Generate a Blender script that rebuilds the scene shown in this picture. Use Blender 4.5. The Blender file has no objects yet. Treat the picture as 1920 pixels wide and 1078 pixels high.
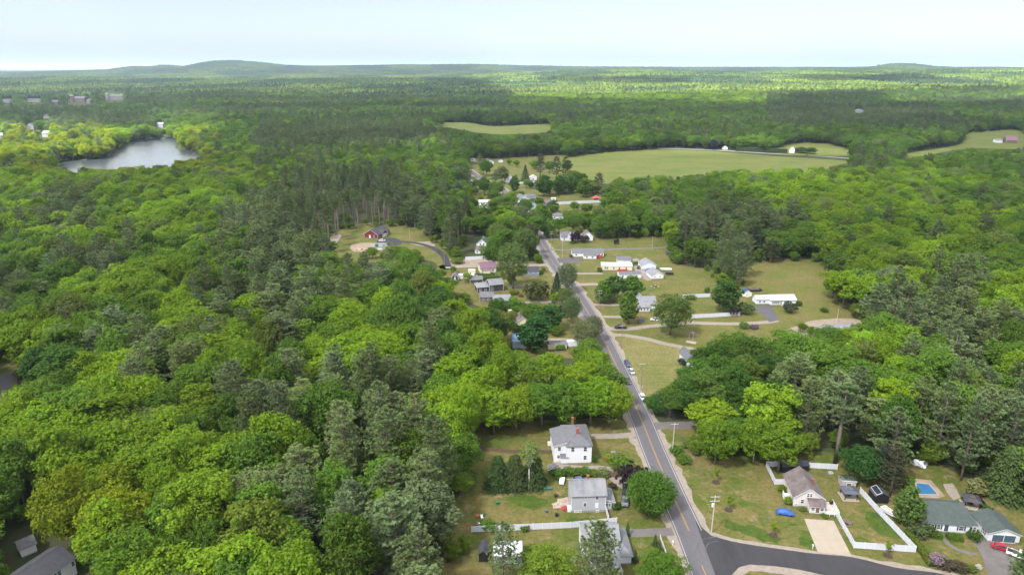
import bpy, bmesh, math, random
import numpy as np
from mathutils import Vector, Matrix
random.seed(7)
RNG = np.random.default_rng(11)
SC = bpy.context.scene
COL = SC.collection
R = math.radians

# ------------------------------------------------------------------ camera
CAM_H, PITCH, FPX, CX, CY = 115.0, R(17.85), 1280.0, 960.0, 539.0
SP, CP = math.sin(PITCH), math.cos(PITCH)
cam_data = bpy.data.cameras.new('camera')
cam_data.sensor_width = 36.0
cam_data.lens = 36.0 * FPX / 1920.0
cam_data.clip_start, cam_data.clip_end = 1.0, 120000.0
cam = bpy.data.objects.new('camera', cam_data)
COL.objects.link(cam)
cam.location = (0, 0, CAM_H)
cam.rotation_euler = (math.pi / 2 - PITCH, 0, 0)
SC.camera = cam

# ------------------------------------------------------------------ sky, sun, exposure
SUN_DIR = Vector((-0.42, -0.42, 0.80)).normalized()
world = bpy.data.worlds.new('World')
SC.world = world
world.use_nodes = True
wn = world.node_tree
wn.nodes.clear()
sky = wn.nodes.new('ShaderNodeTexSky')
sky.sky_type = 'NISHITA'
sky.sun_disc = False
sky.sun_elevation = math.asin(SUN_DIR.z)
sky.sun_rotation = math.atan2(SUN_DIR.x, SUN_DIR.y)
sky.altitude = 100.0
sky.air_density = 0.6
sky.dust_density = 1.0
sky.ozone_density = 0.6
bg = wn.nodes.new('ShaderNodeBackground')
bg.inputs['Strength'].default_value = 0.05
wo = wn.nodes.new('ShaderNodeOutputWorld')
pale = wn.nodes.new('ShaderNodeHueSaturation')   # thin overcast: a paler sky all round
pale.inputs['Saturation'].default_value = 0.58
wn.links.new(sky.outputs[0], pale.inputs['Color'])
wn.links.new(pale.outputs[0], bg.inputs['Color'])
wn.links.new(bg.outputs[0], wo.inputs['Surface'])
sun_data = bpy.data.lights.new('sun', 'SUN')
sun_data.energy = 5.0
sun_data.angle = R(5.0)
sun_data.color = (1.0, 0.98, 0.95)
sun = bpy.data.objects.new('sun', sun_data)
COL.objects.link(sun)
sun.location = (0, 0, 400)
sun.rotation_euler = SUN_DIR.to_track_quat('Z', 'Y').to_euler()
SC.view_settings.view_transform = 'Standard'
SC.view_settings.look = 'None'
SC.view_settings.gamma = 1.0
SC.view_settings.use_curve_mapping = False
SC.view_settings.exposure = 1.98
cy = SC.cycles
cy.max_bounces, cy.diffuse_bounces, cy.glossy_bounces = 6, 4, 2
cy.transmission_bounces, cy.volume_bounces, cy.transparent_max_bounces = 4, 1, 8
cy.use_denoising = True
cy.caustics_reflective = cy.caustics_refractive = False
cy.sample_clamp_indirect = 6.0

# ------------------------------------------------------------------ pixel <-> place
def ray(px, py):
    u, v = (px - CX) / FPX, (py - CY) / FPX
    return u, CP - v * SP, -(SP + v * CP)
def G(px, py, z=0.0):
    dx, dy, dz = ray(px, py)
    t = (z - CAM_H) / dz
    return (dx * t, dy * t)
def PX(X, Y, Z):
    X, Y, Z = np.asarray(X, float), np.asarray(Y, float), np.asarray(Z, float) - CAM_H
    d = Y * CP - Z * SP
    v = -(Y * SP + Z * CP)
    return CX + FPX * X / d, CY + FPX * v / d
def inside(px, py, poly):
    px, py = np.asarray(px, float), np.asarray(py, float)
    r = np.zeros(px.shape, bool)
    n = len(poly)
    for i in range(n):
        x1, y1 = poly[i]; x2, y2 = poly[(i + 1) % n]
        c = ((y1 > py) != (y2 > py))
        with np.errstate(divide='ignore', invalid='ignore'):
            xi = (x2 - x1) * (py - y1) / (y2 - y1 if y2 != y1 else 1e-9) + x1
        r ^= c & (px < xi)
    return r
def sstep(a, b, x):
    t = np.clip((np.asarray(x, float) - a) / (b - a), 0, 1)
    return t * t * (3 - 2 * t)
_ph = np.random.default_rng(3).uniform(0, 6.28, (24, 2))
_dr = np.random.default_rng(4).uniform(0, 6.28, 24)
def wavy(X, Y, base, octs=3):
    s = 0.0; a = 1.0; tot = 0.0
    for o in range(octs):
        for k in range(4):
            i = o * 4 + k
            f = 6.283 / (base / (1.9 ** o)) * (0.8 + 0.1 * k)
            s = s + a * np.sin(f * (X * math.cos(_dr[i]) + Y * math.sin(_dr[i])) + _ph[i, 0])
        tot += a * 2.2; a *= 0.5
    return s / tot
# ground level: flat valley floor near by, rolling farther off, ridges on the skyline
SKY_X = [-900, 0, 120, 205, 260, 282, 312, 350, 388, 415, 440, 480, 530, 590, 660, 800, 900, 1000, 1100, 1300, 1600, 1645, 1668, 1692, 1716, 1745, 1790, 1840, 1920, 2800]
SKY_Y = [137, 137, 134.5, 132.5, 126.5, 128, 124.5, 127.5, 120.5, 117.5, 117, 119.5, 124.5, 126, 124.8, 123, 122.6, 125, 127, 128, 128.5, 127.5, 123.5, 122, 124, 127, 128.5, 128, 129, 129]
def hfun(X, Y):
    X = np.asarray(X, float); Y = np.asarray(Y, float)
    d = np.maximum(np.hypot(X, Y), 1.0)
    Yf = np.maximum(Y, 1.0)
    xp = np.where(Y > 10, 960 + 1280 * X / (Yf * CP), 960)
    side = sstep(700, 1150, xp)
    A = 22 + 52 * side
    h = A * sstep(2000, 5600, d) + (6 + 8 * side) * wavy(X, Y, 1900.0) * sstep(1400, 3600, d)
    h = h + 8 * wavy(Y, X, 720.0) * sstep(1500, 2200, d)
    h = h - 25 * sstep(5800, 7600, d) * side
    skyz = CAM_H + (127.0 - np.interp(xp, SKY_X, SKY_Y)) / 1280.0 * 9500.0 * CP - 8
    k = sstep(7000, 9500, d)
    h = h * (1 - k) + skyz * k
    far = CAM_H - 1.6 / 1280.0 * d
    h = np.where(d > 9500, skyz + (far - 45 - skyz) * sstep(9600, 16000, d), h)
    return np.where(Y > 200, h, 0.0)

# ------------------------------------------------------------------ materials
MATS = {}
def nmat(name):
    m = bpy.data.materials.new(name); m.use_nodes = True
    m.node_tree.nodes.clear()
    MATS[name] = m
    return m, m.node_tree.nodes, m.node_tree.links
def ramp(nodes, stops):
    r = nodes.new('ShaderNodeValToRGB')
    cr = r.color_ramp
    while len(cr.elements) > 1: cr.elements.remove(cr.elements[-1])
    for i, (p, c) in enumerate(stops):
        e = cr.elements[0] if i == 0 else cr.elements.new(p)
        e.position = p; e.color = (*c, 1)
    return r
def mat(name, col, rough=0.7, var=0.15, scale=1.5, metal=0.0, bump=0.0, stops=None, spec=0.4, streak=None, coat=0.0):
    m, N, L = nmat(name)
    out = N.new('ShaderNodeOutputMaterial'); b = N.new('ShaderNodeBsdfPrincipled')
    L.new(b.outputs[0], out.inputs['Surface'])
    b.inputs['Roughness'].default_value = rough; b.inputs['Metallic'].default_value = metal
    b.inputs['Specular IOR Level'].default_value = spec
    b.inputs['Coat Weight'].default_value = coat
    tc = N.new('ShaderNodeTexCoord'); nz = N.new('ShaderNodeTexNoise')
    nz.inputs['Scale'].default_value = scale; nz.inputs['Detail'].default_value = 6; nz.inputs['Roughness'].default_value = 0.65
    if streak:
        mp = N.new('ShaderNodeMapping'); mp.inputs['Scale'].default_value = streak
        L.new(tc.outputs['Object'], mp.inputs['Vector']); L.new(mp.outputs[0], nz.inputs['Vector'])
    else: L.new(tc.outputs['Object'], nz.inputs['Vector'])
    if stops is None:
        stops = [(0.3, tuple(c * (1 - var) for c in col)), (0.7, tuple(min(1, c * (1 + var)) for c in col))]
    rp = ramp(N, stops)
    L.new(nz.outputs['Fac'], rp.inputs['Fac']); L.new(rp.outputs['Color'], b.inputs['Base Color'])
    if bump:
        bp = N.new('ShaderNodeBump'); bp.inputs['Strength'].default_value = bump; bp.inputs['Distance'].default_value = 0.1
        L.new(nz.outputs['Fac'], bp.inputs['Height']); L.new(bp.outputs[0], b.inputs['Normal'])
    return m
def mix2(N, L, fac, a, b):
    mx = N.new('ShaderNodeMix'); mx.data_type = 'RGBA'
    L.new(fac, mx.inputs[0]); L.new(a, mx.inputs[6]); L.new(b, mx.inputs[7])
    return mx.outputs[2]
def noise_out(N, L, vec, scale, detail=5, rough=0.6, lo=0.4, hi=0.6):
    nz = N.new('ShaderNodeTexNoise'); nz.inputs['Scale'].default_value = scale
    nz.inputs['Detail'].default_value = detail; nz.inputs['Roughness'].default_value = rough
    L.new(vec, nz.inputs['Vector'])
    mr = N.new('ShaderNodeMapRange'); mr.inputs[1].default_value = lo; mr.inputs[2].default_value = hi
    L.new(nz.outputs['Fac'], mr.inputs[0])
    return mr.outputs[0], nz.outputs['Fac']
def rgb(N, c):
    n = N.new('ShaderNodeRGB'); n.outputs[0].default_value = (*c, 1); return n.outputs[0]
def grass_mat(name, green, dry, bare, big=0.07, dry_lo=0.42, dry_hi=0.62, bare_lo=0.60, bare_hi=0.72, weeds=0.35, streak=None):
    m, N, L = nmat(name)
    out = N.new('ShaderNodeOutputMaterial'); b = N.new('ShaderNodeBsdfPrincipled')
    b.inputs['Roughness'].default_value = 0.9; b.inputs['Specular IOR Level'].default_value = 0.1
    L.new(b.outputs[0], out.inputs['Surface'])
    tc = N.new('ShaderNodeTexCoord'); v = tc.outputs['Object']
    f1, _ = noise_out(N, L, v, big, 9, 0.72, dry_lo, dry_hi)
    f2, _ = noise_out(N, L, v, big * 1.9, 8, 0.72, bare_lo, bare_hi)
    f4, _ = noise_out(N, L, v, 0.11, 5, 0.6, 0.58, 0.68)
    f3, n3 = noise_out(N, L, v, 0.9, 6, 0.78, 0.28, 0.72)
    c = mix2(N, L, f1, rgb(N, green), rgb(N, dry))
    c = mix2(N, L, f2, c, rgb(N, bare))
    wm = N.new('ShaderNodeMath'); wm.operation = 'MULTIPLY'; wm.inputs[1].default_value = weeds
    L.new(f4, wm.inputs[0])
    c = mix2(N, L, wm.outputs[0], c, rgb(N, tuple(q * k for q, k in zip(green, (0.42, 0.62, 0.7)))))
    if streak:
        mp = N.new('ShaderNodeMapping'); mp.inputs['Rotation'].default_value = (0, 0, streak[2]); mp.inputs['Scale'].default_value = (streak[0], streak[1], 1)
        L.new(v, mp.inputs['Vector'])
        fs, _ = noise_out(N, L, mp.outputs[0], 1.0, 3, 0.6, 0.40, 0.62)
        sm = N.new('ShaderNodeMath'); sm.operation = 'MULTIPLY'; sm.inputs[1].default_value = 0.55; L.new(fs, sm.inputs[0])
        c = mix2(N, L, sm.outputs[0], c, rgb(N, dry))
    dk = N.new('ShaderNodeMix'); dk.data_type = 'RGBA'; dk.blend_type = 'MULTIPLY'; dk.inputs[0].default_value = 1.0
    rp = ramp(N, [(0.0, (0.52, 0.58, 0.5)), (1.0, (1.42, 1.36, 1.35))])
    L.new(f3, rp.inputs[0]); L.new(c, dk.inputs[6]); L.new(rp.outputs[0], dk.inputs[7])
    L.new(dk.outputs[2], b.inputs['Base Color'])
    bp = N.new('ShaderNodeBump'); bp.inputs['Strength'].default_value = 0.6; bp.inputs['Distance'].default_value = 0.3
    L.new(n3, bp.inputs['Height']); L.new(bp.outputs[0], b.inputs['Normal'])
    return m
def leaf_mat(name, trans=0.32, rough=0.6):
    m, N, L = nmat(name)
    out = N.new('ShaderNodeOutputMaterial')
    at = N.new('ShaderNodeAttribute'); at.attribute_type = 'INSTANCER'; at.attribute_name = 'tint'
    lv = N.new('ShaderNodeAttribute'); lv.attribute_type = 'GEOMETRY'; lv.attribute_name = 'leaf_tone'
    mu = N.new('ShaderNodeMix'); mu.data_type = 'RGBA'; mu.blend_type = 'MULTIPLY'; mu.inputs[0].default_value = 1.0
    L.new(at.outputs['Color'], mu.inputs[6]); L.new(lv.outputs['Color'], mu.inputs[7])
    d = N.new('ShaderNodeBsdfDiffuse'); t = N.new('ShaderNodeBsdfTranslucent')
    gl = N.new('ShaderNodeBsdfGlossy'); gl.inputs['Roughness'].default_value = 0.55
    gl.inputs['Color'].default_value = (0.5, 0.5, 0.5, 1)
    mx = N.new('ShaderNodeMixShader'); mx.inputs[0].default_value = trans
    m2 = N.new('ShaderNodeMixShader'); m2.inputs[0].default_value = 0.008
    L.new(mu.outputs[2], d.inputs['Color']); L.new(mu.outputs[2], t.inputs['Color'])
    L.new(d.outputs[0], mx.inputs[1]); L.new(t.outputs[0], mx.inputs[2])
    L.new(mx.outputs[0], m2.inputs[1]); L.new(gl.outputs[0], m2.inputs[2])
    L.new(m2.outputs[0], out.inputs['Surface'])
    return m

# ------------------------------------------------------------------ mesh helpers
def raw_mesh(name, verts, faces, mats, midx=None, tone=None, smooth=False):
    me = bpy.data.meshes.new(name)
    if isinstance(verts, np.ndarray) and isinstance(faces, np.ndarray):
        nv, nf, k = len(verts), len(faces), faces.shape[1]
        me.vertices.add(nv); me.vertices.foreach_set('co', verts.astype(np.float32).ravel())
        me.loops.add(nf * k); me.loops.foreach_set('vertex_index', faces.astype(np.int32).ravel())
        me.polygons.add(nf)
        me.polygons.foreach_set('loop_start', np.arange(0, nf * k, k, dtype=np.int32))
        me.update(calc_edges=True)
    else:
        me.from_pydata([tuple(map(float, v)) for v in verts], [], [tuple(map(int, f)) for f in faces])
    for m in mats: me.materials.append(m)
    if midx is not None: me.polygons.foreach_set('material_index', np.asarray(midx, np.int32))
    if tone is not None:
        a = me.attributes.new('leaf_tone', 'FLOAT_COLOR', 'FACE')
        a.data.foreach_set('color', np.asarray(tone, np.float32).ravel())
    if smooth: me.polygons.foreach_set('use_smooth', np.ones(len(me.polygons), bool))
    me.validate(); me.update()
    return me
def link(name, data, parent=None):
    o = bpy.data.objects.new(name, data)
    COL.objects.link(o)
    if parent is not None: o.parent = parent
    return o
def tag(o, label=None, cat=None, group=None, kind=None):
    if label: o['label'] = label
    if cat: o['category'] = cat
    if group: o['group'] = group
    if kind: o['kind'] = kind
    return o
def thing(name, label, cat, loc=(0, 0, 0), rz=0.0, group=None):
    o = bpy.data.objects.new(name, None); COL.objects.link(o)
    o.empty_display_size = 0.5
    o.location = loc; o.rotation_euler = (0, 0, rz)
    return tag(o, label, cat, group)
class MB:
    """collects boxes, prisms, tubes; builds ONE mesh object"""
    def __init__(s): s.v, s.f, s.m = [], [], []
    def add(s, vs, fs, m=0):
        o = len(s.v); s.v += [tuple(p) for p in vs]
        s.f += [tuple(i + o for i in f) for f in fs]; s.m += [m] * len(fs); return s
    def box(s, x0, x1, y0, y1, z0, z1, m=0):
        vs = [(x0, y0, z0), (x1, y0, z0), (x1, y1, z0), (x0, y1, z0), (x0, y0, z1), (x1, y0, z1), (x1, y1, z1), (x0, y1, z1)]
        return s.add(vs, [(3, 2, 1, 0), (4, 5, 6, 7), (0, 1, 5, 4), (1, 2, 6, 5), (2, 3, 7, 6), (3, 0, 4, 7)], m)
    def slab(s, quad, th, m=0):
        q = [Vector(p) for p in quad]
        n = (q[1] - q[0]).cross(q[-1] - q[0]).normalized() * th
        k = len(q); vs = q + [p + n for p in q]
        fs = [tuple(reversed(range(k))), tuple(range(k, 2 * k))] + [(i, (i + 1) % k, (i + 1) % k + k, i + k) for i in range(k)]
        return s.add(vs, fs, m)
    def tube(s, pts, rad, n=8, m=0, cap=True):
        pts = [Vector(p) for p in pts]; rings = []
        for i, p in enumerate(pts):
            d = (pts[min(i + 1, len(pts) - 1)] - pts[max(i - 1, 0)]).normalized()
            a = d.orthogonal().normalized() if abs(d.z) < 0.95 else Vector((1, 0, 0)) - d * d.x
            a.normalize(); b = d.cross(a)
            r = rad[i] if isinstance(rad, (list, tuple)) else rad
            rings.append([p + (a * math.cos(6.2832 * k / n) + b * math.sin(6.2832 * k / n)) * r for k in range(n)])
        vs = [q for r_ in rings for q in r_]; fs = []
        for i in range(len(pts) - 1):
            for k in range(n):
                fs.append((i * n + k, i * n + (k + 1) % n, (i + 1) * n + (k + 1) % n, (i + 1) * n + k))
        if cap: fs += [tuple(reversed(range(n))), tuple(range((len(pts) - 1) * n, len(pts) * n))]
        return s.add(vs, fs, m)
    def lathe(s, prof, n=16, m=0, c=(0, 0, 0)):
        vs = [(c[0] + r * math.cos(6.2832 * k / n), c[1] + r * math.sin(6.2832 * k / n), c[2] + z) for r, z in prof for k in range(n)]
        fs = [(i * n + k, i * n + (k + 1) % n, (i + 1) * n + (k + 1) % n, (i + 1) * n + k) for i in range(len(prof) - 1) for k in range(n)]
        fs += [tuple(reversed(range(n))), tuple(range((len(prof) - 1) * n, len(prof) * n))]
        return s.add(vs, fs, m)
    def build(s, name, mats, parent=None, smooth=False, bevel=0.0):
        me = bpy.data.meshes.new(name); me.from_pydata(s.v, [], s.f)
        for m in (mats if isinstance(mats, (list, tuple)) else [mats]): me.materials.append(m)
        me.polygons.foreach_set('material_index', np.asarray(s.m, np.int32))
        if bevel:
            bm = bmesh.new(); bm.from_mesh(me)
            bmesh.ops.remove_doubles(bm, verts=bm.verts, dist=1e-4)
            bmesh.ops.bevel(bm, geom=list(bm.edges), offset=bevel, segments=2, affect='EDGES', clamp_overlap=True)
            bm.to_mesh(me); bm.free()
        if smooth: me.polygons.foreach_set('use_smooth', np.ones(len(me.polygons), bool))
        me.update()
        return link(name, me, parent)
def cat_rom(pts, step, closed=False):
    P = [np.array(p, float) for p in pts]; n = len(P); out = []
    segs = n if closed else n - 1
    for i in range(segs):
        if closed: a, b, c, d = P[(i - 1) % n], P[i], P[(i + 1) % n], P[(i + 2) % n]
        else: a, b, c, d = P[max(i - 1, 0)], P[i], P[i + 1], P[min(i + 2, n - 1)]
        k = max(1, int(np.linalg.norm(c - b) / step))
        for j in range(k):
            t = j / k
            out.append(0.5 * ((2 * b) + (c - a) * t + (2 * a - 5 * b + 4 * c - d) * t * t + (3 * b - a - 3 * c + d) * t ** 3))
    if not closed: out.append(P[-1])
    return out

def GT(px, py):
    """where the line of sight meets rolling ground"""
    dx, dy, dz = ray(px, py)
    t = 300.0
    while t < 30000:
        if CAM_H + dz * t <= float(hfun(dx * t, dy * t)): break
        t *= 1.004
    return (dx * t, dy * t)
# ------------------------------------------------------------------ the ground
LEAF = leaf_mat('leaf', 0.42); NEEDLE = leaf_mat('needle', 0.25)
BARK = mat('bark', (0.13, 0.105, 0.085), 0.95, 0.35, 3.0, bump=0.6, streak=(4, 4, 0.6))
BARK_PALE = mat('bark_pale', (0.42, 0.41, 0.39), 0.9, 0.3, 2.0, streak=(3, 3, 1.2))
def floor_mat():
    m, N, L = nmat('forest_floor')
    out = N.new('ShaderNodeOutputMaterial'); b = N.new('ShaderNodeBsdfPrincipled')
    b.inputs['Roughness'].default_value = 0.95; b.inputs['Specular IOR Level'].default_value = 0.05
    L.new(b.outputs[0], out.inputs['Surface'])
    tc = N.new('ShaderNodeTexCoord'); v = tc.outputs['Object']
    f1, _ = noise_out(N, L, v, 0.12, 7, 0.7, 0.35, 0.65)
    f2, _ = noise_out(N, L, v, 0.0016, 8, 0.72, 0.42, 0.6)
    near = mix2(N, L, f1, rgb(N, (0.045, 0.038, 0.024)), rgb(N, (0.035, 0.055, 0.018)))
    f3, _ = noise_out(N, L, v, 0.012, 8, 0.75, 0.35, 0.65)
    far = mix2(N, L, f3, rgb(N, (0.018, 0.030, 0.022)), rgb(N, (0.036, 0.054, 0.030)))  # cloud shade on the far hills is painted in as darker ground
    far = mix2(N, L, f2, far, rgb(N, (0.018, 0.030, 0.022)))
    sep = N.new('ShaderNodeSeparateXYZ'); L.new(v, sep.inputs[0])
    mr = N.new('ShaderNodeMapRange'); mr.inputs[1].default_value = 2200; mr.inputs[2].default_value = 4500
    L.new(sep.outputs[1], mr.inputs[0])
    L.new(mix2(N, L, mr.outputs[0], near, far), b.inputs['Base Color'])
    return m
def build_ground():
    ang = sorted(set([*range(-180, -60, 8), *[x * 0.8 for x in range(-75, 76)], *range(64, 180, 8)]))
    rad = [0.0]; r = 60.0
    while r < 1400: rad.append(r); r += 120
    while r < 17000: rad.append(r); r *= 1.028
    rad += [20000, 26000, 36000, 60000]
    V, F = [(0.0, 0.0, 0.0)], []
    na = len(ang)
    for q in rad[1:]:
        for a in ang: V.append((q * math.sin(R(a)), q * math.cos(R(a)), 0.0))
    V = np.array(V); V[:, 2] = hfun(V[:, 0], V[:, 1])
    V[V[:, 2] < -40, 2] = -40
    for k in range(na): F.append((0, 1 + (k + 1) % na, 1 + k))
    for i in range(len(rad) - 2):
        for k in range(na):
            a, b = 1 + i * na + k, 1 + i * na + (k + 1) % na
            F.append((a, b, b + na, a + na))
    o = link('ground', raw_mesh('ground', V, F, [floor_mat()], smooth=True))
    tag(o, kind='structure')
build_ground()

# ------------------------------------------------------------------ trees: shapes
def fib_dirs(n, rng, jit=0.25, zmin=-1.0):
    i = np.arange(n) + 0.5
    z = 1 - (1 - zmin) * i / n
    ph = i * 2.399963 + rng.uniform(0, 6.28)
    s = np.sqrt(np.maximum(0, 1 - z * z))
    d = np.stack([s * np.cos(ph), s * np.sin(ph), z], 1) + rng.normal(0, jit, (n, 3))
    return d / np.linalg.norm(d, axis=1, keepdims=True)
def quads(C, Nn, L, W, rng, roll=None):
    """kite-like leaf sprays at C facing Nn"""
    n = len(C)
    ref = rng.normal(0, 1, (n, 3)) if roll is None else roll
    U = np.cross(Nn, ref); U /= np.linalg.norm(U, axis=1, keepdims=True) + 1e-9
    V = np.cross(Nn, U)
    L = np.asarray(L)[:, None] if np.ndim(L) else L; W = np.asarray(W)[:, None] if np.ndim(W) else W
    v = np.stack([C - U * L * 0.5, C + V * W * 0.5 + U * L * 0.08, C + U * L * 0.5, C - V * W * 0.5 + U * L * 0.08], 1).reshape(-1, 3)
    f = np.arange(4 * n).reshape(-1, 4)
    return v, f
def broadleaf(seed, H=17.0, Rr=5.6, base=0.24, lobes=30, puffs=17, leaves=18, leaf=0.56, flat=1.0, open_=0.0, droop=0.0, wild=0.0):
    rng = np.random.default_rng(seed)
    zc = H * (base + (1 - base) * 0.47); hz = H * (1 - base) * 0.5
    D = fib_dirs(lobes, rng, 0.16, -0.75)
    lr = Rr * rng.uniform(0.27 - .03 * wild, 0.42 + .03 * wild, lobes)
    k = rng.uniform(0.62 - .08 * wild, 1.06 + .12 * wild, lobes)
    prof = np.where(D[:, 2] > 0, 1.0, 1.0 - 0.25 * np.abs(D[:, 2]))
    sc = np.stack([Rr * prof, Rr * prof, np.full(lobes, hz)], 1)
    LC = D * (sc - lr[:, None] * 0.8) * k[:, None] + [0, 0, zc]
    LC[:, :2] += rng.normal(0, (0.07 + .04 * wild) * Rr, (lobes, 2))
    LC[:, 2] -= droop * np.hypot(LC[:, 0], LC[:, 1])
    # a few inner lobes fill the crown
    extra = max(4, lobes // 5)
    LC = np.vstack([LC, rng.normal(0, 0.28, (extra, 3)) * [Rr, Rr, hz] + [0, 0, zc]])
    lr = np.append(lr, Rr * rng.uniform(0.3, 0.4, extra)); n = len(LC)
    C, Nn, T = [], [], []
    for i in range(n):
        d = fib_dirs(puffs, rng, 0.28)
        o = LC[i] - np.array([0, 0, zc - hz * 0.35]); o /= np.linalg.norm(o) + 1e-6
        d = d[(d @ o) > -0.35 + 0.5 * open_ * rng.random(len(d))]
        m = len(d)
        pr = lr[i] * rng.uniform(0.26, 0.46, m)
        pc = LC[i] + d * (lr[i] * rng.uniform(0.6, 1.16, m))[:, None] * [1, 1, 0.85 * flat]
        lobe_t = rng.normal(1, 0.07)
        for j in range(m):
            q = fib_dirs(leaves, rng, 0.35)
            q = q[(q @ (d[j] + [0, 0, 0.55])) > -0.35]
            c = pc[j] + q * (pr[j] * rng.uniform(0.7, 1.12, len(q)))[:, None]
            nn = q + rng.normal(0, 0.24, q.shape) + [0, 0, 0.35]
            C.append(c); Nn.append(nn / np.linalg.norm(nn, axis=1, keepdims=True))
            t = lobe_t * rng.normal(1, 0.06) * rng.normal(1, 0.10, len(q))
            T.append(np.stack([t * rng.normal(1, 0.05, len(q)), t, t * rng.normal(1, 0.08, len(q)), np.ones(len(q))], 1))
    C, Nn, T = np.vstack(C), np.vstack(Nn), np.vstack(T)
    s = leaf * rng.uniform(0.65, 1.35, len(C))
    v, f = quads(C, Nn, s * 1.25, s, rng)
    tr = MB(); lean = rng.normal(0, 0.02, 2)
    top = H * 0.72
    tr.tube([(0, 0, -0.4), (lean[0] * 2, lean[1] * 2, H * 0.12), (lean[0] * 6, lean[1] * 6, H * 0.4), (lean[0] * 9, lean[1] * 9, top)],
            [H * 0.021, H * 0.016, H * 0.012, H * 0.003], 7)
    for i in rng.choice(n, min(9, n), replace=False):
        z0 = H * rng.uniform(base * 0.8, 0.55); e = LC[i]
        tr.tube([(lean[0] * 4, lean[1] * 4, z0), (e[0] * 0.5, e[1] * 0.5, z0 * 0.5 + e[2] * 0.5 - 0.3), tuple(e)], [H * 0.008, H * 0.005, H * 0.002], 5)
    return dict(v=v, f=f, t=T, trunk=tr, H=H, R=Rr, leaf=LEAF, bark=BARK)
def pine(seed, H=24.0, Rr=4.9, base=0.26, whorls=15, per=6, dense=20, needle=0.62, dead=8, upper=0.55):
    rng = np.random.default_rng(seed)
    C, Nn, T, Ro = [], [], [], []
    tr = MB(); bend = rng.normal(0, 0.012, 2)
    tr.tube([(0, 0, -0.4), (bend[0] * 4, bend[1] * 4, H * 0.3), (bend[0] * 9, bend[1] * 9, H * 0.7), (0, 0, H * 0.97)],
            [H * 0.0165, H * 0.014, H * 0.008, H * 0.0015], 7)
    for w in range(whorls):
        f = w / (whorls - 1)
        z = H * (base + (0.985 - base) * f ** 0.92) + rng.normal(0, 0.15)
        prof = (1 - f) ** upper * (0.55 + 0.45 * min(1, f * 4 + 0.25))
        m = per if f < 0.8 else max(3, per - 2)
        a0 = rng.uniform(0, 6.28)
        for b in range(m):
            if rng.random() < 0.10: continue
            a = a0 + 6.2832 * b / m + rng.normal(0, 0.28)
            L = Rr * prof * rng.uniform(0.6, 1.2) + 0.35
            up = -0.04 + 0.75 * f + rng.normal(0, 0.10)
            d = np.array([math.cos(a), math.sin(a), 0.0]); side = np.array([-math.sin(a), math.cos(a), 0.0])
            nt = max(5, int(dense * (0.35 + 0.75 * L / Rr)))
            s = rng.uniform(0.22, 1.0, nt) ** 0.75
            lat = rng.uniform(-1, 1, nt) * L * 0.36 * np.sin(np.clip(s, 0, 1) * 2.5 + 0.25)
            zz = z + s * L * up + 0.16 * L * s * s + rng.normal(0, 0.13, nt)
            p = d[None] * (s * L)[:, None] + side[None] * lat[:, None]
            p[:, 2] = zz
            tr.tube([(0, 0, z), tuple(d * L * 0.55 + [0, 0, z + 0.55 * L * up + 0.05 * L])], [0.05 + 0.012 * L, 0.02], 4, cap=False)
            bt = rng.normal(1, 0.10)
            for q in range(nt):
                k = 7
                an = rng.uniform(0, 6.28, k)
                fw = d * 0.55 + side * np.sign(lat[q]) * 0.35
                dirs = fw[None] + np.stack([np.cos(an) * 0.75, np.sin(an) * 0.75, rng.uniform(0.05, 0.85, k)], 1)
                dirs /= np.linalg.norm(dirs, axis=1, keepdims=True)
                ln = needle * rng.uniform(0.7, 1.3, k)
                c = p[q] + dirs * (ln * 0.42)[:, None]
                # blade lies along dirs, normal mostly up
                upv = np.array([0, 0, 1.0]) + rng.normal(0, 0.35, (k, 3))
                nn = upv - dirs * np.sum(upv * dirs, 1, keepdims=True); nn /= np.linalg.norm(nn, axis=1, keepdims=True) + 1e-9
                C.append(c); Nn.append(nn); Ro.append(np.cross(dirs, nn))
                t = bt * rng.normal(1, 0.07) * rng.normal(1, 0.10, k)
                T.append(np.stack([t, t, t * rng.normal(1, 0.08, k), np.ones(k)], 1))
    for i in range(dead):
        z = H * rng.uniform(base * 0.45, base * 1.05); a = rng.uniform(0, 6.28); L = rng.uniform(1.0, 2.8)
        tr.tube([(0, 0, z), (math.cos(a) * L, math.sin(a) * L, z + rng.uniform(-0.3, 0.5))], [0.06, 0.015], 4, cap=False)
    C, Nn, T, Ro = np.vstack(C), np.vstack(Nn), np.vstack(T), np.vstack(Ro)
    s = needle * np.random.default_rng(seed + 1).uniform(0.75, 1.3, len(C))
    v, f = quads(C, Nn, s, s * 0.36, rng, Ro)
    return dict(v=v, f=f, t=T, trunk=tr, H=H, R=Rr, leaf=NEEDLE, bark=BARK)
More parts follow.
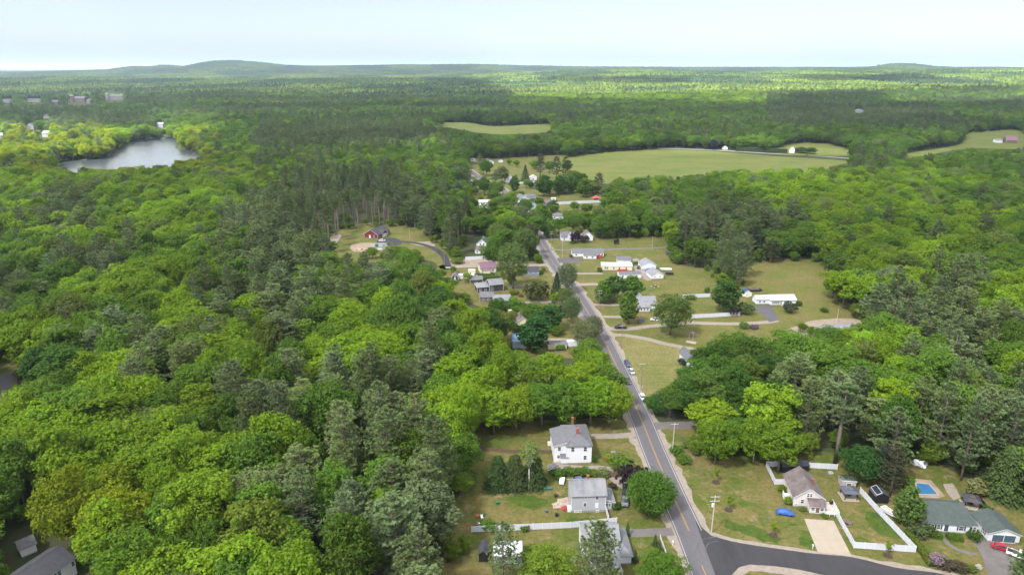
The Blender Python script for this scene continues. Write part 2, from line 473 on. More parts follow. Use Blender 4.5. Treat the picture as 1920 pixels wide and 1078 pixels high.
def spruce(seed, H=11.0, Rr=2.7, n=2600, leaf=0.42, droop=0.25, power=0.8):
    rng = np.random.default_rng(seed)
    f = rng.uniform(0, 1, n) ** 1.35
    a = rng.uniform(0, 6.28, n)
    arms = 1 + 0.17 * np.sin(a * 7 + np.floor(f * 16) * 2.1) + 0.12 * np.sin(f * 16 * 6.28) + 0.16 * np.sin(a * 3 + f * 9 + seed) + 0.10 * np.sin(a * 5 - f * 23)
    r = Rr * (1 - f) ** power * arms * rng.uniform(0.55, 1.03, n) + 0.08
    z = H * (0.03 + 0.97 * f) - droop * r + rng.normal(0, 0.08, n)
    C = np.stack([r * np.cos(a), r * np.sin(a), np.maximum(z, 0.15)], 1)
    d = np.stack([np.cos(a), np.sin(a), np.full(n, -0.15)], 1) + rng.normal(0, 0.25, (n, 3))
    nn = np.stack([np.cos(a) * 0.6, np.sin(a) * 0.6, np.full(n, 0.9)], 1) + rng.normal(0, 0.3, (n, 3))
    nn /= np.linalg.norm(nn, axis=1, keepdims=True)
    s = leaf * rng.uniform(0.7, 1.3, n)
    v, q = quads(C, nn, s * 1.3, s * 0.7, rng, np.cross(d, nn))
    t = rng.normal(1, 0.14, n)
    tr = MB(); tr.tube([(0, 0, -0.3), (0, 0, H * 0.9)], [H * 0.016, 0.02], 6)
    return dict(v=v, f=q, t=np.stack([t, t, t, np.ones(n)], 1), trunk=tr, H=H, R=Rr, leaf=NEEDLE, bark=BARK)

PROTO = {}
for i in range(6):
    PROTO['broad%d' % i] = broadleaf(100 + i, H=[17, 18.5, 16, 19, 15.5, 17.5][i], Rr=[5.9, 5.4, 6.3, 5.6, 5.8, 5.0][i], base=[.22, .26, .2, .28, .2, .25][i], lobes=[34, 28, 38, 30, 36, 26][i], puffs=27, leaves=26, leaf=0.365, wild=1.0)
for i in range(4):
    PROTO['pine%d' % i] = pine(200 + i, H=[24, 26, 22, 25][i], Rr=[5.6, 5.2, 6.0, 5.4][i], base=[.22, .3, .2, .27][i], whorls=[15, 16, 13, 15][i], upper=[.55, .5, .6, .45][i])
PROTO['tallpine0'] = pine(210, H=27, Rr=3.4, base=0.62, whorls=8, per=6, dead=12, upper=0.4)
PROTO['tallpine1'] = pine(211, H=28, Rr=3.1, base=0.66, whorls=8, per=6, dead=10, upper=0.4)
PROTO['spruce0'] = spruce(220, 11, 2.7); PROTO['spruce1'] = spruce(221, 12, 3.4, 3200, droop=0.35, power=0.9)
PROTO['arbor'] = spruce(222, 10, 3.4, 5200, leaf=0.40, droop=0.12, power=0.42)
PROTO['maple'] = broadleaf(130, H=12.5, Rr=6.9, base=0.10, lobes=60, puffs=20, leaves=18, leaf=0.36)
PROTO['elm'] = broadleaf(131, H=24, Rr=8.4, base=0.16, lobes=46, puffs=18, leaves=14, leaf=0.5, open_=0.4)
PROTO['willow'] = broadleaf(132, H=14, Rr=6.2, base=0.12, lobes=46, puffs=20, leaves=16, leaf=0.36, open_=0.3, droop=0.12)
PROTO['oval'] = broadleaf(133, H=16.5, Rr=4.9, base=0.07, lobes=36, puffs=17, leaves=15)
PROTO['birch'] = broadleaf(134, H=14.5, Rr=2.7, base=0.52, lobes=20, puffs=12, leaves=9, leaf=0.34, open_=0.8)
PROTO['birch']['bark'] = BARK_PALE
PROTO['shrub'] = broadleaf(135, H=3.2, Rr=1.8, base=0.02, lobes=14, puffs=12, leaves=10, leaf=0.26)
PROTO['sapling'] = broadleaf(136, H=4.6, Rr=0.95, base=0.3, lobes=9, puffs=9, leaves=8, leaf=0.26)
for k, p in PROTO.items():
    p['crown_me'] = raw_mesh(k + '_crown', p['v'], p['f'], [p['leaf']], tone=p['t'])
    tm = bpy.data.meshes.new(k + '_trunk'); tm.from_pydata(p['trunk'].v, [], p['trunk'].f); tm.materials.append(p['bark'])
    tm.polygons.foreach_set('use_smooth', np.ones(len(tm.polygons), bool)); tm.update()
    p['trunk_me'] = tm
def tree(kind, name, label, cat, x, y, H, Rr, tint, group=None, rot=None, z=0.0):
    p = PROTO[kind]
    t = thing(name, label, cat, (x, y, z), random.uniform(0, 6.28) if rot is None else rot, group)
    t.scale = (Rr / p['R'], Rr / p['R'], H / p['H'])
    c = link('crown', p['crown_me'], t); c['tint'] = [float(q) for q in tint]
    link('trunk', p['trunk_me'], t)
    return t
TINT = {'L': (0.134, 0.220, 0.012), 'Y': (0.185, 0.235, 0.010), 'G': (0.080, 0.148, 0.016), 'D': (0.044, 0.096, 0.014),
        'P': (0.112, 0.152, 0.058), 'O': (0.105, 0.145, 0.026), 'W': (0.125, 0.165, 0.060)}
def vary(t, s=0.10):
    g = random.gauss(1, s)
    return (t[0] * g * random.gauss(1, 0.06), t[1] * g, t[2] * g * random.gauss(1, 0.1))
# ------------------------------------------------------------------ the woods: where trees stand
ROWS = {160: "ggggggggggggLLLLLLgggggg", 200: "ggggggggggggggGGGgPPPPgg", 240: "LLLgLGPPPPgGGGGGGGGGGGGG", 280: "LLLLLLggGGGGGGGGgggggGGG",
        320: "LLLLLLLGGgGGGGGGgLLLLLLG", 360: "LmLLLGPPPPGGGGGGGGLLLLGG", 400: "mmgLLPPPPgPGGGGGPPgLLLLL", 440: "gLgLgGPPPgPGGGGGPPggLLLg",
        480: "gPPLLPPPPgDGGGGGPPPLLLgG", 520: "GGLLLgPPgGDGGGGGGPgPLLPL", 560: "GGLLLPPgLGDDGGGGGGgPPPPL", 600: "LLGLLLPLLLDDGGGGGGGGGPPP",
        640: "LGGGLLLLLgGGLLGGDDGGLPPP", 680: "DGLPGLLLPPGLLLGGDDDDGGGG", 720: "DLLGGPPPPgLLLLGDDDDPPGPP", 760: "LLLLLgPgPPgLLLGDDLLPPGPP",
        800: "LLLLLGPPPPgGGGGGLLLPPDPP", 840: "LLLLLLGPPPgGGGGGGGGPDDPP", 880: "GYYLLLGPPPPGGGGGGGGGPPDG", 920: "GYYLLGGPPPPGGGGGGGGGGDGG",
        960: "GYYLGGGPPPPGGGGGGGGGGGGG", 1000: "GLLLGLLPPPPPGPGGGGGGGGGG", 1040: "GGLLLGGLPPLGGPGGGGGGGGGG"}
# what the photograph shows open (nothing of the wild wood may stand before it)
OPEN = [
 [(898, 818), (940, 804), (1040, 794), (1168, 802), (1190, 800), (1285, 1000), (1302, 1100), (888, 1100), (892, 900)],
 [(1120, 640), (1152, 640), (1180, 690), (1215, 745), (1240, 786), (1306, 788), (1302, 808), (1262, 822), (1292, 872), (1435, 874), (1436, 862), (1565, 866), (1585, 905), (1650, 930), (1715, 965), (1716, 880), (1745, 880), (1800, 905), (1860, 928), (1930, 930), (1930, 1100), (1296, 1100), (1200, 830), (1172, 745), (1160, 715), (1135, 670)],
 [(1030, 452), (1245, 446), (1255, 495), (1325, 510), (1345, 540), (1405, 545), (1402, 492), (1545, 492), (1548, 545), (1585, 592), (1640, 604), (1612, 626), (1545, 628), (1545, 612), (1480, 600), (1430, 625), (1335, 640), (1300, 660), (1285, 700), (1240, 735), (1215, 735), (1180, 690), (1120, 640), (1075, 575), (1000, 450)],
 [(838, 492), (880, 488), (1040, 498), (1115, 592), (1125, 650), (1085, 650), (960, 656), (955, 625), (960, 600), (930, 582), (890, 572), (878, 545), (845, 524)],
 [(615, 458), (640, 436), (690, 427), (775, 428), (800, 450), (832, 470), (840, 498), (815, 492), (790, 470), (770, 463), (742, 452), (700, 456), (690, 470), (640, 470)],
 [(880, 440), (915, 440), (918, 492), (868, 492)],
 [(878, 300), (930, 299), (1060, 290), (1062, 325), (1010, 345), (1012, 362), (1140, 368), (1140, 386), (1060, 402), (1060, 416), (1030, 414), (1000, 390), (940, 380), (890, 392), (884, 330)],
 [(1055, 318), (1062, 296), (1120, 288), (1270, 277), (1460, 289), (1600, 297), (1580, 305), (1545, 313), (1330, 319), (1290, 327), (1100, 333), (1075, 333)],
 [(60, 312), (130, 303), (195, 298), (234, 270), (288, 262), (335, 261), (318, 281), (372, 286), (382, 291), (300, 307), (250, 311), (150, 313)],
 [(795, 232), (870, 231), (926, 238), (1032, 234), (1030, 247), (930, 253), (855, 241)],
 [(1682, 290), (1800, 271), (1812, 250), (1905, 244), (1925, 256), (1925, 277), (1820, 277), (1700, 295)],
 [(1440, 284), (1478, 272), (1500, 268), (1560, 272), (1600, 286), (1580, 292), (1500, 290)],
 [(-20, 665), (26, 680), (26, 716), (-20, 800)],
 [(24, 1050), (70, 1022), (112, 1006), (172, 1056), (168, 1112), (100, 1112), (24, 1112)],
 [(36, 1000), (74, 1010), (76, 1040), (50, 1045)],
 [(1284, 648), (1312, 650), (1306, 692), (1286, 694)],
 [(126, 182), (172, 182), (172, 196), (126, 196)], [(194, 175), (232, 175), (232, 190), (194, 190)],
 [(895, 370), (918, 370), (918, 394), (895, 394)],
]
def tile(px, py):
    ry = np.clip(((np.asarray(py) - 160) // 40).astype(int), 0, 22); cx = np.clip((np.asarray(px) // 80).astype(int), 0, 23)
    rows = np.array([list(ROWS[160 + 40 * k]) for k in range(23)])
    return rows[ry, cx]
HAND = []       # ground spots already taken by single trees: (x, y, radius)
def wood_points():
    rng = np.random.default_rng(21)
    out = []
    bands = [(112, 420, 11.2), (420, 1000, 11.3), (1000, 1700, 12.0), (1700, 2700, 13.5)]
    for y0, y1, s in bands:
        ny = int((y1 - y0) / (s * 0.87))
        for j in range(ny):
            y = y0 + j * s * 0.87
            w = 0.86 * y + 25
            nx = int(2 * w / s)
            xs = -w + (np.arange(nx) + 0.5 * (j % 2)) * s + rng.normal(0, s * 0.22, nx)
            ys = y + rng.normal(0, s * 0.22, nx)
            out.append(np.stack([xs, ys, np.full(nx, s / 11.2)], 1))
    P = np.vstack(out)
    X, Y, S = P.T
    Zg = hfun(X, Y)
    px, py = PX(X + rng.normal(0, 5, len(X)), Y + rng.normal(0, 7, len(X)), Zg + 13)
    code = tile(px, py)
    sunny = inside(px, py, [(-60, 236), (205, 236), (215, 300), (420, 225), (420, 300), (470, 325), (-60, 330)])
    code = np.where(sunny & (code == 'L'), 'Y', code)  # sunlit river bank: the sunshine is painted in as a yellower leaf tint
    u = rng.random(len(X))
    con = np.select([code == 'P', code == 'm', code == 'g', code == 'G', code == 'D', code == 'L'], [0.90, 0.34, 0.26, 0.08, 0.05, 0.03], 0.03)
    con = u < con * np.where(code == 'P', 1.0, np.clip(1 + 1.5 * np.where(Y < 900, wavy(X, Y, 230.0), 1.3 * wavy(X, Y, 520.0)), 0.12, 2.4))
    con |= inside(px, py, [(535, 330), (745, 325), (750, 400), (740, 440), (560, 450), (540, 400)]) & (rng.random(len(X)) < .92)
    stand = con & inside(px, py, [(535, 330), (745, 325), (750, 400), (740, 440), (560, 450), (540, 400)])
    stand |= con & inside(px, py, [(828, 400), (880, 395), (885, 470), (828, 480)])
    H = np.where(con, rng.normal(23.5, 3.0, len(X)), rng.normal(18.8, 2.9, len(X)))
    H = np.where(stand, rng.normal(27, 1.5, len(X)), H)
    nearf = 1 + 0.10 * (S - 1)
    Rr = np.where(con, rng.normal(6.6, 0.9, len(X)), rng.normal(7.2, 1.2, len(X))) * S ** 0.9
    Rr = np.where(stand, rng.normal(3.2, .3, len(X)), Rr)
    H *= nearf
    ok = np.ones(len(X), bool)
    for poly in OPEN:
        for (dx, dz) in ((0, 0.0), (0, 0.55), (0, 0.99), (-0.75, 0.55), (0.75, 0.55), (-0.5, 0.85), (0.5, 0.85), (-0.7, 0.3), (0.7, 0.3)):
            a, b = PX(X + dx * Rr, Y, Zg + dz * H)
            ok &= ~inside(a, b, poly)
    for hx, hy, hr in HAND:
        ok &= np.hypot(X - hx, Y - hy) > hr
    # seen at all? (inside the frame with a margin)
    a, b = PX(X, Y, Zg + H)
    ok &= (a > -190) & (a < 2110) & (b < 1180)
    i = np.where(ok)[0]
    return dict(X=X[i], Y=Y[i], Z=Zg[i], H=H[i], R=Rr[i], con=con[i], stand=stand[i], code=code[i], S=S[i])
def wood_tints(W):
    rng = np.random.default_rng(5)
    n = len(W['X'])
    c = W['code']
    base = np.array([TINT.get({'m': 'L', 'g': 'G'}.get(k, k), TINT['G']) for k in c])
    base[(c == 'P')] = TINT['G']
    u = rng.random(n)
    # neighbours of other kinds mixed into the broadleaf wood
    sw = (u < 0.16) & ~W['con']; base[sw] = np.array(TINT['G'])
    sw = (u > 0.16) & (u < 0.25) & ~W['con']; base[sw] = np.array(TINT['L'])
    sw = (u > 0.25) & (u < 0.31) & ~W['con']; base[sw] = np.array(TINT['O'])
    sw = (u > 0.31) & (u < 0.34) & ~W['con']; base[sw] = np.array(TINT['W'])
    base[W['con']] = TINT['P']
    g = rng.normal(1, 0.13, n)[:, None] * (1 + 0.16 * wavy(W['X'], W['Y'], 90.0) + np.where(W['Y'] > 900, 0.36, 0.2) * wavy(W['Y'], W['X'], 420.0))[:, None]
    t = base * g * np.stack([rng.normal(1, 0.03, n), np.ones(n), rng.normal(1, 0.12, n)], 1)
    return np.clip(t, 0.008, 0.4)

def undergrowth():
    """young trees and brush that fill the wood below the crowns"""
    rng = np.random.default_rng(91); out = []
    y = 112.0
    while y < 760:
        s = 6.2 if y < 420 else 8.5
        w = 0.86 * y + 25; nx = int(2 * w / s)
        out.append(np.stack([-w + np.arange(nx) * s + rng.normal(0, 2.0, nx), y + rng.normal(0, 2.0, nx)], 1)); y += s
    P = np.vstack(out); n = len(P); H = rng.uniform(3.0, 8.5, n); Rr = H * rng.uniform(.36, .5, n)
    ok = np.ones(n, bool)
    for poly in OPEN:
        for dx, dz in ((0, 0.0), (0, .5), (0, 1.0), (-.8, .5), (.8, .5), (-.8, .1), (.8, .1)):
            a, b = PX(P[:, 0] + dx * Rr, P[:, 1], dz * H); ok &= ~inside(a, b, poly)
    edge = np.zeros(n, bool)
    for poly in OPEN:
        for ex, ey in ((0, -13), (-11, 0), (11, 0), (-8, -9), (8, -9), (0, 9)):
            a, b = PX(P[:, 0] + ex, P[:, 1] + ey, 0 * H); edge |= inside(a, b, poly)
    ok &= edge | (rng.random(n) < 0.18)
    for hx, hy, hr in HAND: ok &= np.hypot(P[:, 0] - hx, P[:, 1] - hy) > min(hr, 4.5)
    a, b = PX(P[:, 0], P[:, 1], H); ok &= (a > -190) & (a < 2110) & (b < 1180)
    P, H, Rr = P[ok], H[ok], Rr[ok]; n = len(P)
    kinds = ['broad1', 'broad4', 'shrub', 'oval']; idx = rng.integers(0, 4, n)
    sc = np.stack([Rr / np.array([PROTO[k]['R'] for k in kinds])[idx]] * 2 + [H / np.array([PROTO[k]['H'] for k in kinds])[idx]], 1)
    u = rng.random(n)[:, None]
    t = (np.array(TINT['G']) * (1 - u) + np.array((.115, .17, .018)) * u) * rng.normal(1, .14, (n, 1))
    scatter('undergrowth', 'leafy undergrowth along the wood edges', np.c_[P, np.zeros(n)], idx, sc, rng.uniform(0, 6.28, n), t, [whole(k) for k in kinds], 'undergrowth')
# ------------------------------------------------------------------ ground covers, roads, water
GRASS = grass_mat('grass_yard', (0.052, 0.074, 0.012), (0.108, 0.090, 0.034), (0.160, 0.118, 0.068), 0.10, 0.38, 0.58, 0.55, 0.67)
GRASS_G = grass_mat('grass_green', (0.058, 0.082, 0.014), (0.104, 0.092, 0.032), (0.145, 0.106, 0.058), 0.075, 0.38, 0.58, 0.55, 0.67)
DRYF = grass_mat('grass_dry', (0.074, 0.088, 0.018), (0.118, 0.098, 0.038), (0.115, 0.078, 0.040), 0.055, 0.40, 0.60, 0.56, 0.68)
FIELD = grass_mat('grass_field', (0.060, 0.098, 0.018), (0.112, 0.116, 0.034), (0.140, 0.112, 0.050), 0.024, 0.38, 0.60, 0.56, 0.68, weeds=0.2, streak=(0.012, 0.16, 0.25))
HAY = grass_mat('grass_mown', (0.082, 0.096, 0.022), (0.145, 0.125, 0.056), (0.19, 0.15, 0.09), 0.06, 0.40, 0.60, streak=(0.05, 0.9, -0.6))
GRAVEL = mat('gravel', (0.180, 0.152, 0.126), 0.95, 0.22, 0.8, bump=0.4)
DIRT = mat('dirt', (0.185, 0.145, 0.110), 0.95, 0.25, 0.35, bump=0.4)
CONCRETE = mat('concrete', (0.235, 0.20, 0.158), 0.85, 0.08, 0.5)
PAVE_OLD = mat('asphalt_drive', (0.098, 0.088, 0.086), 0.9, 0.2, 0.5)
def road_mat(name, base, dark, crack, patch=0.05):
    m, N, L = nmat(name)
    out = N.new('ShaderNodeOutputMaterial'); b = N.new('ShaderNodeBsdfPrincipled')
    b.inputs['Roughness'].default_value = 0.85; b.inputs['Specular IOR Level'].default_value = 0.25
    L.new(b.outputs[0], out.inputs['Surface'])
    tc = N.new('ShaderNodeTexCoord'); v = tc.outputs['Object']
    mp = N.new('ShaderNodeMapping'); mp.inputs['Scale'].default_value = (1, 0.12, 1); mp.inputs['Rotation'].default_value = (0, 0, 0.03)
    L.new(v, mp.inputs['Vector'])
    f1, _ = noise_out(N, L, mp.outputs[0], 0.35, 6, 0.7, 0.3, 0.7)
    f2, _ = noise_out(N, L, v, patch, 4, 0.6, 0.45, 0.6)
    f3, _ = noise_out(N, L, v, 3.0, 4, 0.7, 0.3, 0.7)
    c = mix2(N, L, f1, rgb(N, dark), rgb(N, base))
    c = mix2(N, L, f2, c, rgb(N, tuple(q * 0.9 for q in base)))
    dk = N.new('ShaderNodeMix'); dk.data_type = 'RGBA'; dk.blend_type = 'MULTIPLY'; dk.inputs[0].default_value = 1.0
    rp = ramp(N, [(0, (0.86,) * 3), (1, (1.14,) * 3)]); L.new(f3, rp.inputs[0])
    L.new(c, dk.inputs[6]); L.new(rp.outputs[0], dk.inputs[7])
    vo = N.new('ShaderNodeTexVoronoi'); vo.feature = 'DISTANCE_TO_EDGE'; vo.inputs['Scale'].default_value = 0.13; vo.inputs['Randomness'].default_value = 1.0
    L.new(v, vo.inputs['Vector'])
    mr = N.new('ShaderNodeMapRange'); mr.inputs[1].default_value = 0.0; mr.inputs[2].default_value = 0.012; mr.inputs[3].default_value = crack; mr.inputs[4].default_value = 0.0
    L.new(vo.outputs['Distance'], mr.inputs[0])
    L.new(mix2(N, L, mr.outputs[0], dk.outputs[2], rgb(N, tuple(q * 0.45 for q in base))), b.inputs['Base Color'])
    return m
ASPHALT = road_mat('asphalt_worn', (0.088, 0.084, 0.093), (0.072, 0.069, 0.077), 0.5)
ASPHALT_NEW = road_mat('asphalt_new', (0.034, 0.033, 0.038), (0.020, 0.020, 0.023), 0.0, 0.12)
PAVE_DK = mat('asphalt_driveway', (0.060, 0.056, 0.066), 0.9, 0.2, 0.4)
PAINT_W = mat('road_paint_white', (0.27, 0.27, 0.28), 0.7, 0.14, 1.5)
PAINT_Y = mat('road_paint_yellow', (0.27, 0.155, 0.035), 0.7, 0.16, 1.5)
WATER = mat('river_water', (0.030, 0.036, 0.042), 0.22, 0.1, 0.02, spec=1.0)
_n = WATER.node_tree
_b = [q for q in _n.nodes if q.type == 'BSDF_PRINCIPLED'][0]
_tc = _n.nodes.new('ShaderNodeTexCoord'); _wv = _n.nodes.new('ShaderNodeTexNoise'); _wv.inputs['Scale'].default_value = 0.25
_bp = _n.nodes.new('ShaderNodeBump'); _bp.inputs['Strength'].default_value = 0.12; _bp.inputs['Distance'].default_value = 0.3
_n.links.new(_tc.outputs['Object'], _wv.inputs['Vector']); _n.links.new(_wv.outputs['Fac'], _bp.inputs['Height']); _n.links.new(_bp.outputs[0], _b.inputs['Normal'])

def sheet(name, poly, z, m, step=3.0, rough=0.35, label=None, smooth=True):
    W = [G(*p) for p in poly]
    far = min(math.hypot(*w) for w in W) > 600
    if smooth: pts = cat_rom(W, step if not far else step * 5, True)
    else:
        pts = []
        for i in range(len(W)):
            a, b = np.array(W[i]), np.array(W[(i + 1) % len(W)]); k = max(1, int(np.linalg.norm(b - a) / step))
            pts += [a + (b - a) * j / k for j in range(k)]
    rng = np.random.default_rng(len(name) + len(poly) * 7 + abs(int(poly[0][0])))
    P = np.array(pts) + rng.normal(0, rough, (len(pts), 2))
    zz = hfun(P[:, 0], P[:, 1]) + z
    bm = bmesh.new()
    f = bm.faces.new([bm.verts.new((p[0], p[1], q)) for p, q in zip(P, zz)])
    bmesh.ops.triangulate(bm, faces=[f], ngon_method='EAR_CLIP')
    bm.normal_update()
    if sum(f.normal.z * f.calc_area() for f in bm.faces) < 0:
        for f in bm.faces: f.normal_flip()
    me = bpy.data.meshes.new(name); bm.to_mesh(me); bm.free()
    me.materials.append(m)
    return tag(link(name, me), label, kind='structure')
def strip(name, pts, half, z, m, off=0.0, step=2.5, rough=0.0, world=False, kind='structure', half2=None):
    W = pts if world else [G(*p) for p in pts]
    C = np.array(cat_rom(W, step)); rng = np.random.default_rng(int(abs(C[0][0]) * 10) + len(C))
    T = np.gradient(C, axis=0); T /= np.linalg.norm(T, axis=1, keepdims=True)
    Nn = np.stack([-T[:, 1], T[:, 0]], 1)
    hl = half + rng.normal(0, rough, len(C)) if rough else half
    hr = (half if half2 is None else half2) + (rng.normal(0, rough, len(C)) if rough else 0)
    A = C + Nn * (off + hl)[:, None] if rough else C + Nn * (off + half)
    B = C + Nn * (off - hr)[:, None] if rough else C + Nn * (off - (half if half2 is None else half2))
    n = len(C)
    zz = lambda Q: np.c_[Q, hfun(Q[:, 0], Q[:, 1]) + z]
    V = np.vstack([zz(A), zz(B)])
    F = np.array([(i, i + n, i + 1 + n, i + 1) for i in range(n - 1)])
    return tag(link(name, raw_mesh(name, V, F, [m])), kind=kind)
ROAD = [(1352, 1140), (1330, 1090), (1292, 995), (1262, 929), (1228, 850), (1197, 774), (1146, 665), (1129, 632), (1108, 595), (1072, 538), (1036, 491), (1012, 449), (985, 405), (944, 357), (911, 339), (893, 329), (878, 318)]
# lawns and open ground
sheet('lawn', [(872, 796), (1040, 788), (1178, 790), (1215, 860), (1262, 980), (1310, 1110), (1000, 1120), (836, 1120), (850, 960), (872, 880)], 0.012, GRASS)
sheet('lawn', [(1238, 800), (1310, 800), (1330, 862), (1430, 846), (1570, 850), (1640, 880), (1720, 850), (1780, 880), (1850, 905), (1960, 900), (1960, 1130), (1340, 1130), (1290, 960), (1240, 850)], 0.012, GRASS)
sheet('lawn', [(1030, 455), (1030, 440), (1260, 436), (1270, 490), (1330, 505), (1400, 520), (1400, 490), (1560, 485), (1570, 560), (1650, 600), (1560, 660), (1300, 665), (1270, 720), (1225, 760), (1195, 740), (1150, 660), (1072, 535)], 0.012, GRASS_G)
sheet('mown_field', [(1166, 634), (1215, 636), (1262, 646), (1295, 660), (1290, 700), (1250, 728), (1222, 752), (1200, 735), (1180, 690)], 0.018, HAY)
sheet('dry_field', [(1398, 500), (1470, 488), (1556, 494), (1570, 545), (1630, 600), (1600, 612), (1520, 606), (1480, 588), (1500, 565), (1420, 545)], 0.018, DRYF)
sheet('lawn', [(835, 496), (1040, 494), (1066, 540), (1110, 600), (1140, 660), (1030, 672), (940, 665), (940, 600), (870, 560), (838, 532)], 0.012, GRASS)
sheet('lawn', [(606, 462), (640, 430), (700, 418), (800, 424), (840, 462), (846, 500), (830, 505), (800, 488), (700, 492), (630, 486)], 0.012, GRASS_G)
sheet('lawn', [(862, 300), (1060, 290), (1075, 345), (1160, 366), (1140, 425), (1000, 432), (900, 420), (870, 350)], 0.012, GRASS_G)
sheet('hay_field', [(1035, 340), (1050, 296), (1120, 287), (1268, 281), (1450, 293), (1604, 304), (1580, 318), (1500, 330), (1250, 342), (1100, 345)], 0.02, FIELD)
sheet('far_field', [(790, 232), (870, 230), (926, 238), (1036, 233), (1034, 248), (930, 254), (855, 243)], 1.2, FIELD)
sheet('far_field', [(1670, 294), (1798, 272), (1808, 252), (1850, 246), (1960, 242), (1960, 280), (1820, 280), (1700, 298)], 0.6, FIELD)
sheet('far_field', [(1440, 284), (1478, 271), (1500, 267), (1560, 271), (1606, 288), (1580, 294), (1500, 292)], 0.5, FIELD)
sheet('side_lawn', [(-60, 650), (22, 668), (30, 720), (-60, 860)], 0.012, GRASS)
sheet('garden_soil', [(1470, 625), (1530, 600), (1600, 598), (1650, 612), (1610, 634), (1540, 640)], 0.02, DIRT)
sheet('garden_soil', [(840, 486), (915, 484), (960, 492), (955, 500), (845, 500)], 0.02, DIRT)
# the main road with its sandy shoulders, edge lines and yellow centre line
strip('road_shoulder', ROAD, 5.6, 0.028, GRAVEL, rough=0.45)
strip('road', ROAD, 3.75, 0.05, ASPHALT)
strip('edge_line', ROAD, 0.075, 0.062, PAINT_W, off=3.3)
strip('edge_line', ROAD[2:], 0.075, 0.062, PAINT_W, off=-3.3)
CL = ROAD[2:]
strip('centre_line', CL, 0.06, 0.062, PAINT_Y, off=0.14); strip('centre_line', CL, 0.06, 0.062, PAINT_Y, off=-0.14)
strip('centre_line', [(1340, 1120), (1322, 1074), (1316, 1060)], 0.1, 0.062, PAINT_Y)
# the newly paved side road
sheet('side_road', [(1304, 976), (1318, 990), (1334, 1004), (1370, 1014), (1442, 1026), (1532, 1038), (1597, 1044), (1680, 1064), (1790, 1083), (1830, 1150), (1700, 1120), (1523, 1073), (1440, 1060), (1405, 1058), (1386, 1063), (1372, 1078), (1362, 1130), (1350, 1100)], 0.056, ASPHALT_NEW, 2.5, 0.03)
sheet('road_shoulder', [(1308, 974), (1330, 995), (1372, 1008), (1442, 1020), (1532, 1032), (1600, 1040), (1680, 1056), (1800, 1078), (1840, 1160), (1700, 1140), (1520, 1086), (1430, 1072), (1405, 1070), (1392, 1078), (1385, 1140), (1340, 1120)], 0.04, GRAVEL, 2.5, 0.25)
# driveways and yards
def drive(pts, half, m=GRAVEL, z=0.034, rough=0.12, name='driveway'): return strip(name, pts, half, z, m, rough=rough)
drive([(1108, 818), (1140, 818), (1172, 816), (1192, 815)], 1.6, GRAVEL)
drive([(1040, 876), (1080, 879), (1120, 880), (1150, 882)], 2.0, GRAVEL)
drive([(1160, 996), (1195, 999), (1225, 997), (1262, 996)], 1.7, PAVE_OLD)
drive([(1310, 796), (1280, 797), (1250, 797), (1222, 800)], 2.5, PAVE_OLD)
sheet('driveway', [(1140, 893), (1170, 896), (1182, 915), (1176, 925), (1160, 914), (1148, 906)], 0.034, GRAVEL)
sheet('driveway', [(1507.6, 972), (1563, 976), (1597, 1042.5), (1533, 1034.5)], 0.06, CONCRETE, 2.0, 0.0, smooth=False)
sheet('driveway', [(1826, 1012), (1832, 1004), (1850, 1015), (1880, 1019), (1910, 1030), (1900, 1050), (1915, 1085), (1860, 1090), (1842, 1044)], 0.034, PAVE_OLD, 2.0, 0.1)
strip('garden_path', [(1770, 1008), (1778, 1020), (1795, 1030), (1815, 1036), (1834, 1039)], 0.6, 0.036, PAVE_OLD)
drive([(1148, 628), (1175, 629), (1215, 636), (1250, 645), (1285, 652), (1300, 654)], 1.7, GRAVEL)
drive([(1142, 616), (1175, 617), (1215, 612), (1290, 606), (1370, 607), (1440, 604), (1455, 600)], 1.9, GRAVEL)
sheet('driveway', [(1408, 574), (1444, 572), (1462, 600), (1442, 604), (1430, 590)], 0.036, PAVE_DK, 2.0, 0.1, smooth=False)
drive([(1104, 593), (1140, 594), (1180, 594)], 1.6, GRAVEL)
drive([(1108, 571), (1140, 572), (1180, 571)], 1.4, GRAVEL)
drive([(1078, 534), (1105, 533), (1135, 533)], 2.2, GRAVEL)
drive([(1075, 513), (1100, 513), (1130, 513)], 1.6, GRAVEL)
sheet('driveway', [(1185, 500), (1205, 500), (1225, 510), (1222, 525), (1205, 522)], 0.03, GRAVEL, 2.0, 0.2)
sheet('driveway', [(1044, 484), (1085, 483), (1092, 489), (1080, 492), (1048, 493)], 0.036, PAVE_DK, 2.0, 0.1, smooth=False)
drive([(1028, 468), (1080, 469), (1140, 468), (1200, 466), (1252, 464)], 1.6, PAVE_OLD)
drive([(1020, 448), (1045, 449), (1060, 449)], 3.0, PAVE_OLD)
drive([(835, 501), (880, 499), (940, 497), (1000, 497), (1034, 496)], 3.0, GRAVEL)
drive([(868, 512), (892, 510)], 2.2, PAVE_OLD)
drive([(950, 540), (985, 534), (1010, 533)], 1.6, PAVE_OLD)
drive([(965, 567), (990, 567), (1030, 566), (1075, 566)], 1.8, GRAVEL)
drive([(1020, 637), (1060, 638), (1100, 640)], 2.4, DIRT)
drive([(840, 500), (832, 480), (815, 467), (790, 458), (755, 453), (735, 453)], 2.1, ASPHALT_NEW, rough=0.05)
sheet('driveway', [(708, 450), (735, 446), (752, 452), (748, 460), (712, 459)], 0.05, ASPHALT_NEW, 2.0, 0.1)
sheet('sand_patch', [(770, 456), (812, 453), (814, 462), (800, 463)], 0.03, GRAVEL, 2.0, 0.2)
sheet('sand_patch', [(612, 458), (622, 444), (640, 440), (634, 452), (628, 464)], 0.03, GRAVEL, 2.0, 0.2)
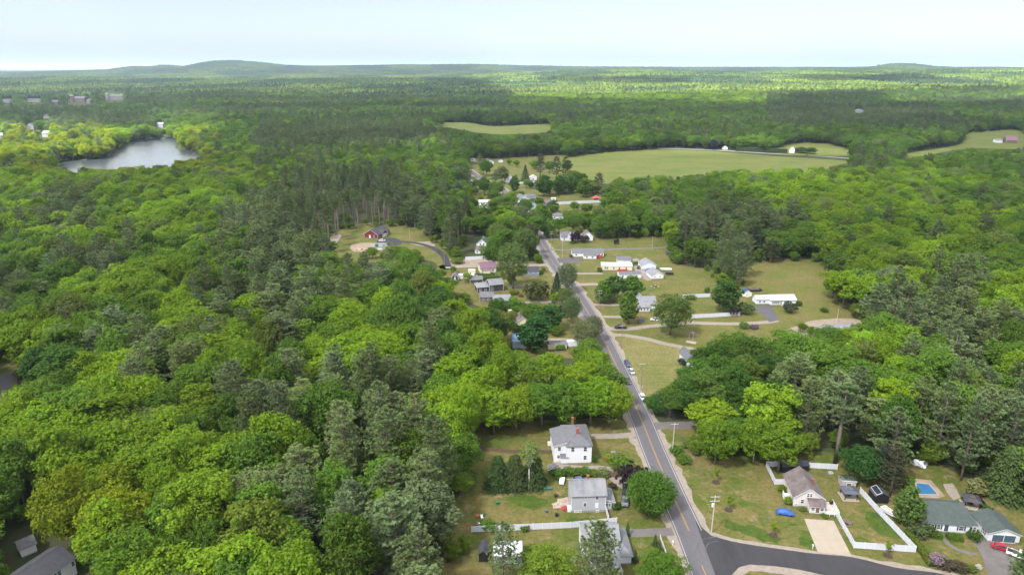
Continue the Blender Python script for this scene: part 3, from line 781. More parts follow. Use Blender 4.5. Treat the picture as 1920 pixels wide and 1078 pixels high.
sheet('sand_patch', [(660, 458), (700, 456), (706, 468), (664, 472)], 0.03, DIRT, 2.0, 0.2)
strip('road', [(1180, 277.5), (1270, 279.5), (1360, 283), (1450, 288.5), (1530, 293), (1600, 298), (1680, 304)], 4.6, 0.1, mat('asphalt_pale', (0.16, 0.155, 0.16), 0.9), step=10)
strip('road', [(-60, 800), (-20, 755), (6, 722), (24, 696)], 3.0, 0.05, ASPHALT)
sheet('river', [(50, 316), (128, 302.5), (194, 297.5), (232, 269.5), (288, 260), (346, 258.5), (330, 279), (385, 284), (402, 294), (310, 320), (240, 324), (60, 326)], 0.3, WATER, 4.0, 0.6)
sheet('patio', [(1716, 897), (1746, 900), (1772, 930), (1758, 934), (1718, 932)], 0.03, DIRT, 2.0, 0.05, smooth=False)
sheet('patio', [(1768, 907), (1786, 906), (1800, 932), (1788, 938)], 0.03, GRAVEL, 2.0, 0.1)

TYRE = mat('tyre_marks', (0.062, 0.058, 0.064), 0.85, 0.2, 0.6)
for k in (0, 1.7):
    c0 = G(1322, 1050); c1 = G(1310, 1030); c2 = G(1316, 1012); c3 = G(1345, 1006)
    strip('tyre_mark', [(c0[0] + k * .3, c0[1]), (c1[0] + k, c1[1]), (c2[0] + k, c2[1] - k * .6), (c3[0], c3[1] - k)], .11, 0.060, TYRE, world=True, step=1.0, rough=.02)

CLOVER = grass_mat('grass_lush', (0.036, 0.062, 0.010), (0.055, 0.076, 0.014), (0.075, 0.085, 0.022), 0.3, 0.45, 0.6, 0.62, 0.7)
for pts in ([(1362, 972), (1385, 982), (1412, 984), (1432, 996), (1448, 1006), (1470, 1010), (1440, 1014), (1405, 1003), (1368, 992)], [(1385, 942), (1402, 941), (1406, 949), (1390, 951)], [(1480, 980), (1494, 981), (1492, 988), (1482, 987)], [(1500, 1000), (1520, 998), (1534, 1026), (1512, 1026), (1496, 1014)], [(1620, 960), (1650, 962), (1670, 985), (1690, 1010), (1660, 1005), (1630, 985)], [(960, 930), (1000, 928), (1030, 945), (1000, 955), (965, 945)], [(1060, 975), (1110, 970), (1125, 980), (1075, 986)]):
    sheet('lush_grass', pts, 0.02, CLOVER, 1.2, 0.35)
# ------------------------------------------------------------------ buildings
def sid(n, c, v=0.05, r=0.6): return mat(n, c, r, v, 0.7)
WHITE = sid('siding_white', (0.55, 0.56, 0.585)); GREY = sid('siding_grey', (0.30, 0.31, 0.335)); TAN = sid('siding_tan', (0.46, 0.42, 0.40))
RED = sid('siding_red', (0.13, 0.014, 0.018)); BLUE = sid('siding_blue', (0.12, 0.21, 0.42)); DARK = sid('siding_dark', (0.035, 0.030, 0.040))
CREAM = sid('siding_cream', (0.52, 0.47, 0.33)); PALEBLUE = sid('siding_pale_blue', (0.34, 0.42, 0.56)); BROWNW = sid('siding_brown', (0.11, 0.075, 0.05), 0.2)
TRIM = mat('trim_white', (0.58, 0.59, 0.61), 0.5, 0.03); VINYL = mat('vinyl_white', (0.46, 0.47, 0.52), 0.45, 0.04, 0.5)
def rf(n, c, v=0.22, sc=0.9): return mat(n, c, 0.9, v, sc, bump=0.15)
R_GREY = rf('shingle_grey', (0.092, 0.092, 0.102)); R_LIGHT = rf('shingle_light', (0.150, 0.152, 0.168)); R_BROWN = rf('shingle_brown', (0.098, 0.080, 0.078), 0.4, 0.45)
R_GREEN = rf('shingle_green', (0.042, 0.055, 0.052)); R_DARK = rf('shingle_dark', (0.036, 0.036, 0.044)); R_MAUVE = rf('shingle_mauve', (0.13, 0.075, 0.105))
R_WHITE = mat('roof_white_metal', (0.42, 0.43, 0.45), 0.45, 0.05); R_BLUE = mat('roof_blue_metal', (0.20, 0.32, 0.52), 0.4, 0.08); R_TEAL = rf('shingle_teal', (0.035, 0.085, 0.065))
R_STAIN = mat('shingle_stained', (0.2, 0.2, 0.22), 0.9, scale=0.35, stops=[(0.25, (0.075, 0.075, 0.082)), (0.5, (0.145, 0.145, 0.158)), (0.75, (0.185, 0.185, 0.195))], streak=(1.2, 0.5, 0.5))
GLASS = mat('window_glass', (0.03, 0.035, 0.045), 0.08, 0.1, spec=0.8)
BRICK = mat('chimney_brick', (0.20, 0.065, 0.045), 0.9, 0.25, 4.0); WOODW = mat('deck_wood', (0.30, 0.27, 0.245), 0.8, 0.15, 1.2); DOORB = mat('door_brown', (0.12, 0.07, 0.045), 0.6, 0.1)
BLACK = mat('black_metal', (0.012, 0.012, 0.014), 0.5, 0.1); STEEL = mat('weathered_steel', (0.16, 0.17, 0.18), 0.5, 0.1); FOUND = mat('foundation', (0.22, 0.215, 0.21), 0.9, 0.1)
GDOOR = mat('garage_door_blue', (0.055, 0.085, 0.115), 0.6, 0.08); SLATE = mat('shutter_slate', (0.05, 0.06, 0.075), 0.6, 0.08); REDD = mat('deck_red', (0.30, 0.035, 0.025), 0.7, 0.15)
def rslab(mb, quad, th=0.16):
    q = [Vector(p) for p in quad]
    n = (q[1] - q[0]).cross(q[-1] - q[0]).normalized()
    if n.z < 0: q.reverse(); n = -n
    q = [p + n * 0.006 for p in q]; k = len(q); vs = q + [p + n * th for p in q]
    mb.add(vs, [tuple(reversed(range(k)))], 1); mb.add(vs, [tuple(range(k, 2 * k))], 0)
    mb.add(vs, [(i, (i + 1) % k, (i + 1) % k + k, i + k) for i in range(k)], 1)
def block(root, x0, x1, y0, y1, h, roof='x', rise=2.0, wall=None, rm=None, z0=0.0, o=0.35, trim=None, base=0.35):
    w, d = x1 - x0, y1 - y0; mb = MB(); r = MB(); t = z0 + h; xm, ym = (x0 + x1) / 2, (y0 + y1) / 2
    if base and z0 == 0:
        MB().box(x0 + 0.06, x1 - 0.06, y0 + 0.06, y1 - 0.06, -0.3, base).build('foundation', FOUND, root); zb = base
    else: zb = z0
    c = [(x0, y0), (x1, y0), (x1, y1), (x0, y1)]
    V = [(a, b, zb) for a, b in c] + [(a, b, t) for a, b in c]
    F = [(3, 2, 1, 0), (0, 1, 5, 4), (1, 2, 6, 5), (2, 3, 7, 6), (3, 0, 4, 7)]
    if roof == 'x':
        V += [(x0, ym, t + rise), (x1, ym, t + rise)]
        F = [(3, 2, 1, 0), (0, 1, 5, 4), (2, 3, 7, 6), (1, 2, 6, 9, 5), (3, 0, 4, 8, 7), (4, 5, 9, 8), (6, 7, 8, 9)]
        s = rise / (d / 2)
        rslab(r, [(x0 - o, y0 - o, t - s * o), (x1 + o, y0 - o, t - s * o), (x1 + o, ym, t + rise), (x0 - o, ym, t + rise)])
        rslab(r, [(x1 + o, y1 + o, t - s * o), (x0 - o, y1 + o, t - s * o), (x0 - o, ym, t + rise), (x1 + o, ym, t + rise)])
        r.box(x0 - o, x1 + o, ym - 0.14, ym + 0.14, t + rise + 0.10, t + rise + 0.20, 0)
    elif roof == 'y':
        V += [(xm, y0, t + rise), (xm, y1, t + rise)]
        F = [(3, 2, 1, 0), (0, 1, 5, 8, 4), (1, 2, 6, 5), (2, 3, 7, 9, 6), (3, 0, 4, 7), (5, 6, 9, 8), (7, 4, 8, 9)]
        s = rise / (w / 2)
        rslab(r, [(x0 - o, y1 + o, t - s * o), (x0 - o, y0 - o, t - s * o), (xm, y0 - o, t + rise), (xm, y1 + o, t + rise)])
        rslab(r, [(x1 + o, y0 - o, t - s * o), (x1 + o, y1 + o, t - s * o), (xm, y1 + o, t + rise), (xm, y0 - o, t + rise)])
        r.box(xm - 0.14, xm + 0.14, y0 - o, y1 + o, t + rise + 0.10, t + rise + 0.20, 0)
    elif roof == 'hip':
        F.append((4, 5, 6, 7))
        k = min(w, d) / 2; s = rise / k; e = t - s * o
        a = [(x0 - o, y0 - o, e), (x1 + o, y0 - o, e), (x1 + o, y1 + o, e), (x0 - o, y1 + o, e)]
        if w >= d: p, q = (x0 + k, ym, t + rise), (x1 - k, ym, t + rise); fs = [[a[0], a[1], q, p], [a[1], a[2], q], [a[2], a[3], p, q], [a[3], a[0], p]]
        else: p, q = (xm, y0 + k, t + rise), (xm, y1 - k, t + rise); fs = [[a[0], a[1], p], [a[1], a[2], q, p], [a[2], a[3], q], [a[3], a[0], p, q]]
        for f in fs: rslab(r, f)
    elif roof in ('shed_l', 'shed_r', 'shed_f', 'shed_b'):
        lo = {'shed_l': (1, 0, 0, 1), 'shed_r': (0, 1, 1, 0), 'shed_f': (1, 1, 0, 0), 'shed_b': (0, 0, 1, 1)}[roof]
        hz = {'shed_l': (0, 1, 1, 0), 'shed_r': (1, 0, 0, 1), 'shed_f': (0, 0, 1, 1), 'shed_b': (1, 1, 0, 0)}[roof]
        V = V[:4] + [(a, b, t + rise * k) for (a, b), k in zip(c, hz)]; F.append((4, 5, 6, 7))
        P = np.array(V[4:], float); cen = P.mean(0)
        Q = P.copy()
        for i, (a, b) in enumerate(c):
            nx, ny = (a + (o if a == x1 else -o)), (b + (o if b == y1 else -o))
            g = {'shed_l': rise / w * (nx - x0), 'shed_r': rise / w * (x1 - nx), 'shed_f': rise / d * (ny - y0), 'shed_b': rise / d * (y1 - ny)}[roof]
            Q[i] = (nx, ny, t + g)
        rslab(r, [tuple(p) for p in Q])
    else:
        F.append((4, 5, 6, 7)); rslab(r, [(x0 - o, y0 - o, t), (x1 + o, y0 - o, t), (x1 + o, y1 + o, t), (x0 - o, y1 + o, t)], 0.22)
    mb.add(V, F); mb.build('wall', wall or WHITE, root)
    ro = r.build('roof', [rm or R_GREY, trim or ((rm or R_GREY) if roof == 'hip' else TRIM)], root)
    for cx_, cy_ in ((x0, y0), (x1, y0)):
        if h > 2.2: MB().box(cx_ - 0.07, cx_ + 0.07, y0 - 0.035, y0 + 0.08, zb, t - 0.05).build('corner_board', TRIM, root)
    return ro
def opening(root, x0, x1, y0, y1, side, u, z, w, h, name='window', pane=None, frame=None, shutters=None, proud=0.03):
    """window or door on a face of the block (x0..x1, y0..y1)"""
    ax = {'f': (x0 + u, y0, 1, 0, 0, -1), 'b': (x1 - u, y1, -1, 0, 0, 1), 'l': (x0, y1 - u, 0, -1, -1, 0), 'r': (x1, y0 + u, 0, 1, 1, 0)}[side]
    X, Y, tx, ty, nx, ny = ax
    def bx(mb, a0, a1, b0, b1, n0, n1):
        xs = [X + tx * a + nx * n for a in (a0, a1) for n in (n0, n1)]; ys = [Y + ty * a + ny * n for a in (a0, a1) for n in (n0, n1)]
        mb.box(min(xs), max(xs), min(ys), max(ys), b0, b1)
    p = MB(); bx(p, -w / 2, w / 2, z, z + h, -0.02, proud)
    po = p.build(name, pane or GLASS, root)
    f = MB(); t = 0.10
    bx(f, -w / 2 - t, -w / 2, z - t, z + h + t, 0, proud + 0.04); bx(f, w / 2, w / 2 + t, z - t, z + h + t, 0, proud + 0.04)
    bx(f, -w / 2, w / 2, z + h, z + h + t, 0, proud + 0.04); bx(f, -w / 2, w / 2, z - t, z, 0, proud + 0.05)
    if name == 'window': bx(f, -w / 2, w / 2, z + h / 2 - 0.035, z + h / 2 + 0.035, 0, proud + 0.02)
    f.build('frame', frame or TRIM, po)
    if shutters:
        for sg in (-1, 1):
            s = MB(); a = sg * (w / 2 + t + 0.22); bx(s, a - 0.19, a + 0.19, z - t, z + h + t, 0, 0.05); s.build('shutter', shutters, po)
    return po
def chimney(ro, x, y, z0, z1, s=0.6, m=None):
    ch = MB().box(x - s / 2, x + s / 2, y - s / 2, y + s / 2, z0, z1).box(x - s / 2 - .06, x + s / 2 + .06, y - s / 2 - .06, y + s / 2 + .06, z1, z1 + .12).build('chimney', m or BRICK, ro)
    return ch
def vent(ro, x, y, z, h=0.5): MB().tube([(x, y, z - 0.2), (x, y, z + h)], 0.09, 6).build('vent_pipe', TRIM, ro)
def house(name, label, fl, fr, z=0.0, cat='house', group=None):
    a, b = np.array(G(*fl, z)), np.array(G(*fr, z))
    if fl[1] < 265:
        a, b = np.array(GT(*fl)), np.array(GT(*fr)); b = a + (b - a) * 0 + np.array([b[0] - a[0], 0.0])
        OPEN.append([(fl[0] - 2, fl[1] - 9), (fr[0] + 2, fl[1] - 9), (fr[0] + 2, fl[1] + 1), (fl[0] - 2, fl[1] + 1)])
    d = b - a; w = float(np.hypot(*d))
    zz = float(hfun(a[0], a[1]))
    root = thing(name, label, cat, (a[0], a[1], zz), math.atan2(d[1], d[0]), group)
    # whatever leans, the wood keeps off it
    m = a + d / 2; HAND.append((m[0], m[1] + 4, w / 2 + 5))
    return root, w
def wins(root, rect, side, us, z, w, h, **k):
    for u in us: opening(root, *rect, side, u, z, w, h, **k)
# --- white two-storey house
H, W = house('white_house', 'white two-storey house with two brick chimneys beside the main road', (1061.6, 869.7), (1108, 868.2))
ro = block(H, 0, W, 0, 12.5, 6.3, 'hip', 2.1, WHITE, R_GREY)
chimney(ro, W / 2, 3.6, 7.0, 10.0, 0.75); chimney(ro, W / 2 - 0.6, 10.6, 7.0, 9.9, 0.6)
wins(H, (0, W, 0, 12.5), 'f', (1.9, W - 1.9), 4.3, 0.9, 1.4); wins(H, (0, W, 0, 12.5), 'f', (W - 1.9,), 1.4, 0.85, 1.35)
wins(H, (0, W, 0, 12.5), 'r', (2.5, 6.0, 9.5), 4.3, 0.9, 1.4); wins(H, (0, W, 0, 12.5), 'r', (3.0, 9.0), 1.0, 0.9, 1.35)
block(H, -3.6, -0.02, 1.4, 11.5, 5.5, 'shed_l', 0.95, WHITE, R_GREY)
wins(H, (-3.6, 0, 1.4, 11.5), 'f', (1.6,), 3.9, 0.85, 1.3); wins(H, (-3.6, 0, 1.4, 11.5), 'f', (1.4,), 1.3, 0.8, 1.0)
block(H, -1.7, 0.6, -0.1, 1.38, 2.2, 'shed_f', 0.5, WHITE, R_GREY, o=0.15)
MB().box(-3.8, -1.8, 0.2, 1.35, 0, 0.7).build('step', WOODW, H)
# --- grey house by the maple
H, W = house('grey_house', 'light grey house with streaked roof between the lawn and the round maple', (1071.4, 960.8), (1134.8, 959))
ro = block(H, 0, W, 0, 7.6, 5.4, 'x', 2.3, GREY, R_STAIN, base=0.6)
chimney(ro, W * 0.52, 4.2, 6.4, 8.7, 0.6, BRICK)
wins(H, (0, W, 0, 7.6), 'f', (W * 0.39,), 1.9, 0.8, 1.1); wins(H, (0, W, 0, 7.6), 'f', (W * 0.74,), 4.0, 0.85, 1.1); wins(H, (0, W, 0, 7.6), 'f', (W * 0.41,), 4.4, 0.5, 0.5); wins(H, (0, W, 0, 7.6), 'f', (W * 0.74,), 1.5, 0.7, 1.3, pane=TRIM)
wins(H, (0, W, 0, 7.6), 'f', (1.2, 2.3, W * 0.77), 0.12, 0.7, 0.42)
block(H, W + 0.02, W + 2.5, 0.7, 6.8, 2.5, 'shed_r', 0.9, GREY, R_LIGHT)
wins(H, (W, W + 2.5, 0.7, 6.8), 'f', (0.5, 1.25, 2.0), 1.2, 0.6, 1.0)
wins(H, (W, W + 2.5, 0.7, 6.8), 'r', (1.0, 2.4, 3.8), 1.2, 0.8, 1.0)
MB().box(-1.0, -0.05, 0.3, 2.2, 0, 1.0).build('step', TRIM, H)
# --- white house at the bottom edge
gx, gy = G(1091.6, 985, 7.5)
H = thing('white_cottage', 'white house with wrapping grey porch roof behind the pine at bottom', 'house', (17.3, 139.8, 0), R(2)); W = 8.9
ro = block(H, 0, W, 0, 6.4, 5.3, 'x', 1.9, WHITE, R_LIGHT)
wins(H, (0, W, 0, 6.4), 'f', (2.0, 6.4), 3.9, 1.5, 0.95, shutters=SLATE)
block(H, W - 0.5, W + 2.6, -2.6, 7.5, 2.8, 'hip', 1.4, WHITE, R_LIGHT, o=0.45)
block(H, 1.5, W - 0.55, -4.2, -0.02, 2.8, 'shed_f', 1.2, WHITE, R_LIGHT)
wins(H, (1.5, W - 0.55, -4.2, 0), 'f', (1.6, 4.2), 1.0, 1.1, 1.2); wins(H, (W - 0.5, W + 2.6, -2.6, 7.5), 'r', (1.5, 4.0, 7.0), 1.0, 1.0, 1.2)
HAND.append((22, 142, 9))
# --- tan house with the concrete drive
H, W = house('tan_house', 'tan gabled house with weathered brown roof above the concrete drive', (1486.9, 949.7), (1542.3, 953.5))
ro = block(H, 0, W, 0, 10.8, 3.2, 'y', 2.8, TAN, R_BROWN, base=0.5)
chimney(ro, W * 0.78, 5.2, 3.4, 5.7, 0.55)
wins(H, (0, W, 0, 10.8), 'f', (W / 2 - 0.38, W / 2 + 0.38), 3.5, 0.55, 1.0); wins(H, (0, W, 0, 10.8), 'f', (2.2,), 1.4, 0.75, 1.15); wins(H, (0, W, 0, 10.8), 'f', (0.7,), 0.7, 0.7, 0.4)
wins(H, (0, W, 0, 10.8), 'l', (9.6,), 1.0, 0.9, 1.2)
ro = block(H, W * 0.46, W * 0.94, -2.6, -0.02, 2.3, 'shed_f', 0.75, TAN, R_BROWN)
r2 = (W * 0.46, W * 0.94, -2.6, 0)
opening(H, *r2, 'f', 1.95, 0.4, 0.95, 1.75, name='door', pane=DOORB); wins(H, r2, 'f', (0.75, 3.1), 1.1, 0.85, 0.85)
dk = MB().box(W * 0.95, W + 3.3, -3.2, 2.6, 0.45, 0.6)
deck = dk.build('deck', WOODW, H)
rl = MB()
for (xa, ya, xb, yb) in ((W * .95, -3.2, W + 3.3, -3.2), (W + 3.3, -3.2, W + 3.3, 2.6)):
    n = max(2, int(math.hypot(xb - xa, yb - ya) / 1.2))
    for k in range(n + 1): rl.box(xa + (xb - xa) * k / n - .05, xa + (xb - xa) * k / n + .05, ya + (yb - ya) * k / n - .05, ya + (yb - ya) * k / n + .05, 0.02, 1.5)
    for z_ in (0.7, 1.0, 1.4): rl.box(min(xa, xb) - .03, max(xa, xb) + .03, min(ya, yb) - .03, max(ya, yb) + .03, z_, z_ + .08)
rl.build('railing', TRIM, deck)
st = MB().box(-1.6, -0.05, 3.2, 5.0, 0.0, 0.9); st.box(-1.65, -1.55, 3.2, 5.0, 0.9, 1.75); st.box(-1.5, -.1, 3.2, 3.3, .9, 1.75); st.build('side_steps', TRIM, H)
# --- white ranch house with green roof, and its garage
H, W = house('green_roof_house', 'white ranch house with dark green roof in front of the pool', (1737, 995), (1815, 1001))
ro = block(H, 0, W, 0, 10.4, 2.8, 'x', 3.0, WHITE, R_GREEN)
rc = (0, W, 0, 10.4)
wins(H, rc, 'f', (1.2, 2.7), 0.95, 0.75, 1.2, shutters=SLATE); opening(H, *rc, 'f', 4.6, 0.35, 1.0, 2.0, name='door', pane=SLATE); wins(H, rc, 'f', (8.2,), 1.0, 1.1, 1.1, shutters=SLATE)
wins(H, rc, 'l', (3.0, 5.6), 3.0, 0.8, 1.2, shutters=SLATE); wins(H, rc, 'l', (4.3,), 0.9, 0.8, 1.2)
block(H, W + 0.02, W + 2.1, 0.4, 6.5, 2.3, 'shed_f', 1.0, WHITE, R_GREEN, o=0.2)
wins(H, (W, W + 2.1, 0.4, 6.5), 'f', (0.6, 1.5), 0.95, 0.7, 1.0)
vent(ro, 3.0, 6.0, 5.0)
H, W = house('garage', 'white garage with two blue doors and a green roof', (1851, 1014.7), (1909, 1018.8), cat='garage')
block(H, 0, W, 0, 8.2, 2.6, 'y', 1.5, WHITE, R_GREEN)
for u in (2.3, W - 2.3): opening(H, 0, W, 0, 8.2, 'f', u, 0.15, 2.7, 2.05, name='garage_door', pane=GDOOR)
wins(H, (0, W, 0, 8.6), 'l', (6.4,), 0.9, 0.7, 1.1, shutters=SLATE)
# --- bottom left house in the trees
H, W = house('dark_roof_house', 'white house with long dark roof among trees at bottom left', (88, 1081), (138, 1046.5), z=4.6)
ro = block(H, -5, W, 0, 8.5, 4.6, 'x', 2.2, WHITE, R_DARK)
wins(H, (-5, W, 0, 8.5), 'f', (6.6, 7.7, 11.2), 2.9, 0.85, 1.1); wins(H, (-5, W, 0, 8.5), 'f', (6.6, 7.7), 0.8, 0.85, 1.1)
H, W = house('white_shed', 'white outbuilding half hidden behind the bottom left house', (42, 1046), (70, 1034), cat='shed')
block(H, 0, W, 0, 4.0, 2.6, 'x', 1.2, WHITE, R_GREY)
# --- the red house in its clearing
H, W = house('red_house', 'red gabled house with dark roof alone in the left clearing', (683.3, 445.9), (708.3, 448.2))
ro = block(H, 0, W, 0, 17.0, 2.9, 'y', 3.2, RED, R_DARK)
rc = (0, W, 0, 17.0)
opening(H, *rc, 'f', W * 0.42, 0.2, 1.0, 2.1, name='door', pane=TRIM); wins(H, rc, 'f', (W * 0.73,), 0.9, 0.9, 1.5)
ro2 = block(H, W * 0.55, W + 1.3, 4.5, 11.0, 2.9, 'x', 2.2, RED, R_DARK)
for u in (2.0, 4.6): opening(H, W * .55, W + 1.3, 4.5, 11.0, 'r', u, 0.2, 2.1, 2.1, name='garage_door', pane=TRIM)
opening(H, *rc, 'r', 13.5, 0.3, 1.0, 2.1, name='door', pane=TRIM); wins(H, rc, 'r', (2.2, 15.4), 0.9, 1.2, 1.3)
# --- houses left of the road
H, W = house('green_gable_house', 'narrow white house with green gable roof behind the pines', (890, 476), (911.8, 477))
block(H, 0, W, 5.5, 14, 5.2, 'y', 2.9, WHITE, R_TEAL); wins(H, (0, W, 5.5, 14), 'f', (W * .36, W * .64), 4.6, 0.8, 1.3)
ro = block(H, 0.3, W, 0, 5.48, 2.6, 'shed_f', 1.3, WHITE, R_BROWN); chimney([q for q in H.children if q.name.startswith('roof')][0], W * .5, 9, 7.2, 9.6, .6, FOUND)
wins(H, (0.3, W, 0, 5.48), 'f', (1.5, 4.0), 0.8, 1.0, 1.2)
H, W = house('cream_house', 'cream house with mauve roof half behind the tall elm', (901, 513), (930, 511))
block(H, 0, W, 0, 7, 3.3, 'x', 2.4, CREAM, R_MAUVE); wins(H, (0, W, 0, 7), 'f', (1.4, 4.2, 7.5), 1.0, 0.9, 1.2)
block(H, 1.8, 5.4, -2.2, -.02, 2.3, 'shed_f', .6, CREAM, R_MAUVE, o=.15)
H, W = house('camper', 'cream box camper parked beside the mauve-roofed house', (878, 515), (891, 515), cat='camper')
block(H, 0, W, 0, 2.4, 2.5, 'flat', 0, CREAM, R_WHITE, o=0.05, base=0.6)
H, W = house('mobile_home', 'long white flat-roofed trailer beside the purple shed', (860, 524.5), (889, 523.5), cat='trailer')
block(H, 0, W, 0, 3.6, 2.4, 'x', 0.35, WHITE, R_WHITE, o=0.12)
H, W = house('purple_shed', 'small dark purple gabled shed with white windows', (847.5, 527), (859, 527), cat='shed')
block(H, 0, W, 0, 4.5, 2.6, 'y', 1.7, DARK, R_MAUVE); wins(H, (0, W, 0, 4.5), 'f', (W / 2,), 0.4, 1.0, 1.7, pane=TRIM); wins(H, (0, W, 0, 4.5), 'f', (W / 2,), 2.75, .5, .5)
H, W = house('cabin', 'small pale house with dark roof where lane meets the road', (991, 518), (1010.7, 517.5))
block(H, 0, W, 0.8, 6.0, 2.7, 'x', 1.9, PALEBLUE, R_DARK, base=1.0); wins(H, (0, W, .8, 6), 'f', (1.5, 4.4), 1.5, .7, .8)
dk = MB().box(-3, W, -0.9, 0.75, 0.9, 1.05).box(-3, W, -0.95, -0.85, 0.05, 1.9); dk.build('deck', STEEL, H); MB().box(0.2, .7, 4.0, 4.5, 3.0, 5.4).build('chimney', FOUND, [q for q in H.children if q.name.startswith('roof')][0])
H, W = house('dark_barn', 'dark charcoal barn house with pale metal roof', (918.4, 548), (943.7, 545.5))
block(H, 0, W, 0, 6.4, 4.1, 'x', 2.2, DARK, R_LIGHT); wins(H, (0, W, 0, 6.4), 'f', (1.3,), 1.0, .9, 2.2)
block(H, -6.6, -.02, 1.0, 6.0, 2.9, 'shed_f', .9, DARK, R_LIGHT); wins(H, (-6.6, 0, 1, 6), 'f', (1.6, 4.5), .9, .9, 1.1)
H, W = house('carport', 'low grey carport roof sheltering a grey car', (881, 532), (906, 531), cat='carport')
r_ = MB(); rslab(r_, [(0, 0, 2.2), (W, 0, 2.2), (W, 5.5, 2.8), (0, 5.5, 2.8)]); r_.build('roof', [R_GREY, TRIM], H)
for px_, py_ in ((.2, .3), (W - .2, .3), (.2, 5.2), (W - .2, 5.2)): MB().box(px_ - .08, px_ + .08, py_ - .08, py_ + .08, 0, 2.22 + .1 * (py_ > 3) * 5).build('post', TRIM, H)
H, W = house('brown_bungalow', 'brown bungalow with grey roof next to the blue cottage', (900, 566.5), (924, 566.5))
block(H, 0, W, 0, 7, 2.8, 'x', 1.7, BROWNW, R_GREY); wins(H, (0, W, 0, 7), 'f', (1.6, 4.5), .9, 1.0, 1.1)
H, W = house('blue_cottage', 'bright blue cottage with pale grey roof and white porch', (926, 575.5), (957.5, 574))
block(H, 0, W, 0, 6.5, 2.9, 'x', 2.3, BLUE, R_LIGHT); wins(H, (0, W, 0, 6.5), 'f', (1.8, 5.8), .9, .9, 1.2)
block(H, W + .02, W + 2.4, 1.0, 4.5, 2.4, 'shed_f', .8, WHITE, R_LIGHT, o=.15); wins(H, (W, W + 2.4, 1, 4.5), 'f', (.7, 1.7), .9, .6, 1.1)
H, W = house('white_shed', 'white shed roof among trees below the blue cottage', (953.5, 594), (966.5, 594), cat='shed')
block(H, 0, W, 0, 3, 2.2, 'x', .8, WHITE, R_WHITE, o=.2)
H, W = house('beige_house', 'beige house with brown-grey roof behind the dark round tree', (966, 618), (996, 617))
block(H, 0, W, 0, 9, 3.2, 'y', 2.6, CREAM, R_BROWN)
H, W = house('blue_roof_house', 'pale house with light blue metal roof behind dark tree', (961.5, 654), (991, 653))
block(H, 0, W, 0, 7.0, 3.4, 'x', 2.2, PALEBLUE, R_BLUE); wins(H, (0, W, 0, 7), 'f', (5.2,), 1.0, .9, 1.2)
H, W = house('mobile_home', 'low grey-roofed trailer behind trees left of the road', (1028, 656), (1062, 655), cat='trailer')
block(H, 0, W, 0, 4, 2.4, 'x', .6, CREAM, R_GREY, o=.15)
H, W = house('box_trailer', 'small white box trailer beside the road below the willow', (1064, 652), (1084, 651), cat='trailer')
block(H, 0, W, 0, 2.4, 2.5, 'flat', 0, WHITE, R_WHITE, o=.04, base=.6)
# --- houses right of the road
H, W = house('farmhouse', 'white farmhouse with front dormer behind the purple tree', (1052.5, 452.5), (1111, 451.5))
block(H, 0, 9.5, 0, 7, 3.2, 'x', 2.8, WHITE, R_GREY); block(H, 4.3, 7.6, -.6, 3.2, 4.4, 'y', 2.0, WHITE, R_GREY, o=.2); wins(H, (4.3, 7.6, -.6, 3.2), 'f', (1.65,), 4.0, .9, 1.3)
block(H, 9.5, 15.0, .6, 5.6, 2.6, 'x', 1.6, WHITE, R_GREY); wins(H, (0, 9.5, 0, 7), 'f', (2.0,), .9, .9, 1.3)
block(H, 15.0, W, -.8, 6.5, 3.4, 'y', 3.2, WHITE, R_BROWN); wins(H, (15, W, -.8, 6.5), 'f', (1.8, 4.2), 1.0, .9, 1.3)
H, W = house('ranch_house', 'white dark-roofed ranch with front wing and red deck', (1073, 482), (1131.7, 481.7))
block(H, 0, W, 0, 7.2, 2.9, 'x', 1.7, WHITE, R_GREY); wins(H, (0, W, 0, 7.2), 'f', (2.5, 17.0, 19.0), 1.0, 1.1, 1.0)
block(H, 6.6, 14.6, -5.5, -.02, 2.8, 'x', 1.5, WHITE, R_GREY); wins(H, (6.6, 14.6, -5.5, 0), 'f', (2.0, 5.6), 1.0, 1.2, .9)
dk = MB().box(14.7, 18.6, -3.4, -.05, .9, 1.05).box(14.7, 18.6, -3.45, -3.35, .05, 1.95).box(18.55, 18.65, -3.4, -.05, .9, 1.95); dk.build('deck', REDD, H)
H, W = house('flat_roof_house', 'long low house with bright white roof and raised rear block', (1127.8, 507), (1185, 508))
block(H, 0, W, 0, 7.5, 2.9, 'x', .7, CREAM, R_WHITE, o=.25); wins(H, (0, W, 0, 7.5), 'f', (2.2, 3.4, 7.2, 10.5, 14.5), 1.0, .95, 1.1)
block(H, W * .55, W - .3, 7.55, 13.5, 4.4, 'x', 1.6, WHITE, R_GREY); wins(H, (W * .55, W - .3, 7.55, 13.5), 'f', (4.5,), 3.4, .5, .5)
MB().box(W * .52, W * .84, -2.4, -.05, .7, .85).box(W * .52, W * .84, -2.45, -2.35, .05, 1.6).build('deck', REDD, H)
H, W = house('mobile_home', 'white trailer hidden behind the three round trees', (1161, 523), (1202, 522), cat='trailer')
block(H, 0, W, 0, 5, 2.6, 'x', .9, WHITE, R_GREY, o=.2); wins(H, (0, W, 0, 5), 'f', (2.0, 7.5, 10), 1, 1, 1)
H, W = house('garage', 'white garage with grey roof behind the blue tarpaulin', (1203, 505.7), (1229.7, 505), cat='garage')
block(H, 0, W, 0, 8, 2.8, 'y', 2.2, WHITE, R_LIGHT)
H, W = house('garage', 'white garage with grey roof nearest the parked boat', (1220.6, 524), (1243.4, 523), cat='garage')
block(H, 0, W, 0, 8, 2.7, 'y', 2.0, WHITE, R_LIGHT); wins(H, (0, W, 0, 8), 'f', (2.2, 5.2), 1.2, .6, .6)
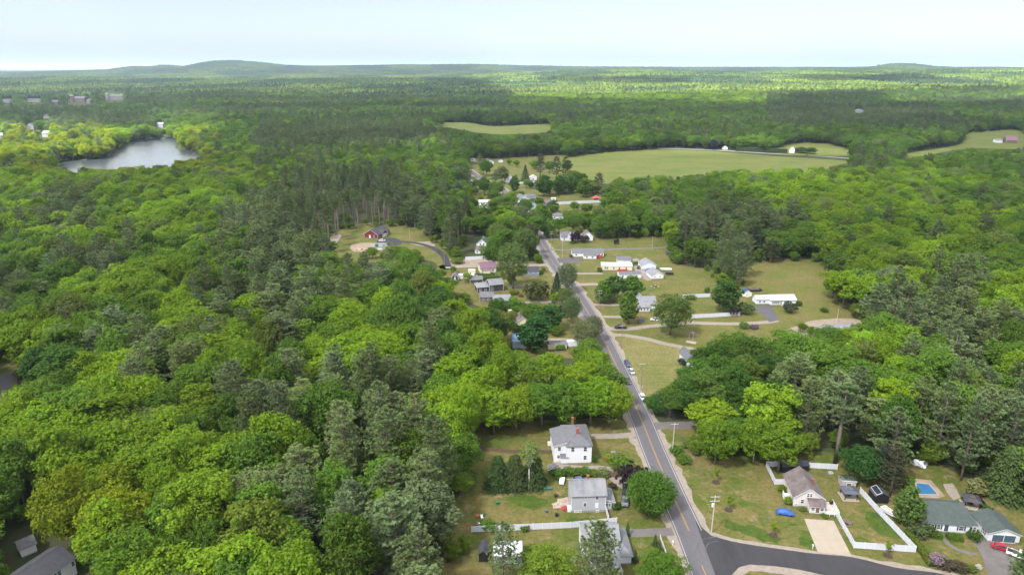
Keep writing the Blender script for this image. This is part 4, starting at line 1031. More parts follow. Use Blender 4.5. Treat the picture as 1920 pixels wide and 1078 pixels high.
H, W = house('porch_house', 'white house with grey roof and front porch between two big trees', (1190, 582), (1230, 581))
block(H, 0, W, 0, 8, 3.3, 'x', 2.6, WHITE, R_LIGHT); block(H, 1.6, 6.8, -2.6, -.02, 2.6, 'shed_f', .9, WHITE, R_LIGHT)
wins(H, (1.6, 6.8, -2.6, 0), 'f', (1.0, 2.6, 4.2), .9, .8, 1.2); block(H, 3.2, 6.2, 8.05, 17, 3.4, 'y', 2.2, PALEBLUE, R_LIGHT); wins(H, (3.2, 6.2, 8.05, 17), 'f', (1.5,), 3.4, .8, 1)
H, W = house('white_ranch', 'long white metal-roofed ranch house beside the dry field', (1444, 572.7), (1491.6, 572))
block(H, 0, W, 0, 7.5, 2.9, 'x', 1.5, WHITE, R_WHITE)
wins(H, (0, W, 0, 7.5), 'f', (1.3, 2.3, 3.3, 4.3, 7.4, 8.4, 9.4, 10.4), .9, .7, 1.3); opening(H, 0, W, 0, 7.5, 'f', 5.5, .35, .9, 2.0, name='door', pane=FOUND)
block(H, -6.5, -.02, 1.8, 7.2, 2.7, 'x', 1.2, WHITE, R_WHITE); wins(H, (-6.5, 0, 1.8, 7.2), 'f', (1.8, 4.0), 1.0, .8, .9)
MB().box(5.0, 6.1, -1.9, -.05, 0, .5).build('step', CONCRETE, H)
H, W = house('blue_shed', 'small white-fronted shed with dark blue roof behind the ranch', (1394.3, 557), (1408.4, 556.8), cat='shed')
block(H, 0, W, 0, 5, 2.3, 'y', 1.2, WHITE, mat('shingle_navy', (.03, .045, .10), .8), o=.2); opening(H, 0, W, 0, 5, 'f', W / 2, .1, 1.7, 1.9, name='door', pane=CREAM)
H, W = house('hip_roof_house', 'house with pale grey hipped roof above the right-hand woods', (1549, 637), (1609, 632))
block(H, 0, W, 0, 9.0, 2.8, 'x', 2.2, WHITE, R_LIGHT); block(H, 1.0, 6.5, -3.5, 2.0, 2.8, 'y', 1.7, WHITE, R_LIGHT)
for q in (8.4, 9.2): vent([c for c in H.children if c.name.startswith('roof')][0], q, 2.4, 3.9, .9)
H, W = house('grey_cottage', 'white-fronted cottage with dark roof poking from the trees by mown field', (1290, 690), (1304, 689))
block(H, 0, W, 0, 9, 3.4, 'y', 2.2, WHITE, R_GREY); wins(H, (0, W, 0, 9), 'f', (W * .3, W * .7), 1.0, .8, 1.3); wins(H, (0, W, 0, 9), 'f', (W * .5,), 3.5, .7, .9)
# --- sheds and shelters in the yards
H, W = house('black_shed', 'black shed in the lower yard beside the white fence', (898, 1053), (913, 1053.5), cat='shed')
block(H, 0, W, 0, 4.6, 2.1, 'y', .9, BLACK, R_DARK, o=.12, trim=BLACK, base=0)
H, W = house('white_shed', 'large white-roofed shed behind the small pine in the lower yard', (926, 1056), (978, 1056), cat='shed')
block(H, 0, W, 0, 5.2, 2.3, 'x', 1.0, GREY, R_WHITE, o=.2); opening(H, 0, W, 0, 5.2, 'f', W - 1.6, .2, 1.2, 1.9, name='door', pane=mat('door_teal', (.04, .12, .12), .6))
H, W = house('garden_shed', 'low garden shed with striped slate roof by white two-storey house', (1028, 889), (1047, 889), cat='shed')
block(H, 0, W, 0, 2.6, 1.3, 'y', .8, BROWNW, R_GREY, o=.15, base=0)
H, W = house('garden_shed', 'grey board shed under the dark tree behind the gazebo', (1577, 913), (1604, 915), cat='shed')
block(H, 0, W, 0, 3, 1.7, 'shed_b', .4, WOODW, R_GREY, o=.15, base=0); opening(H, 0, W, 0, 3, 'f', 2.0, .1, 1.2, 1.4, name='door', pane=BROWNW)
H, W = house('solar_shed', 'black shed with a white-framed solar panel on its roof', (1640, 943), (1665, 944), cat='shed')
ro = block(H, 0, W, 0, 4.2, 2.1, 'y', 1.0, BLACK, R_DARK, o=.15, trim=BLACK, base=0)
s_ = 1.0 / (W / 2); q_ = [(.25, .2, 2.1 + s_ * .25 + .28), (W / 2 - .2, .2, 2.1 + s_ * (W / 2 - .2) + .28), (W / 2 - .2, 3.9, 2.1 + s_ * (W / 2 - .2) + .28), (.25, 3.9, 2.1 + s_ * .25 + .28)]
pn = MB(); pn.slab(q_, .04); pn = pn.build('solar_panel', mat('solar_cells', (.02, .022, .035), .25), ro)
fm = MB()
for i in range(4): fm.tube([Vector(q_[i]) + Vector((0, 0, .03)), Vector(q_[(i + 1) % 4]) + Vector((0, 0, .03))], .05, 4)
fm.build('panel_frame', TRIM, pn)
H, W = house('black_shed', 'long black shed behind the tan house inside the white fence', (1466, 886), (1516, 884), cat='shed')
block(H, 0, W, 0, 3.0, 2.0, 'x', .8, BLACK, R_DARK, o=.15, trim=BLACK, base=0)
def gazebo(name, label, fl, fr, depth, roofm, h=2.3, rise=.9):
    H, W = house(name, label, fl, fr, cat='gazebo')
    MB().box(-.5, W + .5, -.5, depth + .5, .04, .16).build('slab', CONCRETE, H)
    for i, (a, b) in enumerate(((.1, .1), (W - .1, .1), (.1, depth - .1), (W - .1, depth - .1))): MB().box(a - .08, a + .08, b - .08, b + .08, .165, h).build('post', BLACK, H)
    r_ = MB(); m_ = (W / 2, depth / 2, h + rise); e = [(-.4, -.4, h), (W + .4, -.4, h), (W + .4, depth + .4, h), (-.4, depth + .4, h)]
    k1 = [tuple(np.array(p) * .4 + np.array(m_) * .6) for p in e]
    for i in range(4): rslab(r_, [e[i], e[(i + 1) % 4], k1[(i + 1) % 4], k1[i]], .06)
    t = [(p[0], p[1], p[2] + .22) for p in k1]
    r_.build('roof', [roofm, roofm], H)
    c_ = MB(); mm = (m_[0], m_[1], m_[2] + .35)
    for i in range(4): rslab(c_, [t[i], t[(i + 1) % 4], mm], .05)
    c_.build('roof_cap', [roofm, roofm], H)
    tb = MB().lathe([(.05, .16), (.06, .8), (.7, .82), (.7, .88)], 12, c=(W / 2, depth / 2, 0)); tb.build('table', BLACK, H)
    return H
gazebo('gazebo', 'slate-roofed gazebo on a concrete slab inside the white fence', (1583, 938), (1607, 939), 3.4, mat('gazebo_slate', (.05, .06, .085), .6))
gazebo('gazebo', 'black gazebo behind the garage near the pool', (1808, 952), (1836, 957), 3.6, mat('gazebo_black', (.035, .032, .04), .6))
# --- far village
def small(name, label, fl, fr, depth, h, roof, rise, wall, rm, wn=(), cat='house'):
    H, W = house(name, label, fl, fr, cat=cat)
    block(H, 0, W, 0, depth, h, roof, rise, wall, rm, o=.3)
    for f in wn: opening(H, 0, W, 0, depth, 'f', W * f, h - 1.9, 1.0, 1.3)
    return H, W
H, W = small('white_house', 'tall white flat-topped house left of the far village trees', (898, 391), (918, 391), 9, 5.6, 'x', .8, WHITE, R_WHITE, (.25, .5))
H, W = house('white_farmhouse', 'rambling white house of three gables in the far village', (974, 383), (1006, 380))
block(H, 0, 8, 0, 8, 5.0, 'y', 2.8, WHITE, R_GREY); wins(H, (0, 8, 0, 8), 'f', (2.4, 5.6), 3.4, .9, 1.4); block(H, 8.05, W, 1.5, 8, 5.2, 'x', 2.2, WHITE, R_GREY); block(H, -5, -.05, 3, 11, 3.2, 'x', 2.2, WHITE, R_GREY)
small('blue_house', 'pale blue house with brick chimney in front of rambling white house', (988, 393.5), (1006, 392.5), 7, 4.2, 'y', 2.2, PALEBLUE, R_GREY, (.35, .7))
small('grey_house', 'low lilac-grey house with mauve roof in the far village', (1010, 388), (1036, 387), 7, 3.0, 'x', 2.0, PALEBLUE, R_MAUVE, (.3, .6))
small('hip_house', 'white house with dark hipped roof below the long white fence', (1036, 411.5), (1056, 412), 8, 2.8, 'hip', 2.0, WHITE, R_GREY, (.2,))
small('white_box_shed', 'tiny white shed at the left end of the long fence', (1034, 377.5), (1042, 377.5), 3, 2.6, 'flat', 0, WHITE, R_WHITE, (.5,), 'shed')
H, W = house('red_pavilion', 'small red-roofed pavilion at the right end of long fence', (1112.5, 377.5), (1125, 377), cat='pavilion')
for a, b in ((.2, .2), (W - .2, .2), (.2, 4.3), (W - .2, 4.3)): MB().box(a - .12, a + .12, b - .12, b + .12, 0, 2.5).build('post', CREAM, H)
r_ = MB(); [rslab(r_, [(-.5, -.5, 2.5), (W + .5, -.5, 2.5), (W / 2, 2.2, 4.6)]), rslab(r_, [(W + .5, -.5, 2.5), (W + .5, 4.9, 2.5), (W / 2, 2.2, 4.6)]), rslab(r_, [(W + .5, 4.9, 2.5), (-.5, 4.9, 2.5), (W / 2, 2.2, 4.6)]), rslab(r_, [(-.5, 4.9, 2.5), (-.5, -.5, 2.5), (W / 2, 2.2, 4.6)])]
r_.build('roof', [mat('roof_red', (.30, .04, .03), .7), TRIM], H); MB().box(.4, W - .4, 3.4, 4.2, .02, 1.6).build('back_wall', REDD, H)
small('white_garage', 'white garage with front gable beside the short far fence', (993.5, 338.5), (1006, 338.5), 8, 3.0, 'y', 2.0, WHITE, R_WHITE, (.5,), 'garage')
small('white_house', 'white gabled house at the bend of far road', (948, 343.5), (963, 343), 9, 5.0, 'y', 2.8, WHITE, R_LIGHT, (.3, .7))
small('white_shed', 'small white gabled shed nearest the far wood edge', (881.5, 303.5), (891, 303), 6, 3.0, 'y', 1.7, WHITE, R_LIGHT, (.6,), 'shed')
small('low_house', 'low house with grey roof facing the far meadow', (903, 308.5), (926, 308), 9, 2.8, 'y', 3.2, WHITE, R_GREY)
small('white_shed', 'tiny white shed beside the far meadow fence', (936, 305.5), (943, 305.3), 4, 2.8, 'y', 1.3, WHITE, R_GREY, (), 'shed')
small('white_house', 'white house left of the far bend in the road', (878, 347), (888, 347), 9, 4.5, 'y', 2.4, WHITE, R_GREY, (.5,))
small('roadside_garage', 'small white garage beside the dark round tree on far road', (1355, 281), (1364, 281.2), 7, 3.0, 'y', 2.4, WHITE, R_BROWN, (), 'garage')
small('roadside_house', 'tall narrow white house on the far road', (1480, 287.6), (1489, 288), 8, 6.2, 'y', 2.4, WHITE, R_LIGHT, (.5,))
small('barn', 'brown barn with purple-grey roof on the far right field', (1886, 269.5), (1908, 270), 16, 5, 'x', 6, BROWNW, R_MAUVE, (), 'barn')
small('white_shed', 'low white shed left of the brown barn', (1866, 268.5), (1879, 268.7), 8, 4, 'x', 2, WHITE, R_LIGHT, (), 'shed')
WFAR = mat('siding_far', (.24, .24, .25), .7); MILLB = mat('mill_brick', (.11, .06, .052), .9, .2, .05); MILLW = mat('mill_pale', (.19, .175, .175), .9, .1, .05)
def mill(label, fl, fr, depth, h, wall, rise=5, tower=None, n=8, fl_=4):
    H, W = house('mill_building', label, fl, fr, cat='mill')
    block(H, 0, W, 0, depth, h, 'x', rise, wall, R_GREY, o=.6)
    for f in range(fl_):
        for k in range(n): opening(H, 0, W, 0, depth, 'f', W * (k + .5) / n, 2.0 + f * (h - 2) / fl_, W / n * .4, (h - 2) / fl_ * .55, proud=.1)
    if tower:
        tw = MB().box(tower, tower + 7, -4, 3, 0, h + 9); tw = tw.build('tower', wall, H); MB().box(tower - .5, tower + 7.5, -4.5, 3.5, h + 9, h + 10).build('cornice', TRIM, tw)
mill('wide red brick mill among trees beyond the river', (134, 193.5), (162, 193.5), 24, 14, MILLB, 6, 3.0)
mill('pale brick annex right of the red mill', (163, 195), (172, 195), 18, 10, MILLW, 3, None, 4, 3)
mill('pale stone mill with corner tower beyond the river', (199, 188), (224, 189), 26, 13, MILLW, 6, 4.0)
mill('small brick mill left of the wide mill', (97, 197), (112, 197), 16, 9, MILLB, 4, None, 5, 3)
mill('long white factory roof at far left', (6, 193), (26, 193), 18, 8, WFAR, 2, None, 6, 2)
mill('white factory left of the small brick mill', (52, 192), (78, 192), 18, 8, WFAR, 2, None, 7, 2)
small('white_chapel', 'white chapel with pale roof in the left far woods', (80, 223), (92, 223.5), 14, 5, 'y', 4, WFAR, R_LIGHT, (), 'chapel')
small('riverside_house', 'white house high in the sunlit riverside trees', (80, 258), (90, 259), 12, 7, 'x', 4, WFAR, R_LIGHT, (.5,))
small('riverside_house', 'grey-roofed house behind the sunlit riverside trees', (50, 244), (64, 244), 12, 7, 'y', 5, GREY, R_GREY, (.5,))
small('riverside_house', 'pale house at left edge above the river', (-4, 263), (7, 263), 12, 7, 'x', 4, WFAR, R_LIGHT, (.5,))
small('riverside_shed', 'white shed on the far river bank', (294, 240), (306, 240), 12, 7, 'x', 3, WFAR, R_LIGHT, (), 'shed')
small('hill_house', 'white house showing in the dark woods at right', (1604, 212), (1617, 212), 14, 5, 'y', 4, WFAR, R_LIGHT, (.5,))
small('hill_house', 'white houses roofline on the far lit slope', (1128, 139.5), (1146, 139.7), 30, 12, 'x', 6, WFAR, R_LIGHT)
# ------------------------------------------------------------------ fences
def unit_box(name, m):
    me = bpy.data.meshes.new(name); b = MB().box(0, 1, -.5, .5, 0, 1); me.from_pydata(b.v, [], b.f); me.materials.append(m); return me
FP, FPO = unit_box('fence_panel', VINYL), unit_box('fence_post', mat('vinyl_post', (.54, .55, .6), .45))
BP, BPO = unit_box('board_panel', BROWNW), unit_box('board_post', BROWNW)
def fence(label, pts, h=1.85, panel=2.4, pm=None, pom=None, name='white_fence', world=False, cap=True):
    pm, pom = pm or FP, pom or FPO
    W = pts if world else [G(*p) for p in pts]
    o = W[0]; root = thing(name, label, 'fence', (o[0], o[1], float(hfun(o[0], o[1]))))
    first = True
    for a, b in zip(W[:-1], W[1:]):
        L = math.hypot(b[0] - a[0], b[1] - a[1]); n = max(1, round(L / panel)); an = math.atan2(b[1] - a[1], b[0] - a[0]); s = L / n
        for k in range(n + 1):
            x, y = a[0] + (b[0] - a[0]) * k / n - o[0], a[1] + (b[1] - a[1]) * k / n - o[1]
            if k < n:
                q = link('panel', pm, root); q.location = (x + math.cos(an) * .07, y + math.sin(an) * .07, .06); q.rotation_euler = (0, 0, an); q.scale = (s - .14, .05, h - .06)
            if k > 0 or first:
                q = link('post', pom, root); q.location = (x - .065 * math.cos(an), y - .065 * math.sin(an), 0); q.rotation_euler = (0, 0, an); q.scale = (.13, .13, h + .12)
        first = False
    return root
fence('white vinyl fence along the lawn below the light grey house', [(884, 997.5), (930, 995.5), (1069, 989.4), (1156, 981)])
fence('short white fence from grey house corner down to the long fence', [(1134.5, 954), (1141, 977)])
fence('dark brown board fence left of the white two-storey house', [(884, 838), (915, 845), (960, 849.5), (1044, 850)], 1.2, 2.4, BP, BPO, 'brown_fence')
fence('brown board fence overgrown by shrubs above the grey house', [(1108, 893), (1160, 893.5)], 1.6, 2.4, BP, BPO, 'brown_fence')
fence('white vinyl fence wrapping behind the tan house', [(1470, 908), (1452.5, 908), (1436.2, 874.4), (1500, 876), (1569.4, 880)])
fence('white vinyl fence round the lawn right of the concrete drive', [(1568, 968), (1600.8, 1027), (1715.8, 1035), (1652, 968), (1612, 924)])
fence('low white rail fence beside the bottom driveway', [(1237.7, 1009), (1253, 1051)], 1.0)
fence('short white fence at the bottom edge by the cottage porch', [(1158.7, 1056), (1167, 1080)], 1.5)
fence('white fence between the two big trees across the yard', [(1278.6, 559), (1331, 557)], 2.0)
fence('white fence along the gravel lane below the plum tree', [(1297, 597), (1387, 592)], 2.0)
fence('pale fence below the green-gabled house', [(872.6, 488), (909, 486)], 2.2)
fence('long white fence across the far village lawn', [(1036, 384.5), (1080, 382), (1129, 380)], 2.4, 4.0)
fence('short white fence beside the far white garage', [(973, 345), (1007, 343)], 2.2, 4.0)
fence('dark wire fence behind the black gazebo', [(1836, 938), (1868, 975)], 1.2, 2.4, unit_box('wire_panel', BLACK), unit_box('wire_post', BLACK), 'wire_fence')
# ------------------------------------------------------------------ poles
POLEM = mat('pole_wood', (.17, .145, .125), .9, .2, 1.5, streak=(3, 3, .4)); POLEL = mat('pole_wood_pale', (.36, .335, .30), .9, .15, 1.5, streak=(3, 3, .4))
def pole(label, px, py, h=10.5, arms=1, m=None, tr=False, yaw=0.1, lamp=False):
    x, y = G(px, py); m = m or POLEM
    root = thing('utility_pole', label, 'utility pole', (x, y, 0), yaw, 'utility poles along the road')
    MB().tube([(0, 0, -.5), (0, 0, h)], [.17, .11], 8).build('pole', m, root)
    for a in range(arms):
        z = h - .35 - a * 1.25
        ar = MB().box(-1.25, 1.25, -.2, -.08, z - .07, z + .07).build('crossarm', POLEL, root)
        for k in (-1.1, -.55, .55, 1.1): MB().lathe([(.04, z + .07), (.07, z + .15), (.05, z + .27)], 6, c=(k, -.14, 0)).build('insulator', STEEL, ar)
    if tr: MB().lathe([(.24, h - 3.4), (.26, h - 3.3), (.26, h - 2.5), (.2, h - 2.4)], 10, c=(-.42, 0, 0)).build('transformer', TRIM, root)
    if lamp: MB().tube([(0, 0, h - 2.8), (-1.6, 0, h - 2.6), (-2.0, 0, h - 2.65)], [.04, .04, .09], 6).build('lamp_arm', STEEL, root)
    return (x, y, h)
PL = [pole('pale double-armed pole with transformer at the road junction', 1333.6, 999.6, 11.5, 2, POLEL, True, .05, True),
      pole('pale pole by the paved drive opposite white two-storey house', 1260.6, 848.5, 10.5, 1, POLEL),
      pole('dark pole beside the white parked car and the mown field', 1201.6, 731, 11, 1),
      pole('dark pole where two gravel lanes leave the road', 1164.7, 654, 11, 1),
      pole('dark double-armed pole in front of the three round trees', 1122.8, 581.6, 10.5, 2),
      pole('dark pole right of the tall pale roadside tree', 1081.7, 526.5, 9.5, 1),
      pole('pale pole beside the ranch house forecourt', 1054, 485, 11, 1, POLEL),
      pole('dark pole at the farmhouse drive entrance', 1033.6, 467.4, 12, 2),
      pole('pale pole behind the roadside trees up the hill', 1011, 434.5, 11, 1, POLEL)]
pole('dark pole at the foot of the red house driveway', 833.6, 496, 11, 1)
def mast(name, label, px, py, h, r, m, cat='pole'):
    x, y = G(px, py); root = thing(name, label, cat, (x, y, 0))
    MB().tube([(0, 0, -.3), (0, 0, h)], [r, r * .6], 8).build('shaft', m, root); MB().lathe([(r * .9, h), (r * 1.3, h + .12), (r * .3, h + .24)], 8).build('cap', m, root)
mast('flagpole', 'bare pale flagpole on the lawn near the farmhouse', 1222.6, 467.5, 8.5, .11, POLEL)
mast('bare_pole', 'bare pale pole beside the hipped grey roof', 1568, 607.5, 7.5, .12, POLEL)
mast('bare_pole', 'thin pale pole on the lawn right of the red house', 768, 446.5, 7.5, .10, POLEL)
ORDN = ['nearest', 'second', 'third', 'fourth', 'fifth', 'sixth', 'seventh', 'eighth', 'ninth']
WIRE = mat('wire', (.05, .05, .05), .6)
for i in range(len(PL) - 1):
    a, b = Vector(PL[i]), Vector(PL[i + 1]); w = MB()
    for off in (-1.1, -.55, .55, 1.1):
        p = []
        for k in range(9):
            t = k / 8; q = a.lerp(b, t); q.x += off; q.z -= .1 + 4 * .9 * t * (1 - t); p.append(q)
        w.tube(p, .018, 4, cap=False)
    tag(w.build('power_line', WIRE), 'power lines strung from the %s to the %s roadside pole' % (ORDN[i], ORDN[i + 1]), 'power line', 'power lines along the main road')
# far masts on the skyline
def tower(label, px, py, h, w):
    x, y = GT(px, py); z = float(hfun(x, y)) - 3; root = thing('radio_mast', label, 'radio mast', (x, y, z))
    t = MB()
    for k in range(3): an = k * 2.094; t.tube([(w * math.cos(an), w * math.sin(an), 0), (w * .5 * math.cos(an), w * .5 * math.sin(an), h)], .45, 4)
    for q in range(12):
        f = 1 - .5 * q / 12
        for k in range(3): t.tube([(w * f * math.cos(k * 2.094), w * f * math.sin(k * 2.094), h * q / 12), (w * f * math.cos((k + 1) * 2.094), w * f * math.sin((k + 1) * 2.094), h * (q + 1) / 12)], .3, 4)
    t.build('lattice', STEEL, root); MB().lathe([(w * .9, h * .86), (w * 1.1, h * .9), (w * .9, h)], 8).build('antennas', STEEL, root)
tower('tall lattice mast standing on the skyline right of centre', 1229, 133, 75, 2.6)
tower('small mast on top of the rounded hill at right', 1694, 124.5, 35, 1.8)
# ------------------------------------------------------------------ vehicles
RUB = mat('tyre_rubber', (.012, .012, .012), .9); RIM = mat('wheel_rim', (.25, .25, .26), .35, metal=.8); LENS = mat('lamp_lens', (.5, .5, .5), .1); TAIL = mat('tail_lamp', (.25, .01, .01), .2); PLATE = mat('plate', (.6, .6, .6), .5)
def paint(n, c): return mat(n, c, .25, .03, coat=.6)
CARP = dict(white=paint('paint_white', (.60, .61, .62)), black=paint('paint_black', (.008, .008, .010)), blue=paint('paint_navy', (.02, .035, .09)), silver=paint('paint_silver', (.30, .31, .33)), red=paint('paint_red', (.30, .012, .02)), grey=paint('paint_grey', (.075, .08, .085)))
def loft(mb, secs, m=0):
    """secs: list of (x, half width bottom, half width top, z bottom, z top) along the car"""
    n = len(secs); V = []
    for x, wb, wt, zb, zt in secs: V += [(x, -wb, zb), (x, -wb * 1.02, zb + (zt - zb) * .55), (x, -wt, zt), (x, wt, zt), (x, wb * 1.02, zb + (zt - zb) * .55), (x, wb, zb)]
    F = [(i * 6 + k, i * 6 + (k + 1) % 6, (i + 1) * 6 + (k + 1) % 6, (i + 1) * 6 + k) for i in range(n - 1) for k in range(6)]
    F += [tuple(reversed(range(6))), tuple(range((n - 1) * 6, n * 6))]
    mb.add(V, F, m)
def car(name, label, px, py, ang, col, kind='car', cat='car', world=None):
    x, y = world or G(px, py); root = thing(name, label, cat, (x, y, .05 + float(hfun(x, y))), ang)
    P = CARP[col]; b = MB()
    L = {'car': 4.6, 'suv': 4.8, 'pickup': 5.7}[kind]; w = .92 if kind != 'pickup' else 1.0; h1 = {'car': .88, 'suv': 1.02, 'pickup': 1.08}[kind]
    hl = L / 2
    if kind == 'pickup': S = [(-hl, w * .93, w * .95, .5, h1), (-hl + .1, w, w * .98, .42, h1 + .02), (hl - 1.6, w, w * .97, .38, h1 + .05), (hl - .25, w * .97, w * .9, .4, h1 - .04), (hl, w * .86, w * .8, .48, h1 - .2)]
    else: S = [(-hl, w * .86, w * .82, .45, h1 - .08), (-hl + .25, w * .97, w * .92, .3, h1 + .04), (-hl + 1.1, w, w * .96, .26, h1 + .05), (hl - 1.5, w, w * .96, .26, h1 + .02), (hl - .35, w * .95, w * .86, .3, h1 - .12), (hl, w * .8, w * .7, .42, h1 - .28)]
    loft(b, S)
    body = b.build('body', P, root, smooth=False)
    c0, c1 = {'car': (-1.75, 1.35), 'suv': (-2.25, 1.35), 'pickup': (-.55, 1.75)}[kind]; hr = {'car': 1.45, 'suv': 1.72, 'pickup': 1.85}[kind]
    g = MB(); r0, r1 = c0 + (.55 if kind == 'car' else .22), c1 - .75
    loft(g, [(c0, w * .88, w * .82, h1 - .02, h1 + .03), (r0, w * .9, w * .70, h1 - .02, hr - .05), (r1, w * .9, w * .70, h1 - .02, hr - .05), (c1, w * .88, w * .80, h1 - .02, h1 + .03)])
    g.build('windows', GLASS, root)
    rf_ = MB(); rf_.box(r0 - .05, r1 + .05, -w * .71, w * .71, hr - .055, hr); rf_.build('roof', P, root)
    pl = MB()
    for sx in (r0, (r0 + r1) / 2, r1):
        for sy in (-1, 1): pl.tube([(sx + (.0), sy * w * .90, h1), (sx, sy * w * .705, hr - .02)], .045, 4)
    pl.build('pillars', P, root)
    if kind == 'pickup': MB().box(-hl + .12, c0 - .1, -w * .78, w * .78, h1 + .03, h1 + .06).build('bed', BLACK, root)
    for sx in (-hl + .95, hl - .95):
        for sy in (-1, 1):
            wh = MB().tube([(sx, sy * (w - .2), .33), (sx, sy * (w + .015), .33)], .34, 14).build('wheel', RUB, root)
            MB().tube([(sx, sy * (w + .016), .33), (sx, sy * (w + .03), .33)], .21, 10).build('rim', RIM, wh)
    for sy in (-1, 1):
        MB().box(hl - .2, hl + .01, sy * w * .62 - .16, sy * w * .62 + .16, h1 - .34, h1 - .2).build('headlight', LENS, root)
        MB().box(-hl - .01, -hl + .12, sy * w * .7 - .13, sy * w * .7 + .13, h1 - .3, h1 - .08).build('tail_light', TAIL, root)
        MB().box(c1 - .55, c1 - .35, sy * w * 1.0 - .02 + sy * .1, sy * w * 1.0 + .02 + sy * .1, h1 + .02, h1 + .16).build('mirror', P, root)
    return root
RA = R(91.5)
car('car', 'dark blue car parked ahead of silver car on the verge', 1176.5, 685, R(-84), 'blue', 'suv')
car('car', 'silver car parked behind the dark blue car on the verge', 1184, 698.5, R(-84), 'silver')
car('car', 'white car parked on the verge by the dark pole', 1204.5, 747, R(-84), 'white')
car('car', 'black car driving on the road under the overhanging tree', 1177, 717, R(-86), 'black')
car('pickup_truck', 'black pickup truck at the mouth of the gravel lane', 1163, 616, R(178), 'black', 'pickup', 'pickup truck')
car('car', 'white car parked under the big tree by the porch house', 1228.5, 601, R(170), 'white')
car('car', 'black car under the dark purple tree beside the grey house', 1172.5, 919, R(80), 'black', 'suv')
car('pickup_truck', 'dark grey pickup truck parked left of the round maple', 1171, 941, R(-98), 'grey', 'pickup', 'pickup truck')
car('car', 'navy car parked behind the light grey house', 1086, 903, R(5), 'blue')
car('car', 'red car parked in front of the blue garage doors', 1877, 1029, R(-28), 'red')
car('pickup_truck', 'white pickup parked beside the red car', 1912, 1045, R(-40), 'white', 'pickup', 'pickup truck')
car('car', 'grey car parked under the carport', 888, 530.5, R(5), 'grey')
car('car', 'dark car parked beside the garage with the blue tarpaulin', 1197.5, 503, R(70), 'black')
car('car', 'white car parked in front of the red house', 716.5, 452.5, R(10), 'white')
car('car', 'dark car in front of the green-gabled house', 906, 478.5, R(5), 'black')
car('car', 'dark car driving along the far road past the field', 1439, 287.5, R(-8), 'black')
car('car', 'dark car near the hedge on the far road', 1513, 292, R(-8), 'black')
car('car', 'grey car on the far village drive', 999, 354.5, R(10), 'silver')
car('car', 'dark car beside the lilac house in the far village', 1037, 391, R(5), 'black')
# ------------------------------------------------------------------ yard things
TARP = mat('tarpaulin_blue', (.022, .07, .24), .5, .2, 1.2, bump=.6); LEAFY = None
def lumpy(name, label, cat, px, py, rx, ry, rz, m, seed=0, ang=0.0, group=None, amp=.18, sub=3, skirt=True):
    x, y = G(px, py); rng = np.random.default_rng(seed + int(px)); ph = rng.uniform(0, 6.28, 9)
    bm = bmesh.new(); bmesh.ops.create_icosphere(bm, subdivisions=sub, radius=1.0)
    for v in bm.verts:
        c = v.co; n = amp * (math.sin(3.1 * c.x + ph[0]) * math.sin(2.7 * c.y + ph[1]) + .7 * math.sin(6.3 * c.x + ph[2]) * math.sin(5.7 * c.z + ph[3]) + .5 * math.sin(9 * c.y + ph[4]))
        k = 1 + n; z = c.z * k
        v.co = (c.x * k * rx, c.y * k * ry, max(-.02, z * rz))
    me = bpy.data.meshes.new(name); bm.to_mesh(me); bm.free(); me.materials.append(m)
    o = link(name, me); o.location = (x, y, .02); o.rotation_euler = (0, 0, ang)
    return tag(o, label, cat, group)
T = thing('covered_car', 'bright blue tarpaulin draped over a car on the lawn', 'covered car', (*G(1472.5, 963), .02), R(-14))
b = MB(); loft(b, [(-2.3, .9, .55, 0, .55), (-1.9, 1.02, .8, 0, .95), (-1.1, 1.06, .72, 0, 1.4), (.3, 1.06, .72, 0, 1.42), (1.0, 1.04, .8, 0, 1.0), (2.0, 1.0, .75, 0, .85), (2.35, .85, .5, 0, .45)])
b.build('cover', TARP, T, bevel=.12, smooth=True)
for sx in (-1.45, 1.45):
    for sy in (-1, 1): MB().tube([(sx, sy * .85, .3), (sx, sy * 1.09, .3)], .3, 10).build('wheel', RUB, T)
BOATW = mat('boat_hull', (.55, .55, .56), .3)
def boat(label, px, py, ang, L=5.6, cov=None):
    T = thing('boat', label, 'boat', (*G(px, py), 0), ang); b = MB(); w = L * .19
    S = [(-L / 2, w * .9, w, .55, 1.25), (-L * .1, w * .85, w * 1.05, .45, 1.3), (L * .25, w * .5, w * .8, .5, 1.4), (L * .42, w * .12, w * .35, .7, 1.5), (L / 2, .03, .06, 1.0, 1.55)]
    loft(b, S); b.build('hull', BOATW, T, smooth=False)
    c = MB(); loft(c, [(-L * .45, w * .8, w * .6, 1.2, 1.36), (0, w * .8, w * .55, 1.25, 1.6), (L * .22, w * .5, w * .3, 1.3, 1.55)]); c.build('cover', cov or TRIM, T)
    t = MB().tube([(-L * .3, -.7, .3), (-L * .3, .7, .3)], .06, 6).box(-L * .45, L * .62, -.06, .06, .38, .46).box(-L * .35, L * .2, -.5, -.4, .4, .52).box(-L * .35, L * .2, .4, .5, .4, .52); t.build('trailer', STEEL, T)
    for sy in (-1, 1): MB().tube([(-L * .3, sy * .75, .3), (-L * .3, sy * .95, .3)], .3, 12).build('wheel', RUB, T)
boat('white boat on a trailer behind the white fence', 1668, 965, R(-70), 5.0, mat('boat_tan', (.35, .32, .27), .7))
boat('white covered boat parked on the lawn beside two garages', 1248, 507.5, R(175), 7.0, mat('boat_cover_pale', (.5, .52, .55), .7))
lumpy('tarpaulin_heap', 'blue tarpaulin heap between the two white garages', 'tarpaulin', 1221, 508, 3.6, 1.6, 1.7, TARP, 3)
